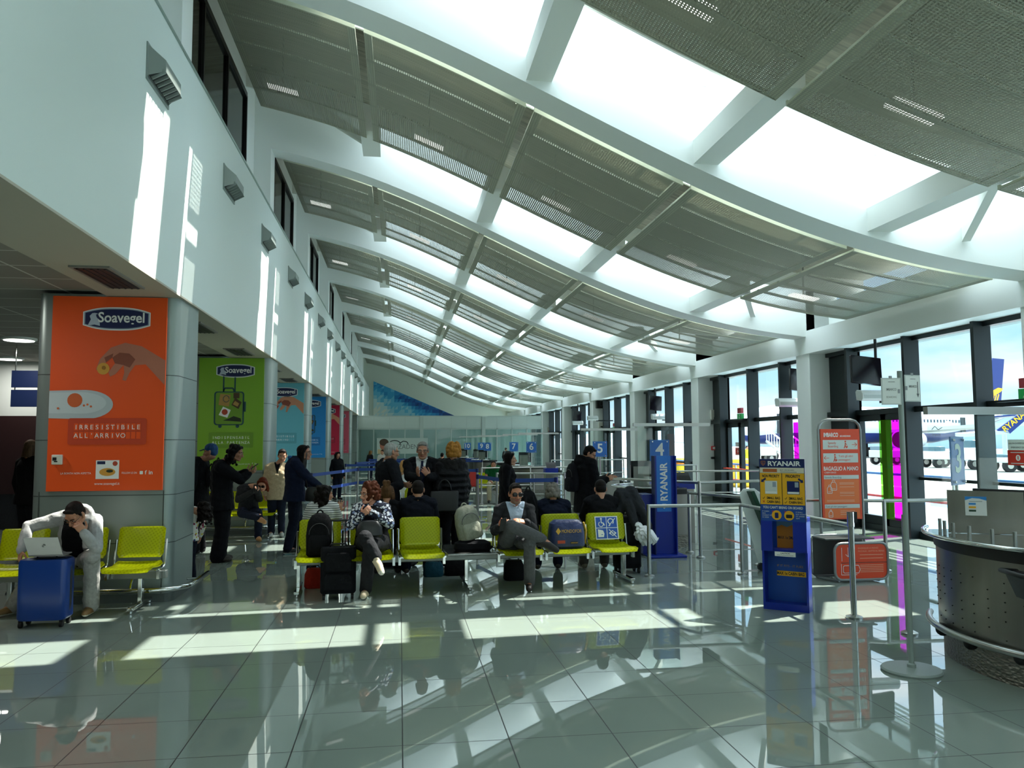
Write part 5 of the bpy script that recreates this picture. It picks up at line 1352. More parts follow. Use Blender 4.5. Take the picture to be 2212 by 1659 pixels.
            if fine:
                nz_ = np.sin(vs[:, 0]*37+vs[:, 2]*21)*np.sin(vs[:, 1]*33-vs[:, 2]*43)+.6*np.sin(vs[:, 2]*71+vs[:, 0]*29+vs[:, 1]*17)
                ctr = np.array(pel.lerp(nk, .5)); dirs = vs-ctr; dirs /= np.linalg.norm(dirs, axis=1)[:, None]+1e-6
                vs = vs+dirs*(nz_*.0035)[:, None].astype(np.float32)
            rl = k.get('rules') or []
            toloc = lambda C_: ((C_-np.array(ch)) @ np.array(R_), (C_-np.array(ch)) @ np.array(Fw), (C_-np.array(ch)) @ np.array(spine))
            if rl: vs = smooth_cut(vs, fs, [(lambda C_, t_=t_: t_(*toloc(C_))) for _, _, t_ in rl])
            parts, rest = split(vs, fs, [(q, (lambda C_, t_=t_: t_(*toloc(C_)))) for q, _, t_ in rl])
            v2, f2 = take(vs, fs, rest); o = emit_mesh(nm, v2, f2, mt, root)
            for (q, m2, _), (_, mask) in zip(rl, parts):
                if mask.any(): v2, f2 = take(vs, fs, mask); emit_mesh(q, v2, f2, m2, root)
    if legs:
        nm, mt, g = legs[:3]; k = legs[3] if len(legs) > 3 else {}
        b = MB(); leg(b, g, k.get('flare', .012), k.get('end', 1.0)); b.loft([ring(pel-up*.06 if k.get('stand') else pel-spine*.02, Rh, Fh, .165*B+g, .118*B+g), ring(pel, Rh, Fh, .168*B+g, .122*B+g), ring(pel.lerp(ch, .3), Rh, Fh, .152*B+g, .112*B+g)]); b.ell(pel, (.155*B+g, .12*B+g, .11*B+g), Mx((Rh, Fh, up)).transposed())
        vs, fs = remesh(b, W_, 2)
        if fine: vs = vs+(np.sin(vs[:, 2:3]*55+vs[:, 0:1]*23)*np.sin(vs[:, 1:2]*31+vs[:, 2:3]*18)*.003*np.array([[1, 1, .3]])).astype(np.float32)
        emit_mesh(nm, vs, fs, mt, root)
    if shoes:
        for i in (0, 1):
            sm_ = mat('shoe_'+shoes, shoes, .5); d = (to[i]-an[i]); dn = V((d.x, d.y, 0)); dn = dn.normalized() if dn.length > .02 else V(J['front'])
            toe, heel = to[i], an[i]-dn*.045+(to[i]-an[i]).normalized().cross(dn)*0
            dd = (to[i]-an[i]).normalized(); low = V(J['sole'][i]) if 'sole' in J else -up
            b = MB(); b.chain([an[i]+low*.035*s-dn*.03, an[i].lerp(to[i], .5)+low*.012*s, to[i]], [.043*s, .043*s, .036*s], 12); b.chain([an[i]-low*.02, an[i]+low*.03], [.044*s, .046*s], 10)
            vs, fs = remesh(b, min(W_, .008), 2); o = emit_mesh('shoe', vs, fs, sm_, root)
            if shoec:
                lo = np.array(low); h_ = vs @ lo; mx_ = h_.max(); F = np.array([q[:4] if len(q) > 3 else q+(q[-1],) for q in fs]); m_ = (h_[F].mean(1) > mx_-.022)
                o.data.materials.append(mat('sole_'+shoec, shoec, .6)); o.data.polygons.foreach_set('material_index', m_.astype(int))
    # ---- hair ----
    if hair:
        b = MB(); hm = hair_mat(hairc)
        if hair != 'none': E(b, 0, -.022, .042, (.079, .094, .083), 18); E(b, 0, -.045, .0, (.076, .066, .075), 16)
        if hair == 'short':
            for q in (-1, 1): b.chain([H(q*.074, .012, .03), H(q*.075, .004, -.005)], [.010*s, .008*s], 8)
            b.chain([H(-.042, .05, .084), H(0, .058, .092), H(.042, .05, .084)], [.017*s]*3, 8)
        if hair in ('long', 'bob', 'curly', 'bun'):
            b.chain([H(-.055, .05, .08), H(0, .058, .092), H(.055, .05, .08)], [.022*s]*3, 8)
            drop = {'long': .36, 'bob': .12, 'curly': .14, 'bun': .05}[hair]
            for q in (-1, 1): b.chain([H(q*.06, .03, .06), H(q*.078, .0, -.0), H(q*.08, -.015, -.05-drop*.3), H(q*.075, -.03, -.06-drop*.75)], [.026*s, .026*s, .03*s, .022*s], 10)
            if hair != 'bun': b.loft([ring(H(0, -.04-.02*k_, .03-(.05+drop)*k_), r, f, (.085+.01*k_)*s, (.062-.012*k_)*s) for k_ in (0, .2, .4, .6, .8, 1.0)])
        if hair == 'curly':
            rnd = random.Random(5)
            for _ in range(90):
                a_ = rnd.uniform(0, 2*pi); z = rnd.uniform(-.22, .1); w = .1 if z < .03 else .07
                x_, y_ = w*cos(a_), -.03+w*.95*sin(a_)
                if y_ > .035 and z < .06: continue
                E(b, x_, y_, z, rnd.uniform(.016, .028), 8)
        if hair == 'bun':
            for k_ in range(16): a_ = k_*2.4; E(b, .028*cos(a_), -.075+.028*sin(a_*1.3), .125+.022*sin(a_*.7), .028, 8)
        if hair == 'volume':
            rnd = random.Random(9)
            for _ in range(130):
                a_ = rnd.uniform(0, 2*pi); z = rnd.uniform(-.06, .12); w = .082*math.sqrt(max(.05, 1-(z/.15)**2))
                x_, y_ = w*cos(a_), -.03+w*1.12*sin(a_)
                if y_ > .045 and z < .07: continue
                E(b, x_, y_, z, rnd.uniform(.022, .030), 8)
        if hair == 'cap':
            E(b, 0, -.01, .06, (.085, .1, .075), 18)
        vs, fs = remesh(b, min(W_, .008), 2)
        emit_mesh('hair' if hair != 'cap' else 'cap_crown', vs, fs, hm, root)
        if hair == 'cap':
            b = MB(); b.loft([ring(H(0, .09+.07*k_, .045-.02*k_), r, u, (.07-.03*k_)*s, .006*s, 12) for k_ in (0, .5, 1)]); b.build('cap_peak', hm, root, smooth=True)
    if glasses:
        fr = mat('glasses_frame', '101012', .3); b = MB()
        for q in (-1, 1):
            b.tube([H(q*.034+.026*math.copysign(abs(cos(t_))**.7, cos(t_)), .098-.006*abs(cos(t_)), -.001+.018*math.copysign(abs(sin(t_))**.7, sin(t_))) for t_ in [2*pi*k_/16 for k_ in range(16)]], .0019*s, 6, True)
            b.tube([H(q*.060, .092, .006), H(q*.076, .06, .008), H(q*.081, -.005, .01)], .002*s, 6)
        b.tube([H(-.009, .099, .005), H(.009, .099, .005)], .002*s, 6); o = b.build('glasses', fr, root, smooth=True)
        if glasses == 'dark':
            b = MB()
            for q in (-1, 1): b.loft([[H(q*.034+k_*.029*math.copysign(abs(cos(t_))**.6, cos(t_)), .1-.010*abs(q*.034+.029*cos(t_)-.0)/.06+dy, -.002+k_*.022*math.copysign(abs(sin(t_))**.6, sin(t_))) for t_ in [2*pi*j_/16 for j_ in range(16)]] for k_, dy in ((1, -.003), (1, .001), (.7, .003))])
            b.build('lens', mat('dark_lens', '0a0707', .25), o, smooth=True)
    root['_x'] = 0; del root['_x']
    P_ = Person(); P_.root = root; P_.H = H; P_.R = R_; P_.F = Fw; P_.f = f; P_.u = u; P_.r = r; P_.base = base
    return P_
def standing(x, y, deg, h=1.72, lean=0, step=.0, female=False, arms=None):
    """default upright pose; deg 0 faces +y (away), 180 faces the camera"""
    f = V((sin(rad(deg)), cos(rad(deg)), 0)); l = V((-f.y, f.x, 0)); o = V((x, y, 0)); k = h/1.75
    sw = (.165 if female else .185)*k
    J = dict(front=f, hipfront=f)
    J['pel'] = o+up*.94*k; J['chest'] = o+up*1.26*k+f*(.0+lean*.6); J['neck'] = o+up*1.475*k+f*(-.02+lean); J['head'] = o+up*1.625*k+f*(.02+lean*1.15)
    J['sho'] = [o+up*1.41*k+l*sw*q+f*(lean-.01) for q in (1, -1)]
    J['elb'] = [o+up*1.12*k+l*(sw+.06)*q+f*(lean*.6-.03) for q in (1, -1)]
    J['wri'] = [o+up*.87*k+l*(sw+.06)*q+f*(lean*.5+.05) for q in (1, -1)]
    J['hip'] = [o+up*.90*k+l*.088*k*q for q in (1, -1)]
    J['knee'] = [o+up*.50*k+l*.095*k*q+f*(.02+step*.5*q) for q in (1, -1)]
    J['ank'] = [o+up*.085*k+l*.10*k*q+f*(-.03+step*q) for q in (1, -1)]
    J['toe'] = [o+up*.042*k+l*.115*k*q+f*(.13+step*q) for q in (1, -1)]
    return J
def seated(x, y, deg, female=False, k=1.0, lean=0, zs=.43, splay=.10):
    f = V((sin(rad(deg)), cos(rad(deg)), 0)); l = V((-f.y, f.x, 0)); o = V((x, y, 0)); sw = (.165 if female else .19)*k
    J = dict(front=f, hipfront=f)
    J['pel'] = o+up*(zs+.11); J['chest'] = o+up*(zs+.11+.33*k)+f*(-.04+lean*.55); J['neck'] = o+up*(zs+.11+.55*k)+f*(-.04+lean); J['head'] = o+up*(zs+.11+.70*k)+f*(.0+lean*1.2)
    J['sho'] = [o+up*(zs+.11+.485*k)+l*sw*q+f*(-.04+lean*.9) for q in (1, -1)]
    J['elb'] = [o+up*(zs+.31)+l*(sw+.05)*q+f*(.05+lean*.6) for q in (1, -1)]
    J['wri'] = [o+up*(zs+.18)+l*.10*q+f*(.26+lean*.4) for q in (1, -1)]
    J['hip'] = [o+up*(zs+.09)+l*.09*q+f*.03 for q in (1, -1)]
    J['knee'] = [o+up*(zs+.09)+l*(.09+splay*.5)*q+f*.44*k for q in (1, -1)]
    J['ank'] = [o+up*.085+l*(.09+splay*.5)*q+f*.42*k for q in (1, -1)]
    J['toe'] = [o+up*.042+l*(.10+splay*.6)*q+f*.58*k for q in (1, -1)]
    return J
cl = cloth
BLK1 = cl('black_cloth', '121317'); NVY = cl('navy_cloth', '141a2b'); DKJ = cl('dark_denim', '1a2030'); CHAR = cl('charcoal_suit', '2b2c2f'); DGR = cl('dark_grey_cloth', '2a2b2e')
WSH = cl('white_shirt', 'd9dde0', .04); LBS = cl('light_blue_shirt', 'b8c8dc', .05)
def vneck(w, z0, z1, back=False):
    return lambda a, b, c: (b > 0) & (np.abs(a) < w*(c-z0)/(z1-z0)) & (c > z0)
# ---------- the people, one by one ----------
GRH = cl('grey_marl', 'a9a9a8', .08); LJN = cl('pale_grey_jeans', '9b9a96', .12); FLOR = mat('floral_cloth', 'e8e8ee', .85)
def floral(name, base, cols, sc=26, thr=.42):
    m = mat(name, base, .85); t = m.node_tree; b = t.nodes['Principled BSDF']; tcn = N(t, 'TexCoord'); vo = N(t, 'TexVoronoi'); vo.inputs['Scale'].default_value = sc; L(t, tcn.outputs['Object'], vo.inputs[0])
    cr = N(t, 'ValToRGB'); L(t, vo.outputs['Color'], cr.inputs[0]); cr.color_ramp.interpolation = 'CONSTANT'
    e = cr.color_ramp.elements; e[0].position = 0; e[0].color = lin(cols[0]); e[1].position = .5; e[1].color = lin(cols[1])
    for i, c in enumerate(cols[2:]): q = e.new(.3+.12*i if i else .3); q.color = lin(c)
    lt = N(t, 'Math', operation='LESS_THAN'); lt.inputs[1].default_value = thr; L(t, vo.outputs['Distance'], lt.inputs[0])
    mx_ = N(t, 'MixRGB'); L(t, lt.outputs[0], mx_.inputs[0]); mx_.inputs[1].default_value = lin(base); L(t, cr.outputs[0], mx_.inputs[2]); L(t, mx_.outputs[0], b.inputs['Base Color']); return m
FL_W = floral('white_navy_floral', '1c2338', ['e6e8f0', 'dfe3ee', '7f90b8', 'f0f0f4'], 30, .5)
FL_K = floral('bright_floral', 'e9e7de', ['c03a6a', '3a4a7a', 'd8c040', '4a7a3a', '8a2a4a'], 26, .38)
def stripes():
    m = mat('striped_jersey', 'd8d8d4', .85); t = m.node_tree; b = t.nodes['Principled BSDF']; tcn = N(t, 'TexCoord'); s_ = N(t, 'SeparateXYZ'); L(t, tcn.outputs['Object'], s_.inputs[0])
    a = N(t, 'Math', operation='MULTIPLY'); a.inputs[1].default_value = 2*pi/.026; L(t, s_.outputs['Z'], a.inputs[0]); c = N(t, 'Math', operation='SINE'); L(t, a.outputs[0], c.inputs[0])
    g = N(t, 'Math', operation='GREATER_THAN'); g.inputs[1].default_value = .55; L(t, c.outputs[0], g.inputs[0]); mx_ = N(t, 'MixRGB'); L(t, g.outputs[0], mx_.inputs[0]); mx_.inputs[1].default_value = lin('dcdcd8'); mx_.inputs[2].default_value = lin('50525a'); L(t, mx_.outputs[0], b.inputs['Base Color']); return m
STR = stripes()
def A3(*q): return [AY(*a) for a in q]
# man in the grey hoodie
J = dict(front=V((-.1, -1, 0)), hipfront=V((0, -1, .05)), pel=AY(168, 1206, 8.62), chest=AY(172, 1162, 8.42), neck=AY(171, 1124, 8.30), head=AY(162, 1112, 8.17),
         sho=A3((205, 1126, 8.36), (139, 1118, 8.36)), elb=A3((208, 1184, 8.12), (62, 1138, 8.30)), wri=A3((182, 1152, 8.03), (46, 1188, 8.12)),
         hip=A3((190, 1210, 8.52), (148, 1212, 8.52)), knee=A3((199, 1202, 8.12), (92, 1208, 8.25)), ank=A3((196, 1300, 8.42), (30, 1302, 8.55)), toe=[V((0, 0, 0))]*2)
J['toe'] = [V((J['ank'][0].x-.0, 8.29, .045)), V((J['ank'][1].x-.07, 8.42, .045))]; J['ank'] = [V((J['ank'][0].x, 8.43, .09)), V((J['ank'][1].x, 8.54, .09))]
person('seated man in a grey zip hoodie bent over a laptop, hand to his forehead', J, (-.22, -.72, -.66), 'b98062', 'short', '1a1310', s=1.0, vox=.007,
       top=('hoodie', GRH, .022, dict(hood=1, rules=[('t_shirt', BLK1, lambda a, b, c: (b > .02) & (np.abs(a+.02) < .10-.05*(c < -.1)) & (c > -.30) & (c < .26))])), legs=('jeans', LJN, .014, dict(flare=.022)),
       shoes='7a5c36', shoec='d8d4c4', hands=[dict(dir=(-.55, -.1, .8), n=(-.5, .5, .2), curl=.75), dict(dir=(-.02, -.25, -1), n=(.6, .5, 0), curl=.55)], glasses='clear')
# woman with short auburn hair
J = dict(front=V((-.1, -1, 0)), hipfront=V((-.05, -1, .05)), pel=AY(805, 1166, 9.12), chest=AY(803, 1126, 9.08), neck=AY(802, 1090, 9.06), head=AY(797, 1066, 9.02),
         sho=A3((831, 1100, 9.06), (774, 1100, 9.06)), elb=A3((842, 1132, 8.93), (759, 1134, 8.92)), wri=A3((802, 1107, 8.76), (781, 1113, 8.74)),
         hip=A3((822, 1172, 9.05), (788, 1172, 9.05)), knee=A3((799, 1180, 8.66), (789, 1160, 8.60)), ank=[V((0, 0, 0)), AY(812, 1203, 8.56)], toe=[V((0, 0, 0)), AY(824, 1236, 8.46)], sole=[-up, V((.15, -.75, -.5))])
x0 = FL(788, 1290).x; J['ank'][0] = V((x0+.01, 8.86, .085)); J['toe'][0] = V((x0-.01, 8.72, .045))
person('seated auburn-haired woman with glasses in a dark waistcoat, legs crossed', J, (-.80, -.58, -.08), 'c98f74', 'volume', '4a2210', s=.98, vox=.007, female=True,
       top=[('blouse', FL_W, .014, dict(sleeve=1.0)), ('waistcoat', BLK1, .022, dict(sleeveless=1, hem=.10))], legs=('trousers', DGR, .012, {}), shoes='d2c2a4', shoec='e6e0d0',
       hands=[dict(dir=(-1, -.15, .05), n=(0, .3, -1), curl=.5), dict(dir=(.55, -.2, .5), n=(.3, .6, .2), curl=.6)], glasses='clear', bulk=1.08)
# man in sunglasses and grey suit
J = dict(front=V((0, -1, 0)), hipfront=V((.1, -1, .05)), pel=AY(1110, 1163, 9.15), chest=AY(1111, 1126, 9.12), neck=AY(1112, 1092, 9.10), head=AY(1114, 1066, 9.03),
         sho=A3((1143, 1102, 9.10), (1079, 1102, 9.10)), elb=A3((1151, 1142, 8.98), (1069, 1146, 9.0)), wri=A3((1137, 1128, 8.76), (1079, 1139, 8.72)),
         hip=A3((1126, 1167, 9.06), (1095, 1167, 9.06)), knee=A3((1144, 1172, 8.62), (1104, 1136, 8.62)), ank=[V((0, 0, 0)), AY(1170, 1164, 8.60)], toe=[V((0, 0, 0)), AY(1202, 1188, 8.54)], sole=[-up, V((-.1, -.3, -.9))])
x0 = FL(1140, 1278).x; J['ank'][0] = V((x0+.03, 8.98, .09)); J['toe'][0] = V((x0-.0, 8.83, .045))
ps = person('seated man in sunglasses and a charcoal suit jacket, ankle crossed over his knee', J, (.12, -.98, -.10), 'bd7f60', 'short', '1a1412', s=.98, vox=.007, beard='8a6a58',
       top=('jacket', CHAR, .022, dict(hem=.12, rules=[('shirt', LBS, lambda a, b, c: (b > 0) & (b < .17) & (np.abs(a) < .012+.085*(c+.12)/.3) & (c > -.12))])), legs=('trousers', cl('grey_trousers', '58595b'), .012, {}), shoes='17120f',
       hands=[dict(dir=(-.8, -.3, .2), n=(0, .4, -.6), curl=.25), dict(dir=(.55, -.6, .25), n=(.2, .5, .6), curl=.65)], glasses='dark')
b = MB()
for q in (-1, 1): b.chain([ps.H(q*.022, .055, -.128), ps.H(q*.05, .035, -.118), ps.H(q*.066, -.01, -.108)], [.008, .009, .008], 8)
b.build('shirt_collar', LBS, ps.root, smooth=True)
b = MB(); b.ell(ps.H(-.078, .01, -.03), .009); b.build('earphone', PWHITE, ps.root, smooth=True)
# back row, seen from behind
def back_row(label, hx, hy, Y, deg, face, hair, hairc, top, female=False, k=.85, bulk=1.0, dx=0, skin='c08a6c', hands=None, elb=None, wri=None, **kw):
    h = AY(hx, hy, Y); J = seated(h.x+dx, Y+.02, deg, female, k, zs=.41)
    dz = h-J['head']; J['head'] = h; J['neck'] = J['neck']+dz*.7; J['chest'] = J['chest']+dz*.25; J['sho'] = [p+dz*.6 for p in J['sho']]
    if elb: J['elb'] = [AY(*e) if e else j for e, j in zip(elb, J['elb'])]
    if wri: J['wri'] = [AY(*e) if e else j for e, j in zip(wri, J['wri'])]
    return person(label, J, face, skin, hair, hairc, s=.96, vox=.008, top=top, female=female, bulk=bulk, hands=hands, **kw)
back_row('seated woman in a striped top seen from behind, one hand raised', 702, 1068, 9.98, 0, (.86, .5, -.05), 'curly', '17120f', ('striped_top', STR, .012, dict(sleeve=.75)), True, .82, dx=-.05, legs=('jeans', DKJ, .01, {}), shoes='22242a',
         elb=(None, (735, 1138, 10.02)), wri=(None, (733, 1106, 10.04)), hands=[{}, dict(dir=(.05, .1, 1), n=(.3, -.9, 0), curl=.12, spread=.2)])
back_row('seated woman with a high brown hair bun behind the auburn-haired woman', 836, 1066, 10.02, 0, (.1, .98, -.1), 'bun', '5a3f28', ('black_top', BLK1, .012, {}), True, .84, legs=('trousers', BLK1, .01, {}))
back_row('broad man with cropped dark hair seen from behind, in a navy sweater', 903, 1058, 9.98, 0, (.05, .97, -.2), 'short', '1d1714', ('sweater', cl('dark_navy_knit', '12151f'), .02, dict(collar=.016)), False, .86, 1.14, legs=('trousers', DKJ, .01, {}), shoes='33251f')
back_row('grey curly-haired man in a navy jacket, bowed and seen from behind', 1193, 1068, 10.02, 0, (0, .9, -.42), 'volume', '6f6a62', ('jacket', NVY, .022, dict(collar=.018)), False, .84, 1.12, legs=('trousers', DKJ, .01, {}), shoes='3a3630')
back_row('man with short black hair in a black sweater seen from behind', 1297, 1056, 10.0, 0, (.08, .95, -.25), 'short', '120e0d', ('sweater', BLK1, .018, {}), False, .86, 1.08, skin='d09a80', legs=('trousers', cl('grey_brown_trousers', '4a4640'), .01, {}), shoes='6a6050')
# three people talking
J = standing(-.16, 10.9, 62, 1.69); J['elb'] = A3((832, 1042, 10.95), (862, 1048, 10.6)); J['wri'] = A3((868, 1046, 10.75), (846, 1052, 10.6)); J['head'] = AY(846, 976, 10.85)
ps = person('standing grey-haired man with glasses in a dark suit, arms folded', J, (.88, .45, -.12), 'b98468', 'short', '9a9a96', s=1.0, vox=.008, top=('suit_jacket', cl('dark_suit', '191b20'), .024, dict(hem=.24)), legs=('trousers', cl('dark_suit', '191b20'), .014, dict(stand=1)), glasses='clear', bulk=1.08)
b = MB(); b.tube([ps.H(.062*cos(t_), -.02+.062*sin(t_), -.135) for t_ in [2*pi*k_/14 for k_ in range(14)]], .012, 8, True); b.build('shirt_collar', LBS, ps.root, smooth=True)
J = standing(.30, 11.0, 186, 1.71); J['head'] = AY(913, 973, 10.93); J['elb'] = A3((945, 1030, 10.85), (884, 1030, 10.85)); J['wri'] = A3((926, 1030, 10.62), (905, 1032, 10.60))
ps = person('standing man in glasses, dark overcoat, white shirt and dark tie, gesturing with open hands', J, (-.06, -.98, -.12), 'b07c62', 'short', '7c7a76', s=1.0, vox=.007, hands=[dict(dir=(-.5, -.45, .75), n=(-.6, .2, .6), curl=.3), dict(dir=(-.2, -.5, .75), n=(.5, -.1, .7), curl=.3)],
       top=('overcoat', cl('black_coat', '15161a'), .03, dict(hem=.45, rules=[('shirt', WSH, lambda a, b, c: (b > 0) & (b < .17) & (np.abs(a) < .014+.058*(c+.16)/.36) & (c > -.16))])), legs=('trousers', BLK1, .014, dict(stand=1)), glasses='clear', bulk=1.05)
b = MB(); t0 = ps.H(0, .075, -.135); dn_ = -up; b.loft([ring(t0+dn_*z+ps.F*fz, ps.R, ps.F, w, .008, 10) for z, w, fz in ((0, .018, .03), (.04, .016, .07), (.22, .035, .098), (.30, .02, .104))]); b.build('tie', cl('navy_tie', '1a1f38'), ps.root, smooth=True)
b = MB()
for q in (-1, 1): b.chain([ps.H(q*.016, .06, -.13), ps.H(q*.046, .04, -.118), ps.H(q*.064, -.01, -.108)], [.008, .009, .008], 8)
b.build('shirt_collar', WSH, ps.root, smooth=True)
J = standing(.70, 10.9, -28, 1.67, female=True); J['head'] = AY(977, 976, 10.88)
FUR = mat('black_fur', '0c0b0c', .95, bump=(90, 1.0, .02))
ps = person('standing blonde woman seen from behind in a black puffer jacket with a fur collar', J, (-.55, .83, -.05), 'c89478', 'volume', 'a06e30', s=1.0, vox=.008, female=True, top=('puffer_jacket', cl('black_puffer', '0e0f13', .06, .6), .035, dict(hem=.14, puff=1)), legs=('trousers', BLK1, .014, dict(stand=1)), bulk=1.12)
b = MB(); rnd = random.Random(4)
for q in range(110): t_ = rnd.uniform(0, 2*pi); b.ell(J['neck']+ps.R*(.165*cos(t_))+ps.F*(.12*sin(t_))+up*(rnd.uniform(-.05, .055)-.03), rnd.uniform(.03, .045), n=8, m=6)
vs, fs = remesh(b, .01, 1); emit_mesh('fur_collar', vs, fs, FUR, ps.root)
# black-haired woman in glasses
J = standing(1.76, 13.0, 96, 1.55, female=True); J['head'] = AY(1102, 992, 12.95)
person('standing woman with long black hair and glasses in a black coat, facing right', J, (.97, -.15, .02), 'c9987e', 'long', '0c0a0a', s=.97, vox=.009, female=True, top=('coat', BLK1, .026, dict(hem=.32)), legs=('trousers', BLK1, .012, dict(stand=1)), glasses='clear')
# man with backpack reading his phone
J = standing(2.86, 12.0, 72, 1.67); J['head'] = AY(1274, 980, 11.95); J['neck'] = J['neck']+V((-.03, 0, -.02)); J['elb'] = A3((1292, 1040, 12.1), (1288, 1044, 11.8)); J['wri'] = A3((1314, 1032, 11.95), (1308, 1036, 11.8))
person('standing man in a black hooded coat with a backpack, looking down at his hands', J, (.80, -.25, -.5), 'b88468', 'short', '14100e', s=1.0, vox=.008, top=('coat', BLK1, .034, dict(hem=.30, hood=1)), legs=('trousers', cl('beige_trousers', 'a89a88'), .014, dict(stand=1)), shoes='2a2622', bulk=1.08, glasses='clear')
# woman in navy jacket by the columns
J = standing(-1.60, 12.6, 78, 1.70, step=.07, female=True); J['head'] = AY(657, 978, 12.55); J['elb'] = A3((654, 1030, 12.8), (668, 1035, 12.35)); J['wri'] = A3((668, 1050, 12.75), (692, 1052, 12.3))
ps = person('standing woman with long black hair in a navy denim jacket and dark jeans', J, (.97, -.18, .03), 'b9826a', 'long', '100c0d', s=1.02, vox=.008, female=True, top=('denim_jacket', cl('navy_denim', '1a2238'), .026, dict(hem=.12)), legs=('jeans', DKJ, .012, dict(stand=1)), shoes='1c1c20', shoec='d8d8d4', bulk=1.1, glasses='clear')
b = MB(); b.tube([J['neck']+ps.R*(.085*cos(t_))+ps.F*(.08*sin(t_)+.015)+up*(.0-.03*sin(t_)) for t_ in [2*pi*k_/12 for k_ in range(12)]], .032, 8, True); b.chain([J['neck']+ps.F*.1, J['neck']+ps.F*.13-up*.14], [.04, .025]); b.build('scarf', cl('blue_scarf', '2c5a98'), ps.root, smooth=True)
# woman in trench coat
J = standing(-2.2, 14.85, 172, 1.54, female=True); J['head'] = AY(610, 984, 14.8)
person('standing woman in a beige trench coat leaning by the third column', J, (.15, -.95, -.25), 'b98468', 'short', '1a1210', s=.97, vox=.010, female=True, top=('trench_coat', cl('beige_trench', 'b3a184'), .026, dict(hem=.16, rules=[('shirt', BLK1, lambda a, b, c: (b > 0) & (np.abs(a) < .05*(c)/.2) & (c > 0))])), legs=('jeans', DKJ, .012, dict(stand=1)), shoes='b8b8b4')
# seated red-haired woman
J = seated(-2.62, 14.45, 165, True, .78, .04, .40); J['head'] = AY(567, 1046, 14.2); J['wri'] = A3((556, 1058, 13.95), (548, 1060, 13.95)); J['ank'][1] = AY(561, 1118, 13.75); J['toe'][1] = AY(572, 1128, 13.6)
person('seated red-haired woman in sunglasses holding up a phone below the green poster', J, (-.1, -.9, -.42), 'c48c70', 'bob', '60240f', s=.97, vox=.010, female=True, top=('jacket', DGR, .022, dict(collar=.02)), legs=('trousers', DKJ, .012, {}), shoes='b08050', glasses='dark')
# man with dark curly hair and phone
J = standing(-2.53, 11.9, 82, 1.66); J['head'] = AY(510, 978, 11.85); J['elb'] = A3((512, 1032, 12.05), (520, 1036, 11.7)); J['wri'] = A3((530, 1020, 11.9), (536, 1024, 11.75))
person('standing man with dark curly hair in a black jacket reading his phone', J, (.95, -.1, -.22), '9a6a50', 'curly', '0e0b0b', s=1.0, vox=.008, top=('jacket', BLK1, .03, dict(hem=.16)), legs=('loose_trousers', BLK1, .034, dict(stand=1, flare=.03)), shoes='241c16', bulk=1.1, hands=[dict(dir=(.8, 0, .4), n=(0, -.4, .8), curl=.6), dict(dir=(.8, .1, .4), n=(0, .5, .7), curl=.6)])
# man in cap
J = standing(-3.08, 12.8, -78, 1.70); J['head'] = AY(455, 976, 12.75)
person('standing man in a blue cap with a backpack, facing the shops', J, (-.98, .1, -.05), 'a87860', 'cap', '2a4a74', s=1.0, vox=.009, top=('jacket', BLK1, .028, dict(hem=.14)), legs=('trousers', BLK1, .02, dict(stand=1)), bulk=1.05)
# girl
J = standing(-2.52, 10.08, -35, 1.06, female=True); J['head'] = AY(440, 1100, 10.05)
for k_ in ('elb', 'wri'): J[k_] = [p+V((0, .04, .02)) for p in J[k_]]
person('little girl with dark curly hair in a white flowered top, seen from behind', J, (-.7, .7, 0), 'b98468', 'curly', '17110f', s=.80, vox=.008, female=False, bulk=.72, top=('flowered_top', FL_K, .02, dict(hem=.06, flare=.95)), legs=('leggings', cl('navy_leggings', '1a1d2a'), .006, dict(stand=1)), shoes='14151a', shoec='d8d8d4')
# farther away
J = seated(2.62, 22.2, 184, False, .85, 0, .43); J['head'] = AY(1066, 1004, 22.1)
person('seated boy in a green football shirt and beige trousers, far behind the suited man', J, (-.1, -.97, 0), 'a06c4e', 'short', '14100e', s=.95, vox=.014, top=('football_shirt', cl('green_shirt', '14532f'), .014, dict(sleeve=.6, collar=.014)), legs=('trousers', cl('beige_trousers2', 'b8ae92'), .012, {}), fingers=False)
J = seated(.02, 16.6, 20, True, .85, 0, .42); J['head'] = AY(873, 1006, 16.5)
person('seated blonde woman in a white top beyond the grey-haired man in the suit', J, (.3, .9, -.1), 'c89478', 'bob', 'b98a54', s=.97, vox=.012, female=True, top=('white_top', WSH, .014, {}), legs=('trousers', BLK1, .012, {}), fingers=False)
def far(label, hx, hy, Y, deg, hair, hairc, c1, c2, h=1.66, female=False, **k):
    p = AY(hx, hy, Y); h = max(1.1, min(1.85, p.z+.125)); J = standing(p.x, Y, deg, h, female=female); hs_ = h/1.75
    f = J['front']; person(label, J, (f.x, f.y, -.1), k.get('skin', 'b98468'), hair, hairc, s=max(.8, hs_), bulk=hs_/max(.8, hs_), vox=.014, female=female, top=('top', cl('far_'+c1, c1), .024, dict(hem=.12)), legs=('trousers', cl('far_'+c2, c2), .014, dict(stand=1)), fingers=False)
far('standing woman with a dark hair puff in black, beyond the blue belts on the left', 729, 985, 24.0, 150, 'curly', '14100e', '17181c', '1c2030', female=True)
far('dark-haired person in black beyond the blonde woman\'s fur collar', 955, 986, 27.5, 20, 'short', '14100e', '14161c', '1c2030', 1.62)
far('person with light brown hair in the farthest queue', 800, 979, 38.0, 40, 'bob', '8a6238', '2c2c34', '24283a', female=True)
far('person in a white top in the farthest queue', 826, 978, 33.0, 200, 'short', '2a1c14', 'c8c8c4', '24283a')
far('person in a dark blue coat at the far glass partition', 1026, 975, 43.5, 100, 'short', '1a1412', '1f2c4c', '1c2030')
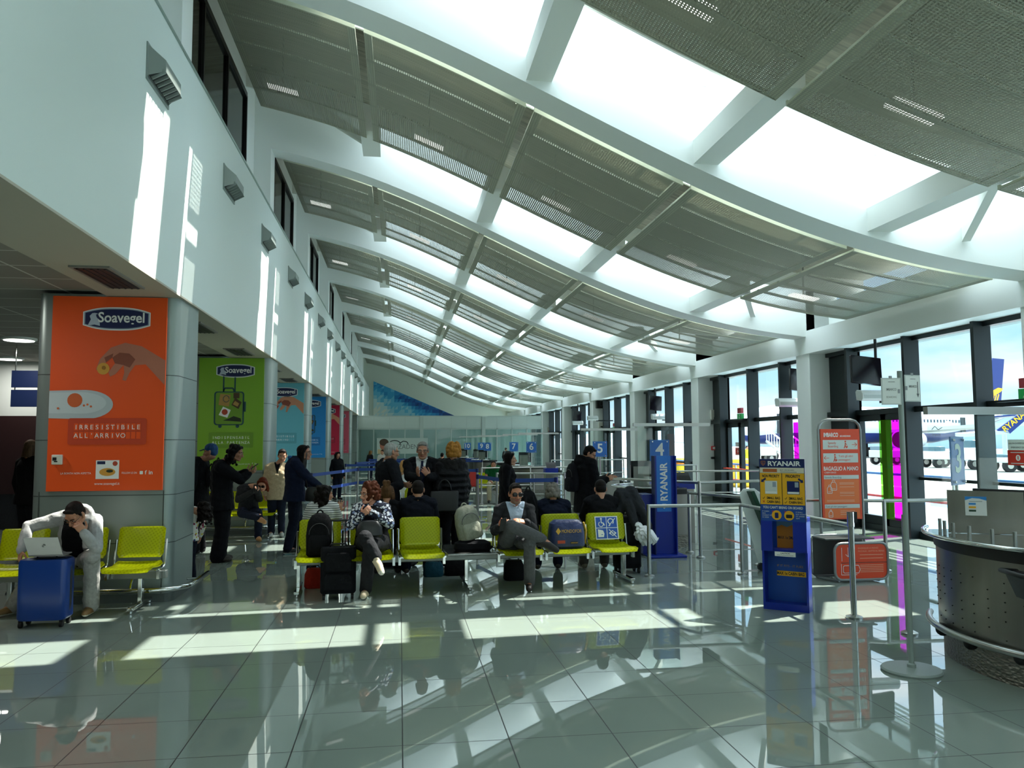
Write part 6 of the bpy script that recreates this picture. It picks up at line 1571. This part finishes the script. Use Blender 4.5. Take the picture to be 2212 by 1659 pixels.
far('person in black standing between the far gate plates', 1092, 972, 42.0, 60, 'short', '1a1412', '18191e', '1c2030')
far('person in dark clothes with light brown hair in the shade of the shops', 66, 968, 12.4, 30, 'bob', '5a4432', '0e0e10', '121216', 1.66, True)
p = CAM+ray(1613, 985)*(44/FPX)
far('ground worker in a yellow high visibility vest outside the glass', 1613, 968, p.y, 150, 'short', '1a1412', 'b8c830', '20283a', 1.7)

# ---------- luggage and things carried ----------
def soft(center, r, f, prof, n=20, p=3.2):
    b = MB(); c = V(center); b.loft([ring(c+up*z+f*dy, r, f, w, d, n, p) for z, w, d, dy in prof]); return b
def backpack(label, base, deg, w, h, d, col, group=None, cat='backpack', tiltv=None, pocket=None):
    f = V((sin(rad(deg)), cos(rad(deg)), 0)); r = V((f.y, -f.x, 0)); base = V(base)
    t = thing('backpack', label, cat, base, group); m = cl('bag_'+col, col, .15, .8)
    soft(base, r, f, [(0, w*.42, d*.40, 0), (h*.05, w*.49, d*.5, 0), (h*.5, w*.5, d*.5, 0), (h*.8, w*.44, d*.44, 0), (h*.95, w*.30, d*.30, 0), (h, w*.14, d*.14, 0)]).build('bag_body', m, t, smooth='auto')
    soft(base+f*d*.42, r, f, [(h*.05, w*.34, d*.2, 0), (h*.1, w*.38, d*.26, 0), (h*.42, w*.37, d*.25, 0), (h*.5, w*.30, d*.14, 0)]).build('front_pocket', cl('bag_'+(pocket or col), pocket or col, .15, .8), t, smooth='auto')
    b = MB(); b.tube([base+up*h*.95+r*(w*.12*cos(a))+up*(h*.12*sin(a)) for a in [pi*q/8 for q in range(9)]], .009, 7); b.build('top_handle', m, t, smooth=True)
    for q in (-1, 1):
        b = MB(); b.tube([base-f*d*.45+r*q*w*.15+up*h*.88, base-f*d*.75+r*q*w*.25+up*h*.7, base-f*d*.8+r*q*w*.3+up*h*.4, base-f*d*.5+r*q*w*.38+up*h*.1], .013, 6); b.build('strap', m, t, smooth=True)
    b = MB(); b.tube([base+f*d*.47+r*w*(.36*cos(a))+up*(h*.52+h*.26*sin(a)) for a in [pi*q/10 for q in range(11)]], .004, 5); b.build('zip', mat('zip_dark', '3a3b3d', .4), t)
    return t
def trolley(label, base, deg, w, h, d, col, handle=.0, soft_=False, rough=.3):
    f = V((sin(rad(deg)), cos(rad(deg)), 0)); r = V((f.y, -f.x, 0)); base = V((base[0], base[1], 0)); Rm = Mx((r, f, up)).transposed()
    t = thing('trolley_suitcase', label, 'suitcase', base); m = cl('case_'+col, col, .1, .75) if soft_ else mat('case_'+col, col, rough)
    b = MB(); b.loft([ring(base+up*z, r, f, w/2*k, d/2*k, 28, 6) for z, k in ((.065, .93), (.085, 1), (h*.5, 1), (h-.03, 1), (h-.005, .95))]); b.build('shell', m, t, smooth='auto')
    b = MB()
    if soft_:
        for z0, z1, ww in ((.10, h*.50, .8), (h*.54, h*.9, .74)): b.prism([base+f*(d/2)+r*(w*.5*ww*x_)+up*z_ for x_, z_ in ((-1, z0), (1, z0), (1, z1-.05), (.8, z1), (-.8, z1), (-1, z1-.05))], f*.03)
        b.build('front_pocket', m, t, bev=.012)
    else:
        for q in (-.012, .012): b.b2((0, 0, 0), (0, 0, 0)) if 0 else b.tube([base+f*q+r*(w/2+.002)*math.copysign(abs(cos(a))**.35, cos(a))+up*(h/2+.03+(h/2-.03)*math.copysign(abs(sin(a))**.35, sin(a))) for a in [2*pi*k/40 for k in range(40)]], .006, 6, True)
        b.build('zip_seam', mat('zip_dark', '3a3b3d', .4), t)
    b = MB(); b.tube([base+r*(-.09)+up*(h-.01), base+r*(-.08)+up*(h+.022), base+r*.08+up*(h+.022), base+r*.09+up*(h-.01)], .011, 7); b.build('carry_handle', BLACK, t, smooth=True)
    for sx in (-1, 1):
        for sy in (-1, 1):
            c = base+r*sx*(w/2-.04)+f*sy*(d/2-.04)+up*.027; b = MB(); b.cyl(c-r*.014, c+r*.014, .027, n=14); b.box(c+up*.03, (.03, .03, .03), Rm); b.build('wheel', RUBBER, t)
    if handle:
        b = MB()
        for sx in (-1, 1): b.cyl(base-f*(d/2-.03)+r*sx*.07+up*(h-.02), base-f*(d/2-.03)+r*sx*.07+up*(h+handle), .008, n=8)
        b.build('handle_tubes', CHROME, t); b = MB(); b.chain([base-f*(d/2-.03)-r*.08+up*(h+handle), base-f*(d/2-.03)+r*.08+up*(h+handle)], [.014, .014], 8); b.build('handle_grip', BLACK, t, smooth=True)
    return t
q = AY(95, 1338, 8.0); trolley('royal blue hard-shell trolley suitcase carrying the laptop', (q.x, 8.02, 0), 180, .43, .62, .24, '123a86')
# laptop on the suitcase: base flat, lid tilted towards the camera
t = thing('laptop', 'open silver laptop standing on the blue suitcase', 'laptop', (q.x-.02, 8.03, .64)); LM = mat('laptop_silver', '9a9b9d', .35, .6)
o = V((q.x+.02, 8.02, .645)); b = MB(); b.box(o+V((0, .02, .006)), (.30, .21, .012)); b.build('keyboard_base', LM, t, bev=.004)
b = MB(); b.prism([o+V((-.15, -.085, .012)), o+V((.15, -.085, .012)), o+V((.12, -.14, .18)), o+V((-.18, -.14, .18))], (0, .006, .002)); b.build('lid', LM, t, bev=.003)
a = Art(o+V((-.01, -.117, .10)), (1, 0, 0), (0, -.3, 1)); a.k = 4; a.disc(0, 0, .011, mat('logo_dark', '5c5d60', .3), 4); a.disc(.011, .004, .006, LM, 6); a.poly([(0, .014), (.006, .018), (.007, .024), (.001, .02)], mat('logo_dark', '5c5d60', .3), 4); a.build('lid_mark', t)
backpack('black backpack standing on the first front seat of the long bench', bench_pt(-1.69, -.27, .435), 180, .30, .47, .20, '101114')
q = FL(731, 1290); trolley('black fabric trolley suitcase with its handle pulled up, before the long bench', (q.x, q.y-.06, 0), 176, .38, .56, .22, '131519', .27, True)
# handbag on lap
q = AY(798, 1141, 8.72); t = thing('handbag', 'black leather handbag on the lap of the auburn-haired woman', 'handbag', q); LEA = mat('black_leather', '121315', .35, bump=(25, .3, .01))
soft((q.x, q.y, q.z-.09), V((1, .1, 0)).normalized(), V((-.1, 1, 0)).normalized(), [(0, .12, .05, 0), (.02, .145, .065, 0), (.10, .135, .06, 0), (.16, .10, .04, 0), (.175, .07, .02, 0)]).build('bag_body', LEA, t, smooth='auto')
b = MB(); b.tube([(q.x+.10*cos(a_), q.y, q.z+.075+.10*sin(a_)) for a_ in [pi*k_/10 for k_ in range(11)]], .007, 6); b.build('strap', LEA, t, smooth=True)
# grey backpack and dark bag on the table seat
tb = bench_pt(.0, -.2, .432)
t = thing('duffel_bag', 'black bag lying under the grey-green backpack on the steel seat table', 'bag', tb); soft(tb+V((.03, 0, 0)), V((1, 0, 0)), V((0, 1, 0)), [(0, .20, .10, 0), (.03, .22, .12, 0), (.09, .21, .11, 0), (.12, .15, .07, 0)]).build('bag_body', BLK1, t, smooth='auto'); b = MB(); b.tube([tb+V((.2, -.05, .08)), tb+V((.25, -.08, .05)), tb+V((.24, -.02, .02))], .008, 6); b.build('strap', BLK1, t, smooth=True)
t = backpack('grey-green backpack leaning over on the steel seat table', (0, 0, 0), 180, .30, .40, .18, '8a8d80', pocket='9a9d8e'); t.location = tb+V((.02, .05, .128)); t.rotation_euler = (0, rad(-14), rad(20))
# blue sports bag
sp_ = bench_pt(1.13, -.27, .437); t = thing('sports_bag', 'navy sports bag with yellow lettering on the seat beside the suited man', 'bag', sp_); NB = mat('navy_nylon', '1c2c58', .4, bump=(10, .6, .03))
soft(sp_, V((1, .05, 0)).normalized(), V((-.05, 1, 0)).normalized(), [(0, .19, .10, 0), (.03, .215, .13, 0), (.18, .21, .125, 0), (.29, .195, .10, 0), (.33, .15, .06, 0)], p=3.6).build('bag_body', NB, t, smooth='auto')
a = Art(sp_+V((-.15, -.142, .19)), (1, .05, 0), (0, 0.05, 1)); ye = mat('yellow_print', 'd8a83a', .5); a.k = 4; a.text('MONDOFOR', .07, 0, .04, ye, 4, 'l', .24); a.poly([(0, .02), (.03, .06), (.06, .02), (.03, -.02)], ye, 4); a.rect(.02, -.12, .11, -.085, mat('print_food_red', 'b3442c', .6), 4); a.rect(.17, -.13, .26, -.1, INK, 4); a.text('NPSPORT', .18, -.122, .014, ye, 6); a.build('lettering', t)
b = MB(); b.tube([sp_+V((.2, -.05, .3)), sp_+V((.24, 0, .2)), sp_+V((.23, .02, .05))], .012, 6); b.build('strap', ye, t, smooth=True)
# black suitcase under a coat with a plastic bag, right of the bench
cs = FL(1362, 1240); t = trolley('tall black suitcase at the right end of the long bench under a grey coat', (cs.x, cs.y+.15, 0), 178, .33, .72, .26, '101114', .0, True)
c0 = V((cs.x, cs.y+.15, .76)); t = thing('coat', 'dark grey coat draped over the tall black suitcase', 'coat', c0); CO = cl('grey_coat', '2c2e32')
b = MB(); b.chain([c0+V((-.12, 0, .0)), c0+V((-.06, 0, .22)), c0+V((.06, 0, .24)), c0+V((.16, -.02, .08)), c0+V((.20, -.03, -.12))], [.09, .11, .11, .09, .06], 14); b.chain([c0+V((.04, -.04, .2)), c0+V((.18, -.08, .02)), c0+V((.27, -.08, -.16)), c0+V((.28, -.06, -.26))], [.07, .06, .05, .045], 12); b.chain([c0+V((-.13, -.02, .05)), c0+V((-.14, 0, -.2)), c0+V((-.1, 0, -.32))], [.08, .07, .05], 12); b.chain([c0+V((.0, -.06, .15)), c0+V((.06, -.13, -.1)), c0+V((.1, -.13, -.28))], [.07, .06, .05], 12)
vs, fs = remesh(b, .008, 3); vs = vs+(np.sin(vs[:, 0:1]*60+vs[:, 2:3]*25)*.005*np.array([[0, 1, .2]])).astype(np.float32); emit_mesh('coat_body', vs, fs, CO, t)
c1 = c0+V((.20, -.17, -.30)); t = thing('plastic_bag', 'crumpled white plastic bag hanging beside the grey coat', 'bag', c1); b = MB()
b.chain([c1+V((-.11, 0, .17)), c1+V((-.05, 0, .05)), c1+V((.05, 0, .0))], [.03, .10, .085], 14); b.chain([c1+V((.0, 0, .02)), c1+V((.10, 0, -.03)), c1+V((.16, 0, -.02))], [.09, .06, .015], 12); b.ell(c1+V((.0, -.02, -.05)), (.09, .05, .05)); vs, fs = remesh(b, .008, 1); vs = vs+(np.sin(vs[:, 0:1]*90+vs[:, 2:3]*70)*np.sin(vs[:, 1:2]*80+vs[:, 2:3]*40)*.014).astype(np.float32); emit_mesh('bag_body', vs, fs, mat('white_plastic_bag', 'e4e6e8', .35), t)
# small bags under the seats
def under(label, px, py, Y, w, h, d, col, name='bag'):
    q = AY(px, py, Y); t = thing(name, label, 'bag', (q.x, Y, 0), 'bags under the long bench'); soft((q.x, Y, 0), V((1, 0, 0)), V((0, 1, 0)), [(0, w*.45, d*.45, 0), (.02, w*.5, d*.5, 0), (h*.7, w*.48, d*.46, 0), (h, w*.36, d*.3, 0)]).build('bag_body', cl('bag_'+col, col, .12, .7), t, smooth='auto'); b = MB(); b.tube([(q.x+w*.25*cos(a_), Y, h*.95+w*.2*sin(a_)) for a_ in [pi*k_/8 for k_ in range(9)]], .008, 6); b.build('handle', BLACK, t, smooth=True)
under('red bag on the floor under the first seats of the long bench', 680, 1240, 9.6, .24, .22, .2, 'a82a1e', 'shoulder_bag'); under('teal bag on the floor under the empty yellow seat', 936, 1230, 10.15, .26, .18, .2, '1d4a5c', 'shoulder_bag'); under('black bag on the floor under the steel seat table', 985, 1225, 10.2, .3, .22, .2, '141518', 'shoulder_bag'); under('black bag on the floor behind the legs of the suited man', 1110, 1225, 9.72, .26, .24, .2, '16161a', 'shoulder_bag')
backpack('black backpack on the back row between the suited man and the grey-haired man', (1.62, 9.98, .45), 0, .26, .62, .2, '0e0f12')
# tote of the blonde woman, handbag, worn backpacks, phones
q = AY(960, 1082, 10.62); t = thing('tote_bag', 'large black tote bag hanging from the arm of the blonde woman', 'handbag', q); soft((q.x, q.y, q.z-.13), V((1, 0, 0)), V((0, 1, 0)), [(0, .16, .05, 0), (.01, .18, .06, 0), (.24, .19, .06, 0), (.26, .18, .05, 0)], p=5).build('bag_body', mat('dark_tote', '1f2022', .6), t, smooth='auto')
b = MB(); b.tube([(q.x+.09*cos(a_), q.y, q.z+.12+.16*sin(a_)) for a_ in [pi*k_/10 for k_ in range(11)]], .009, 6); b.build('strap', LEA, t, smooth=True)
q = AY(679, 1068, 12.25); t = thing('handbag', 'black shoulder bag of the woman in the navy jacket', 'handbag', q); soft((q.x, q.y, q.z-.1), V((1, 0, 0)), V((0, 1, 0)), [(0, .12, .05, 0), (.02, .14, .06, 0), (.16, .13, .055, 0), (.21, .10, .03, 0)]).build('bag_body', LEA, t, smooth='auto'); b = MB(); b.tube([(q.x-.1, q.y, q.z+.1), (q.x-.16, q.y+.1, q.z+.35), (q.x-.14, q.y+.2, q.z+.62)], .008, 6); b.build('strap', LEA, t, smooth=True)
backpack('black and grey backpack worn by the man in the blue cap', AY(470, 1058, 12.78)+V((.0, 0, 0)), 100, .30, .46, .18, '17181b', pocket='5a5c60')
backpack('small dark backpack worn by the man looking down at his hands', AY(1238, 1062, 12.05), -105, .30, .44, .16, '12131a')
def phone(label, p, r_, u_):
    t = thing('phone', label, 'phone', p); o = V(p); r_ = V(r_).normalized(); u_ = V(u_).normalized(); n_ = r_.cross(u_)
    b = MB(); b.prism([o-r_*.036-u_*.075, o+r_*.036-u_*.075, o+r_*.036+u_*.075, o-r_*.036+u_*.075], n_*.009); b.build('body', BLACK, t, bev=.003)
    b = MB(); b.prism([o-r_*.032-u_*.068-n_*.001, o+r_*.032-u_*.068-n_*.001, o+r_*.032+u_*.068-n_*.001, o-r_*.032+u_*.068-n_*.001], n_*.0008); b.build('display', mat('phone_glass', '20242a', .1), t)
phone('phone held by the man with dark curly hair', AY(548, 1008, 11.80), (0, 1, 0), (.8, 0, .6)); phone('phone held up by the red-haired woman', AY(552, 1056, 13.85), (1, 0, 0), (0, .3, 1)); phone('phone held by the suited man with sunglasses', AY(1086, 1133, 8.59), (1, .2, .2), (.1, -.3, .9)); phone('phone held by the man with the small dark backpack', AY(1320, 1026, 11.84), (0, 1, 0), (.8, 0, .5))
# far seats with a coat and a red case
bench('waiting_bench', 'green-edged seats far back beside the seated boy', (2.35, 22.5, 0), .0, 'sss', (-.7, .7), None, .57)
bench('waiting_bench', 'seats beyond the grey-haired man where the blonde woman in white sits', (.05, 16.5, 0), 0, 'ss', (-.4, .4), 'ss', .57)
q = AY(1018, 1020, 22.3); t = thing('case', 'bright red case standing on the far seats', 'case', (q.x, 22.25, .44)); b = MB(); b.box((q.x, 22.25, .44+.22), (.34, .2, .44)); b.build('shell', mat('red_case', 'c02a22', .4), t, bev=.03); b = MB(); b.tube([(q.x-.06, 22.25, .88), (q.x-.05, 22.25, .92), (q.x+.05, 22.25, .92), (q.x+.06, 22.25, .88)], .012, 6); b.build('handle', RUBBER, t)
# ================= outside =================
APR = mat('apron_concrete', '8a8a84', .8, noise=(.15, .12))
b = MB(); b.b2((9.2, -60, -.3), (260, 320, -.12)); b.b2((8.95, -10, -.3), (9.3, 64, -.02)); struct('ground_outside', b, APR)
for i, (x0, x1, m, z) in enumerate(((10.5, 12.0, mat('cyan_paint', '8fc4d0', .7), -.118), (14.5, 15.2, mat('blue_line', '4a86c0', .7), -.117), (19, 19.6, mat('white_line', 'eeeeea', .7), -.117))):
    b = MB(); b.b2((x0, -20, -.125), (x1, 120, z)); struct('road_marking', b, m)
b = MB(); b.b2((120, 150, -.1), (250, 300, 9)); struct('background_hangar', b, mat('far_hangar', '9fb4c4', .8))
b = MB()
for x, y, h in ((60, 290, 5), (110, 300, 9), (160, 310, 7), (30, 300, 4)): b.ell((x, y, -2), (60, 12, h), n=20)
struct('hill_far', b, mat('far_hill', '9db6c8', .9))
AW = mat('aircraft_white', 'c4d2dc', .3); ANV = mat('aircraft_navy', '10296e', .3); AYL = mat('aircraft_yellow', 'e8b01c', .35)
def plane(label, N_, T_, zc=3.3, rad_=1.95, fin=True):
    N_, T_ = V(N_), V(T_); d = (T_-N_); Lp = d.length; d.normalize(); s = V((-d.y, d.x, 0))
    if s.dot(CAM-N_) < 0: s = -s           # side facing the hall
    t = thing('airliner', label, 'aircraft', (N_.x, N_.y, 0)); LOC[t.name] = V((N_.x, N_.y, 0))
    prof = [(0, .05, -.5), (.01, .35, -.42), (.03, .7, -.25), (.07, .93, -.06), (.12, 1, 0), (.66, 1, 0), (.78, .86, .16), (.9, .5, .42), (1.0, .12, .62)]
    b = MB(); n = 28; rings = []
    for f, r, dz in prof:
        c = N_+d*Lp*f+up*(zc+dz*rad_)
        rings.append([c+(s*cos(2*pi*k/n)+up*sin(2*pi*k/n))*r*rad_ for k in range(n)])
    o = len(b.v); b.loft(rings); b.m = []
    for q in b.f:
        if len(q) > 4: b.m.append(0); continue
        ks = [i % n for i in q]; a = np.mean([sin(2*pi*(k)/n) for k in ks]); b.m.append(2 if -.50 < a < -.36 else (1 if a <= -.5 else 0))
    fu = b.build('fuselage', [AW, ANV, AYL], t, smooth=True)
    w = MB()
    for i in range(46):
        f = .13+.62*i/46; r = rad_*(1 if f < .66 else .96)
        c = N_+d*Lp*f+up*(zc+.5)+s*(r*.972); w.prism([c-d*.11-up*.16, c+d*.11-up*.16, c+d*.11+up*.16, c-d*.11+up*.16], s*.03)
    w.build('windows', mat('aircraft_window', '27394a', .2), fu)
    for f in (.075, .74):
        w = MB(); c = N_+d*Lp*f+up*(zc+.0)+s*(rad_*.9); w.prism([c-d*.42-up*.9, c+d*.42-up*.9, c+d*.42+up*.95, c-d*.42+up*.95], s*.12); w.build('cabin_door', mat('aircraft_door', '20262c' if f < .1 else 'cfd8dd', .4), fu)
    if fin:
        b = MB(); c0 = N_+d*Lp*.86+up*(zc+1.2); h = 7.2
        b.prism([c0-s*.12, c0+d*5.6-s*.12, c0+d*7.2+up*h-s*.12, c0+d*4.6+up*h-s*.12], s*.24); fn = b.build('tail_fin', ANV, t)
        a = Art(c0+s*.125, -d if (-d).cross(up).dot(s) > 0 else d, up); sg = 1 if a.r.dot(d) > 0 else -1
        Z = lambda x, y: (sg*(x+y*.33*1.6), y)
        a.poly([Z(1.0, .8), Z(1.9, .5), Z(2.0, 2.0), Z(4.4, 3.1), Z(4.8, 3.5), Z(3.6, 3.6), Z(2.0, 3.0), Z(1.1, 3.0)], AYL)
        for i in range(4): a.line([Z(2.5+.5*i, .9+.05*i), Z(2.6+.5*i, 2.5+.1*i)], .26, AYL)
        a.build('emblem', fn)
    for sd in (1, -1):
        b = MB(); c = N_+d*Lp*.9+up*(zc+1.0)+s*sd*.6; b.prism([c, c+d*3.0, c+d*4.6+s*sd*5.5+up*.5, c+d*3.2+s*sd*5.5+up*.5], up*.18); b.build('tailplane', ANV, t)
        b = MB(); c = N_+d*Lp*.40+up*(zc-.9)+s*sd*1.4; e1 = c+d*8.5+s*sd*15+up*1.0
        b.prism([c, c+d*6.5, e1+d*1.6, e1], up*.3); wg = b.build('wing', mat('wing_grey', 'b4bcc2', .4), t)
        b = MB(); b.prism([e1, e1+d*1.6, e1+d*2.8+s*sd*.9+up*2.4, e1+d*2.2+s*sd*.9+up*2.4], s*sd*.12); b.build('winglet', ANV, wg)
        b = MB(); c = N_+d*Lp*.40+up*(zc-1.55)+s*sd*4.9; b.cyl(c-d*1.2, c+d*2.2, .95, .75, 20); b.build('engine', AW, t, smooth='auto')
        b = MB(); b.cyl(c-d*1.22, c-d*1.1, .8, .8, 20); b.build('engine_intake', BLACK, t)
        b = MB(); c = N_+d*Lp*.5+s*sd*2.8
        for q in (-.25, .25): b.cyl(c+s*q-s*.15+up*.42, c+s*q+s*.15+up*.42, .54, n=16)
        b.cyl(c+up*.4, c+up*(zc-1), .12); b.build('main_gear', RUBBER, t)
    b = MB(); c = N_+d*Lp*.1; b.cyl(c-s*.2+up*.25, c+s*.2+up*.25, .37, n=16); b.cyl(c+up*.25, c+up*(zc-1.2), .09); b.build('nose_gear', RUBBER, t)
    return t
gN = CAM+ray(1600, 955)*(74/FPX); gT = CAM+ray(2168, 955)*(97/FPX)
plane('white airliner with a navy tail and yellow emblem parked beyond the windows', (gN.x, gN.y, 0), (gT.x, gT.y, 0))
p = CAM+ray(2205, 915)*(70/FPX)
t = thing('winglet_tip', 'navy airliner winglet with yellow lettering at the right edge beyond the glass', 'aircraft part', (p.x, p.y, 0))
d_ = (_r*1).normalized(); b = MB(); A = p-d_*2.2-up*.6
b.prism([A, A+d_*1.2-up*.3, A+d_*4.2+up*2.2, A+d_*3.4+up*2.4], _f*.15); b.build('winglet', ANV, t)
b = MB(); b.prism([A-d_*3-up*.6, A+d_*1.2-up*.3, A+d_*1.0+up*.0, A-d_*3-up*.3], _f*1.2); b.build('wing_tip', mat('wing_grey', 'b4bcc2', .4), t)
b = MB(); b.cyl((p.x, p.y+2, 0), (p.x, p.y+2, p.z), .2); b.build('support', mat('wing_grey', 'b4bcc2', .4), t)
a = Art(A-_f*.02+d_*.55-up*.0, (d_*3.0+up*2.3), (up*3.0-d_*2.3)); a.n = -_f; a.text('RYANAIR', .1, -.25, .5, AYL, 1, 'l', 3.0, .02); a.build('lettering', t)
# boarding stairs, service vehicles
def vehicle(label, px, py, Y, w, h, col, kind='box', name='service_truck', cat='vehicle'):
    p = FL(px, py, -.12); p = V((p.x, p.y, -.12)); k = Y/p.y if Y else 1
    p = CAM+(p-CAM)*k; p.z = -.12
    t = thing(name, label, cat, p); m = mat('veh_'+col, col, .45)
    r_ = V((_r.x, _r.y, 0)).normalized(); f_ = V((-r_.y, r_.x, 0))
    Rm = Mx((r_, f_, up)).transposed()
    b = MB(); b.box(p+up*(.5+h*.35), (w, 2.0, h*.6), Rm); b.build('body', m, t, bev=.05)
    b = MB(); b.box(p+r_*(-w*.28)+up*(.5+h*.75), (w*.38, 1.8, h*.5), Rm); b.build('cab', mat('cab_glass', '46606c', .2), t, bev=.05)
    for sx in (-.33, .33):
        for sy in (-1, 1):
            b = MB(); c = p+r_*w*sx+f_*sy*.8+up*.36; b.cyl(c-f_*.12, c+f_*.12, .36, n=16); b.build('wheel', RUBBER, t)
            b = MB(); b.cyl(c-f_*.13, c-f_*.12, .17, n=12); b.build('hub', STEEL, t)
    return t
vehicle('white belt loader parked under the airliner', 2034, 1010, 0, 1.9, .9, 'cfd6d6')
vehicle('white box truck right of the gate 3 plate', 2106, 1014, 0, 1.5, 1.3, 'd8dede')
vehicle('grey baggage tractor left of the gate 3 plate', 1925, 1004, 0, 2.4, .9, 'aab2b0')
vehicle('pale tow bar trailer at the right edge', 2195, 1019, 0, 2.6, .5, 'c4cacc')
vehicle('white ground power truck beyond the leaning sizer', 1640, 998, 0, 2.4, 1.0, 'd4dad8')
t = thing('boarding_stairs', 'silver boarding stairs against the airliner door', 'stairs', (0, 0, 0))
p0 = CAM+ray(1722, 1003)*(66/FPX); p1 = CAM+ray(1672, 925)*(72/FPX)
t.location = (p0.x, p0.y, 0); LOC[t.name] = V((p0.x, p0.y, 0)); p0.z = .2
sd = V((-(p1-p0).y, (p1-p0).x, 0)).normalized()
for s_ in (-.7, .7):
    b = MB(); b.cyl(p0+sd*s_, p1+sd*s_-up*1.2, .12); b.build('stringer', STEEL, t); b = MB(); b.cyl(p0+sd*s_+up*1.1, p1+sd*s_, .07); b.build('handrail', WHITE, t)
    for i in range(9):
        q = p0+(p1-p0)*(i/8); b = MB(); b.cyl(q+sd*s_-up*(1.2*i/8), q+sd*s_+up*(1.1-1.1*i/8), .035); b.build('baluster', WHITE, t)
for i in range(12):
    q = p0+(p1-up*1.2-p0)*((i+.5)/12); b = MB(); b.box(q, (1.4, .5, .06)); b.build('step', STEEL, t)
b = MB(); b.cyl(p0+(p1-p0)*.9-up*1.4, V((p1.x, p1.y, -.1)), .15); b.b2((p0.x-1, p0.y-.4, -.1), (p0.x+1, p0.y+.6, .25)); b.build('undercarriage', GREYF, t)
for i, (px, py) in enumerate(((1478, 1046), (1506, 1044), (1606, 1052))):
    p = FL(px, py, -.12); t = thing('yellow_barrel', 'yellow barrier barrel outside the glass, %s from the left' % ORD[i], 'barrel', p, 'yellow barrels outside')
    b = MB(); b.lathe([(.4, 0), (.46, .08), (.46, .95), (.4, 1.08), (.2, 1.12)], p, 18); b.build('drum', mat('barrel_yellow', 'e0b42a', .5), t, smooth='auto'); b = MB(); b.lathe([(.47, .82), (.47, .95)], p, 18); b.build('band', mat('barrel_band', 'e07a1c', .5), t)
# outdoor walkway rail
for i, (x, ya, yb) in enumerate(((10.6, 5, 13), (10.6, 14, 30))):
    t = thing('walkway_rail', 'low steel rail along the walkway outside, %s part' % ('nearer', 'farther')[i], 'rail', (x, ya, -.12))
    for z in (.45, .95):
        b = MB(); b.cyl((x, ya, z), (x, yb, z), .03); b.build('handrail', mat('rail_blue', '3a6ea8', .4) if z > .5 else mat('rail_red', 'b03030', .4), t)
    n_ = int((yb-ya)/2)
    for j in range(n_+1):
        y = ya+(yb-ya)*j/n_; b = MB(); b.cyl((x, y, -.12), (x, y, .95), .03); b.build('post', STEEL, t)
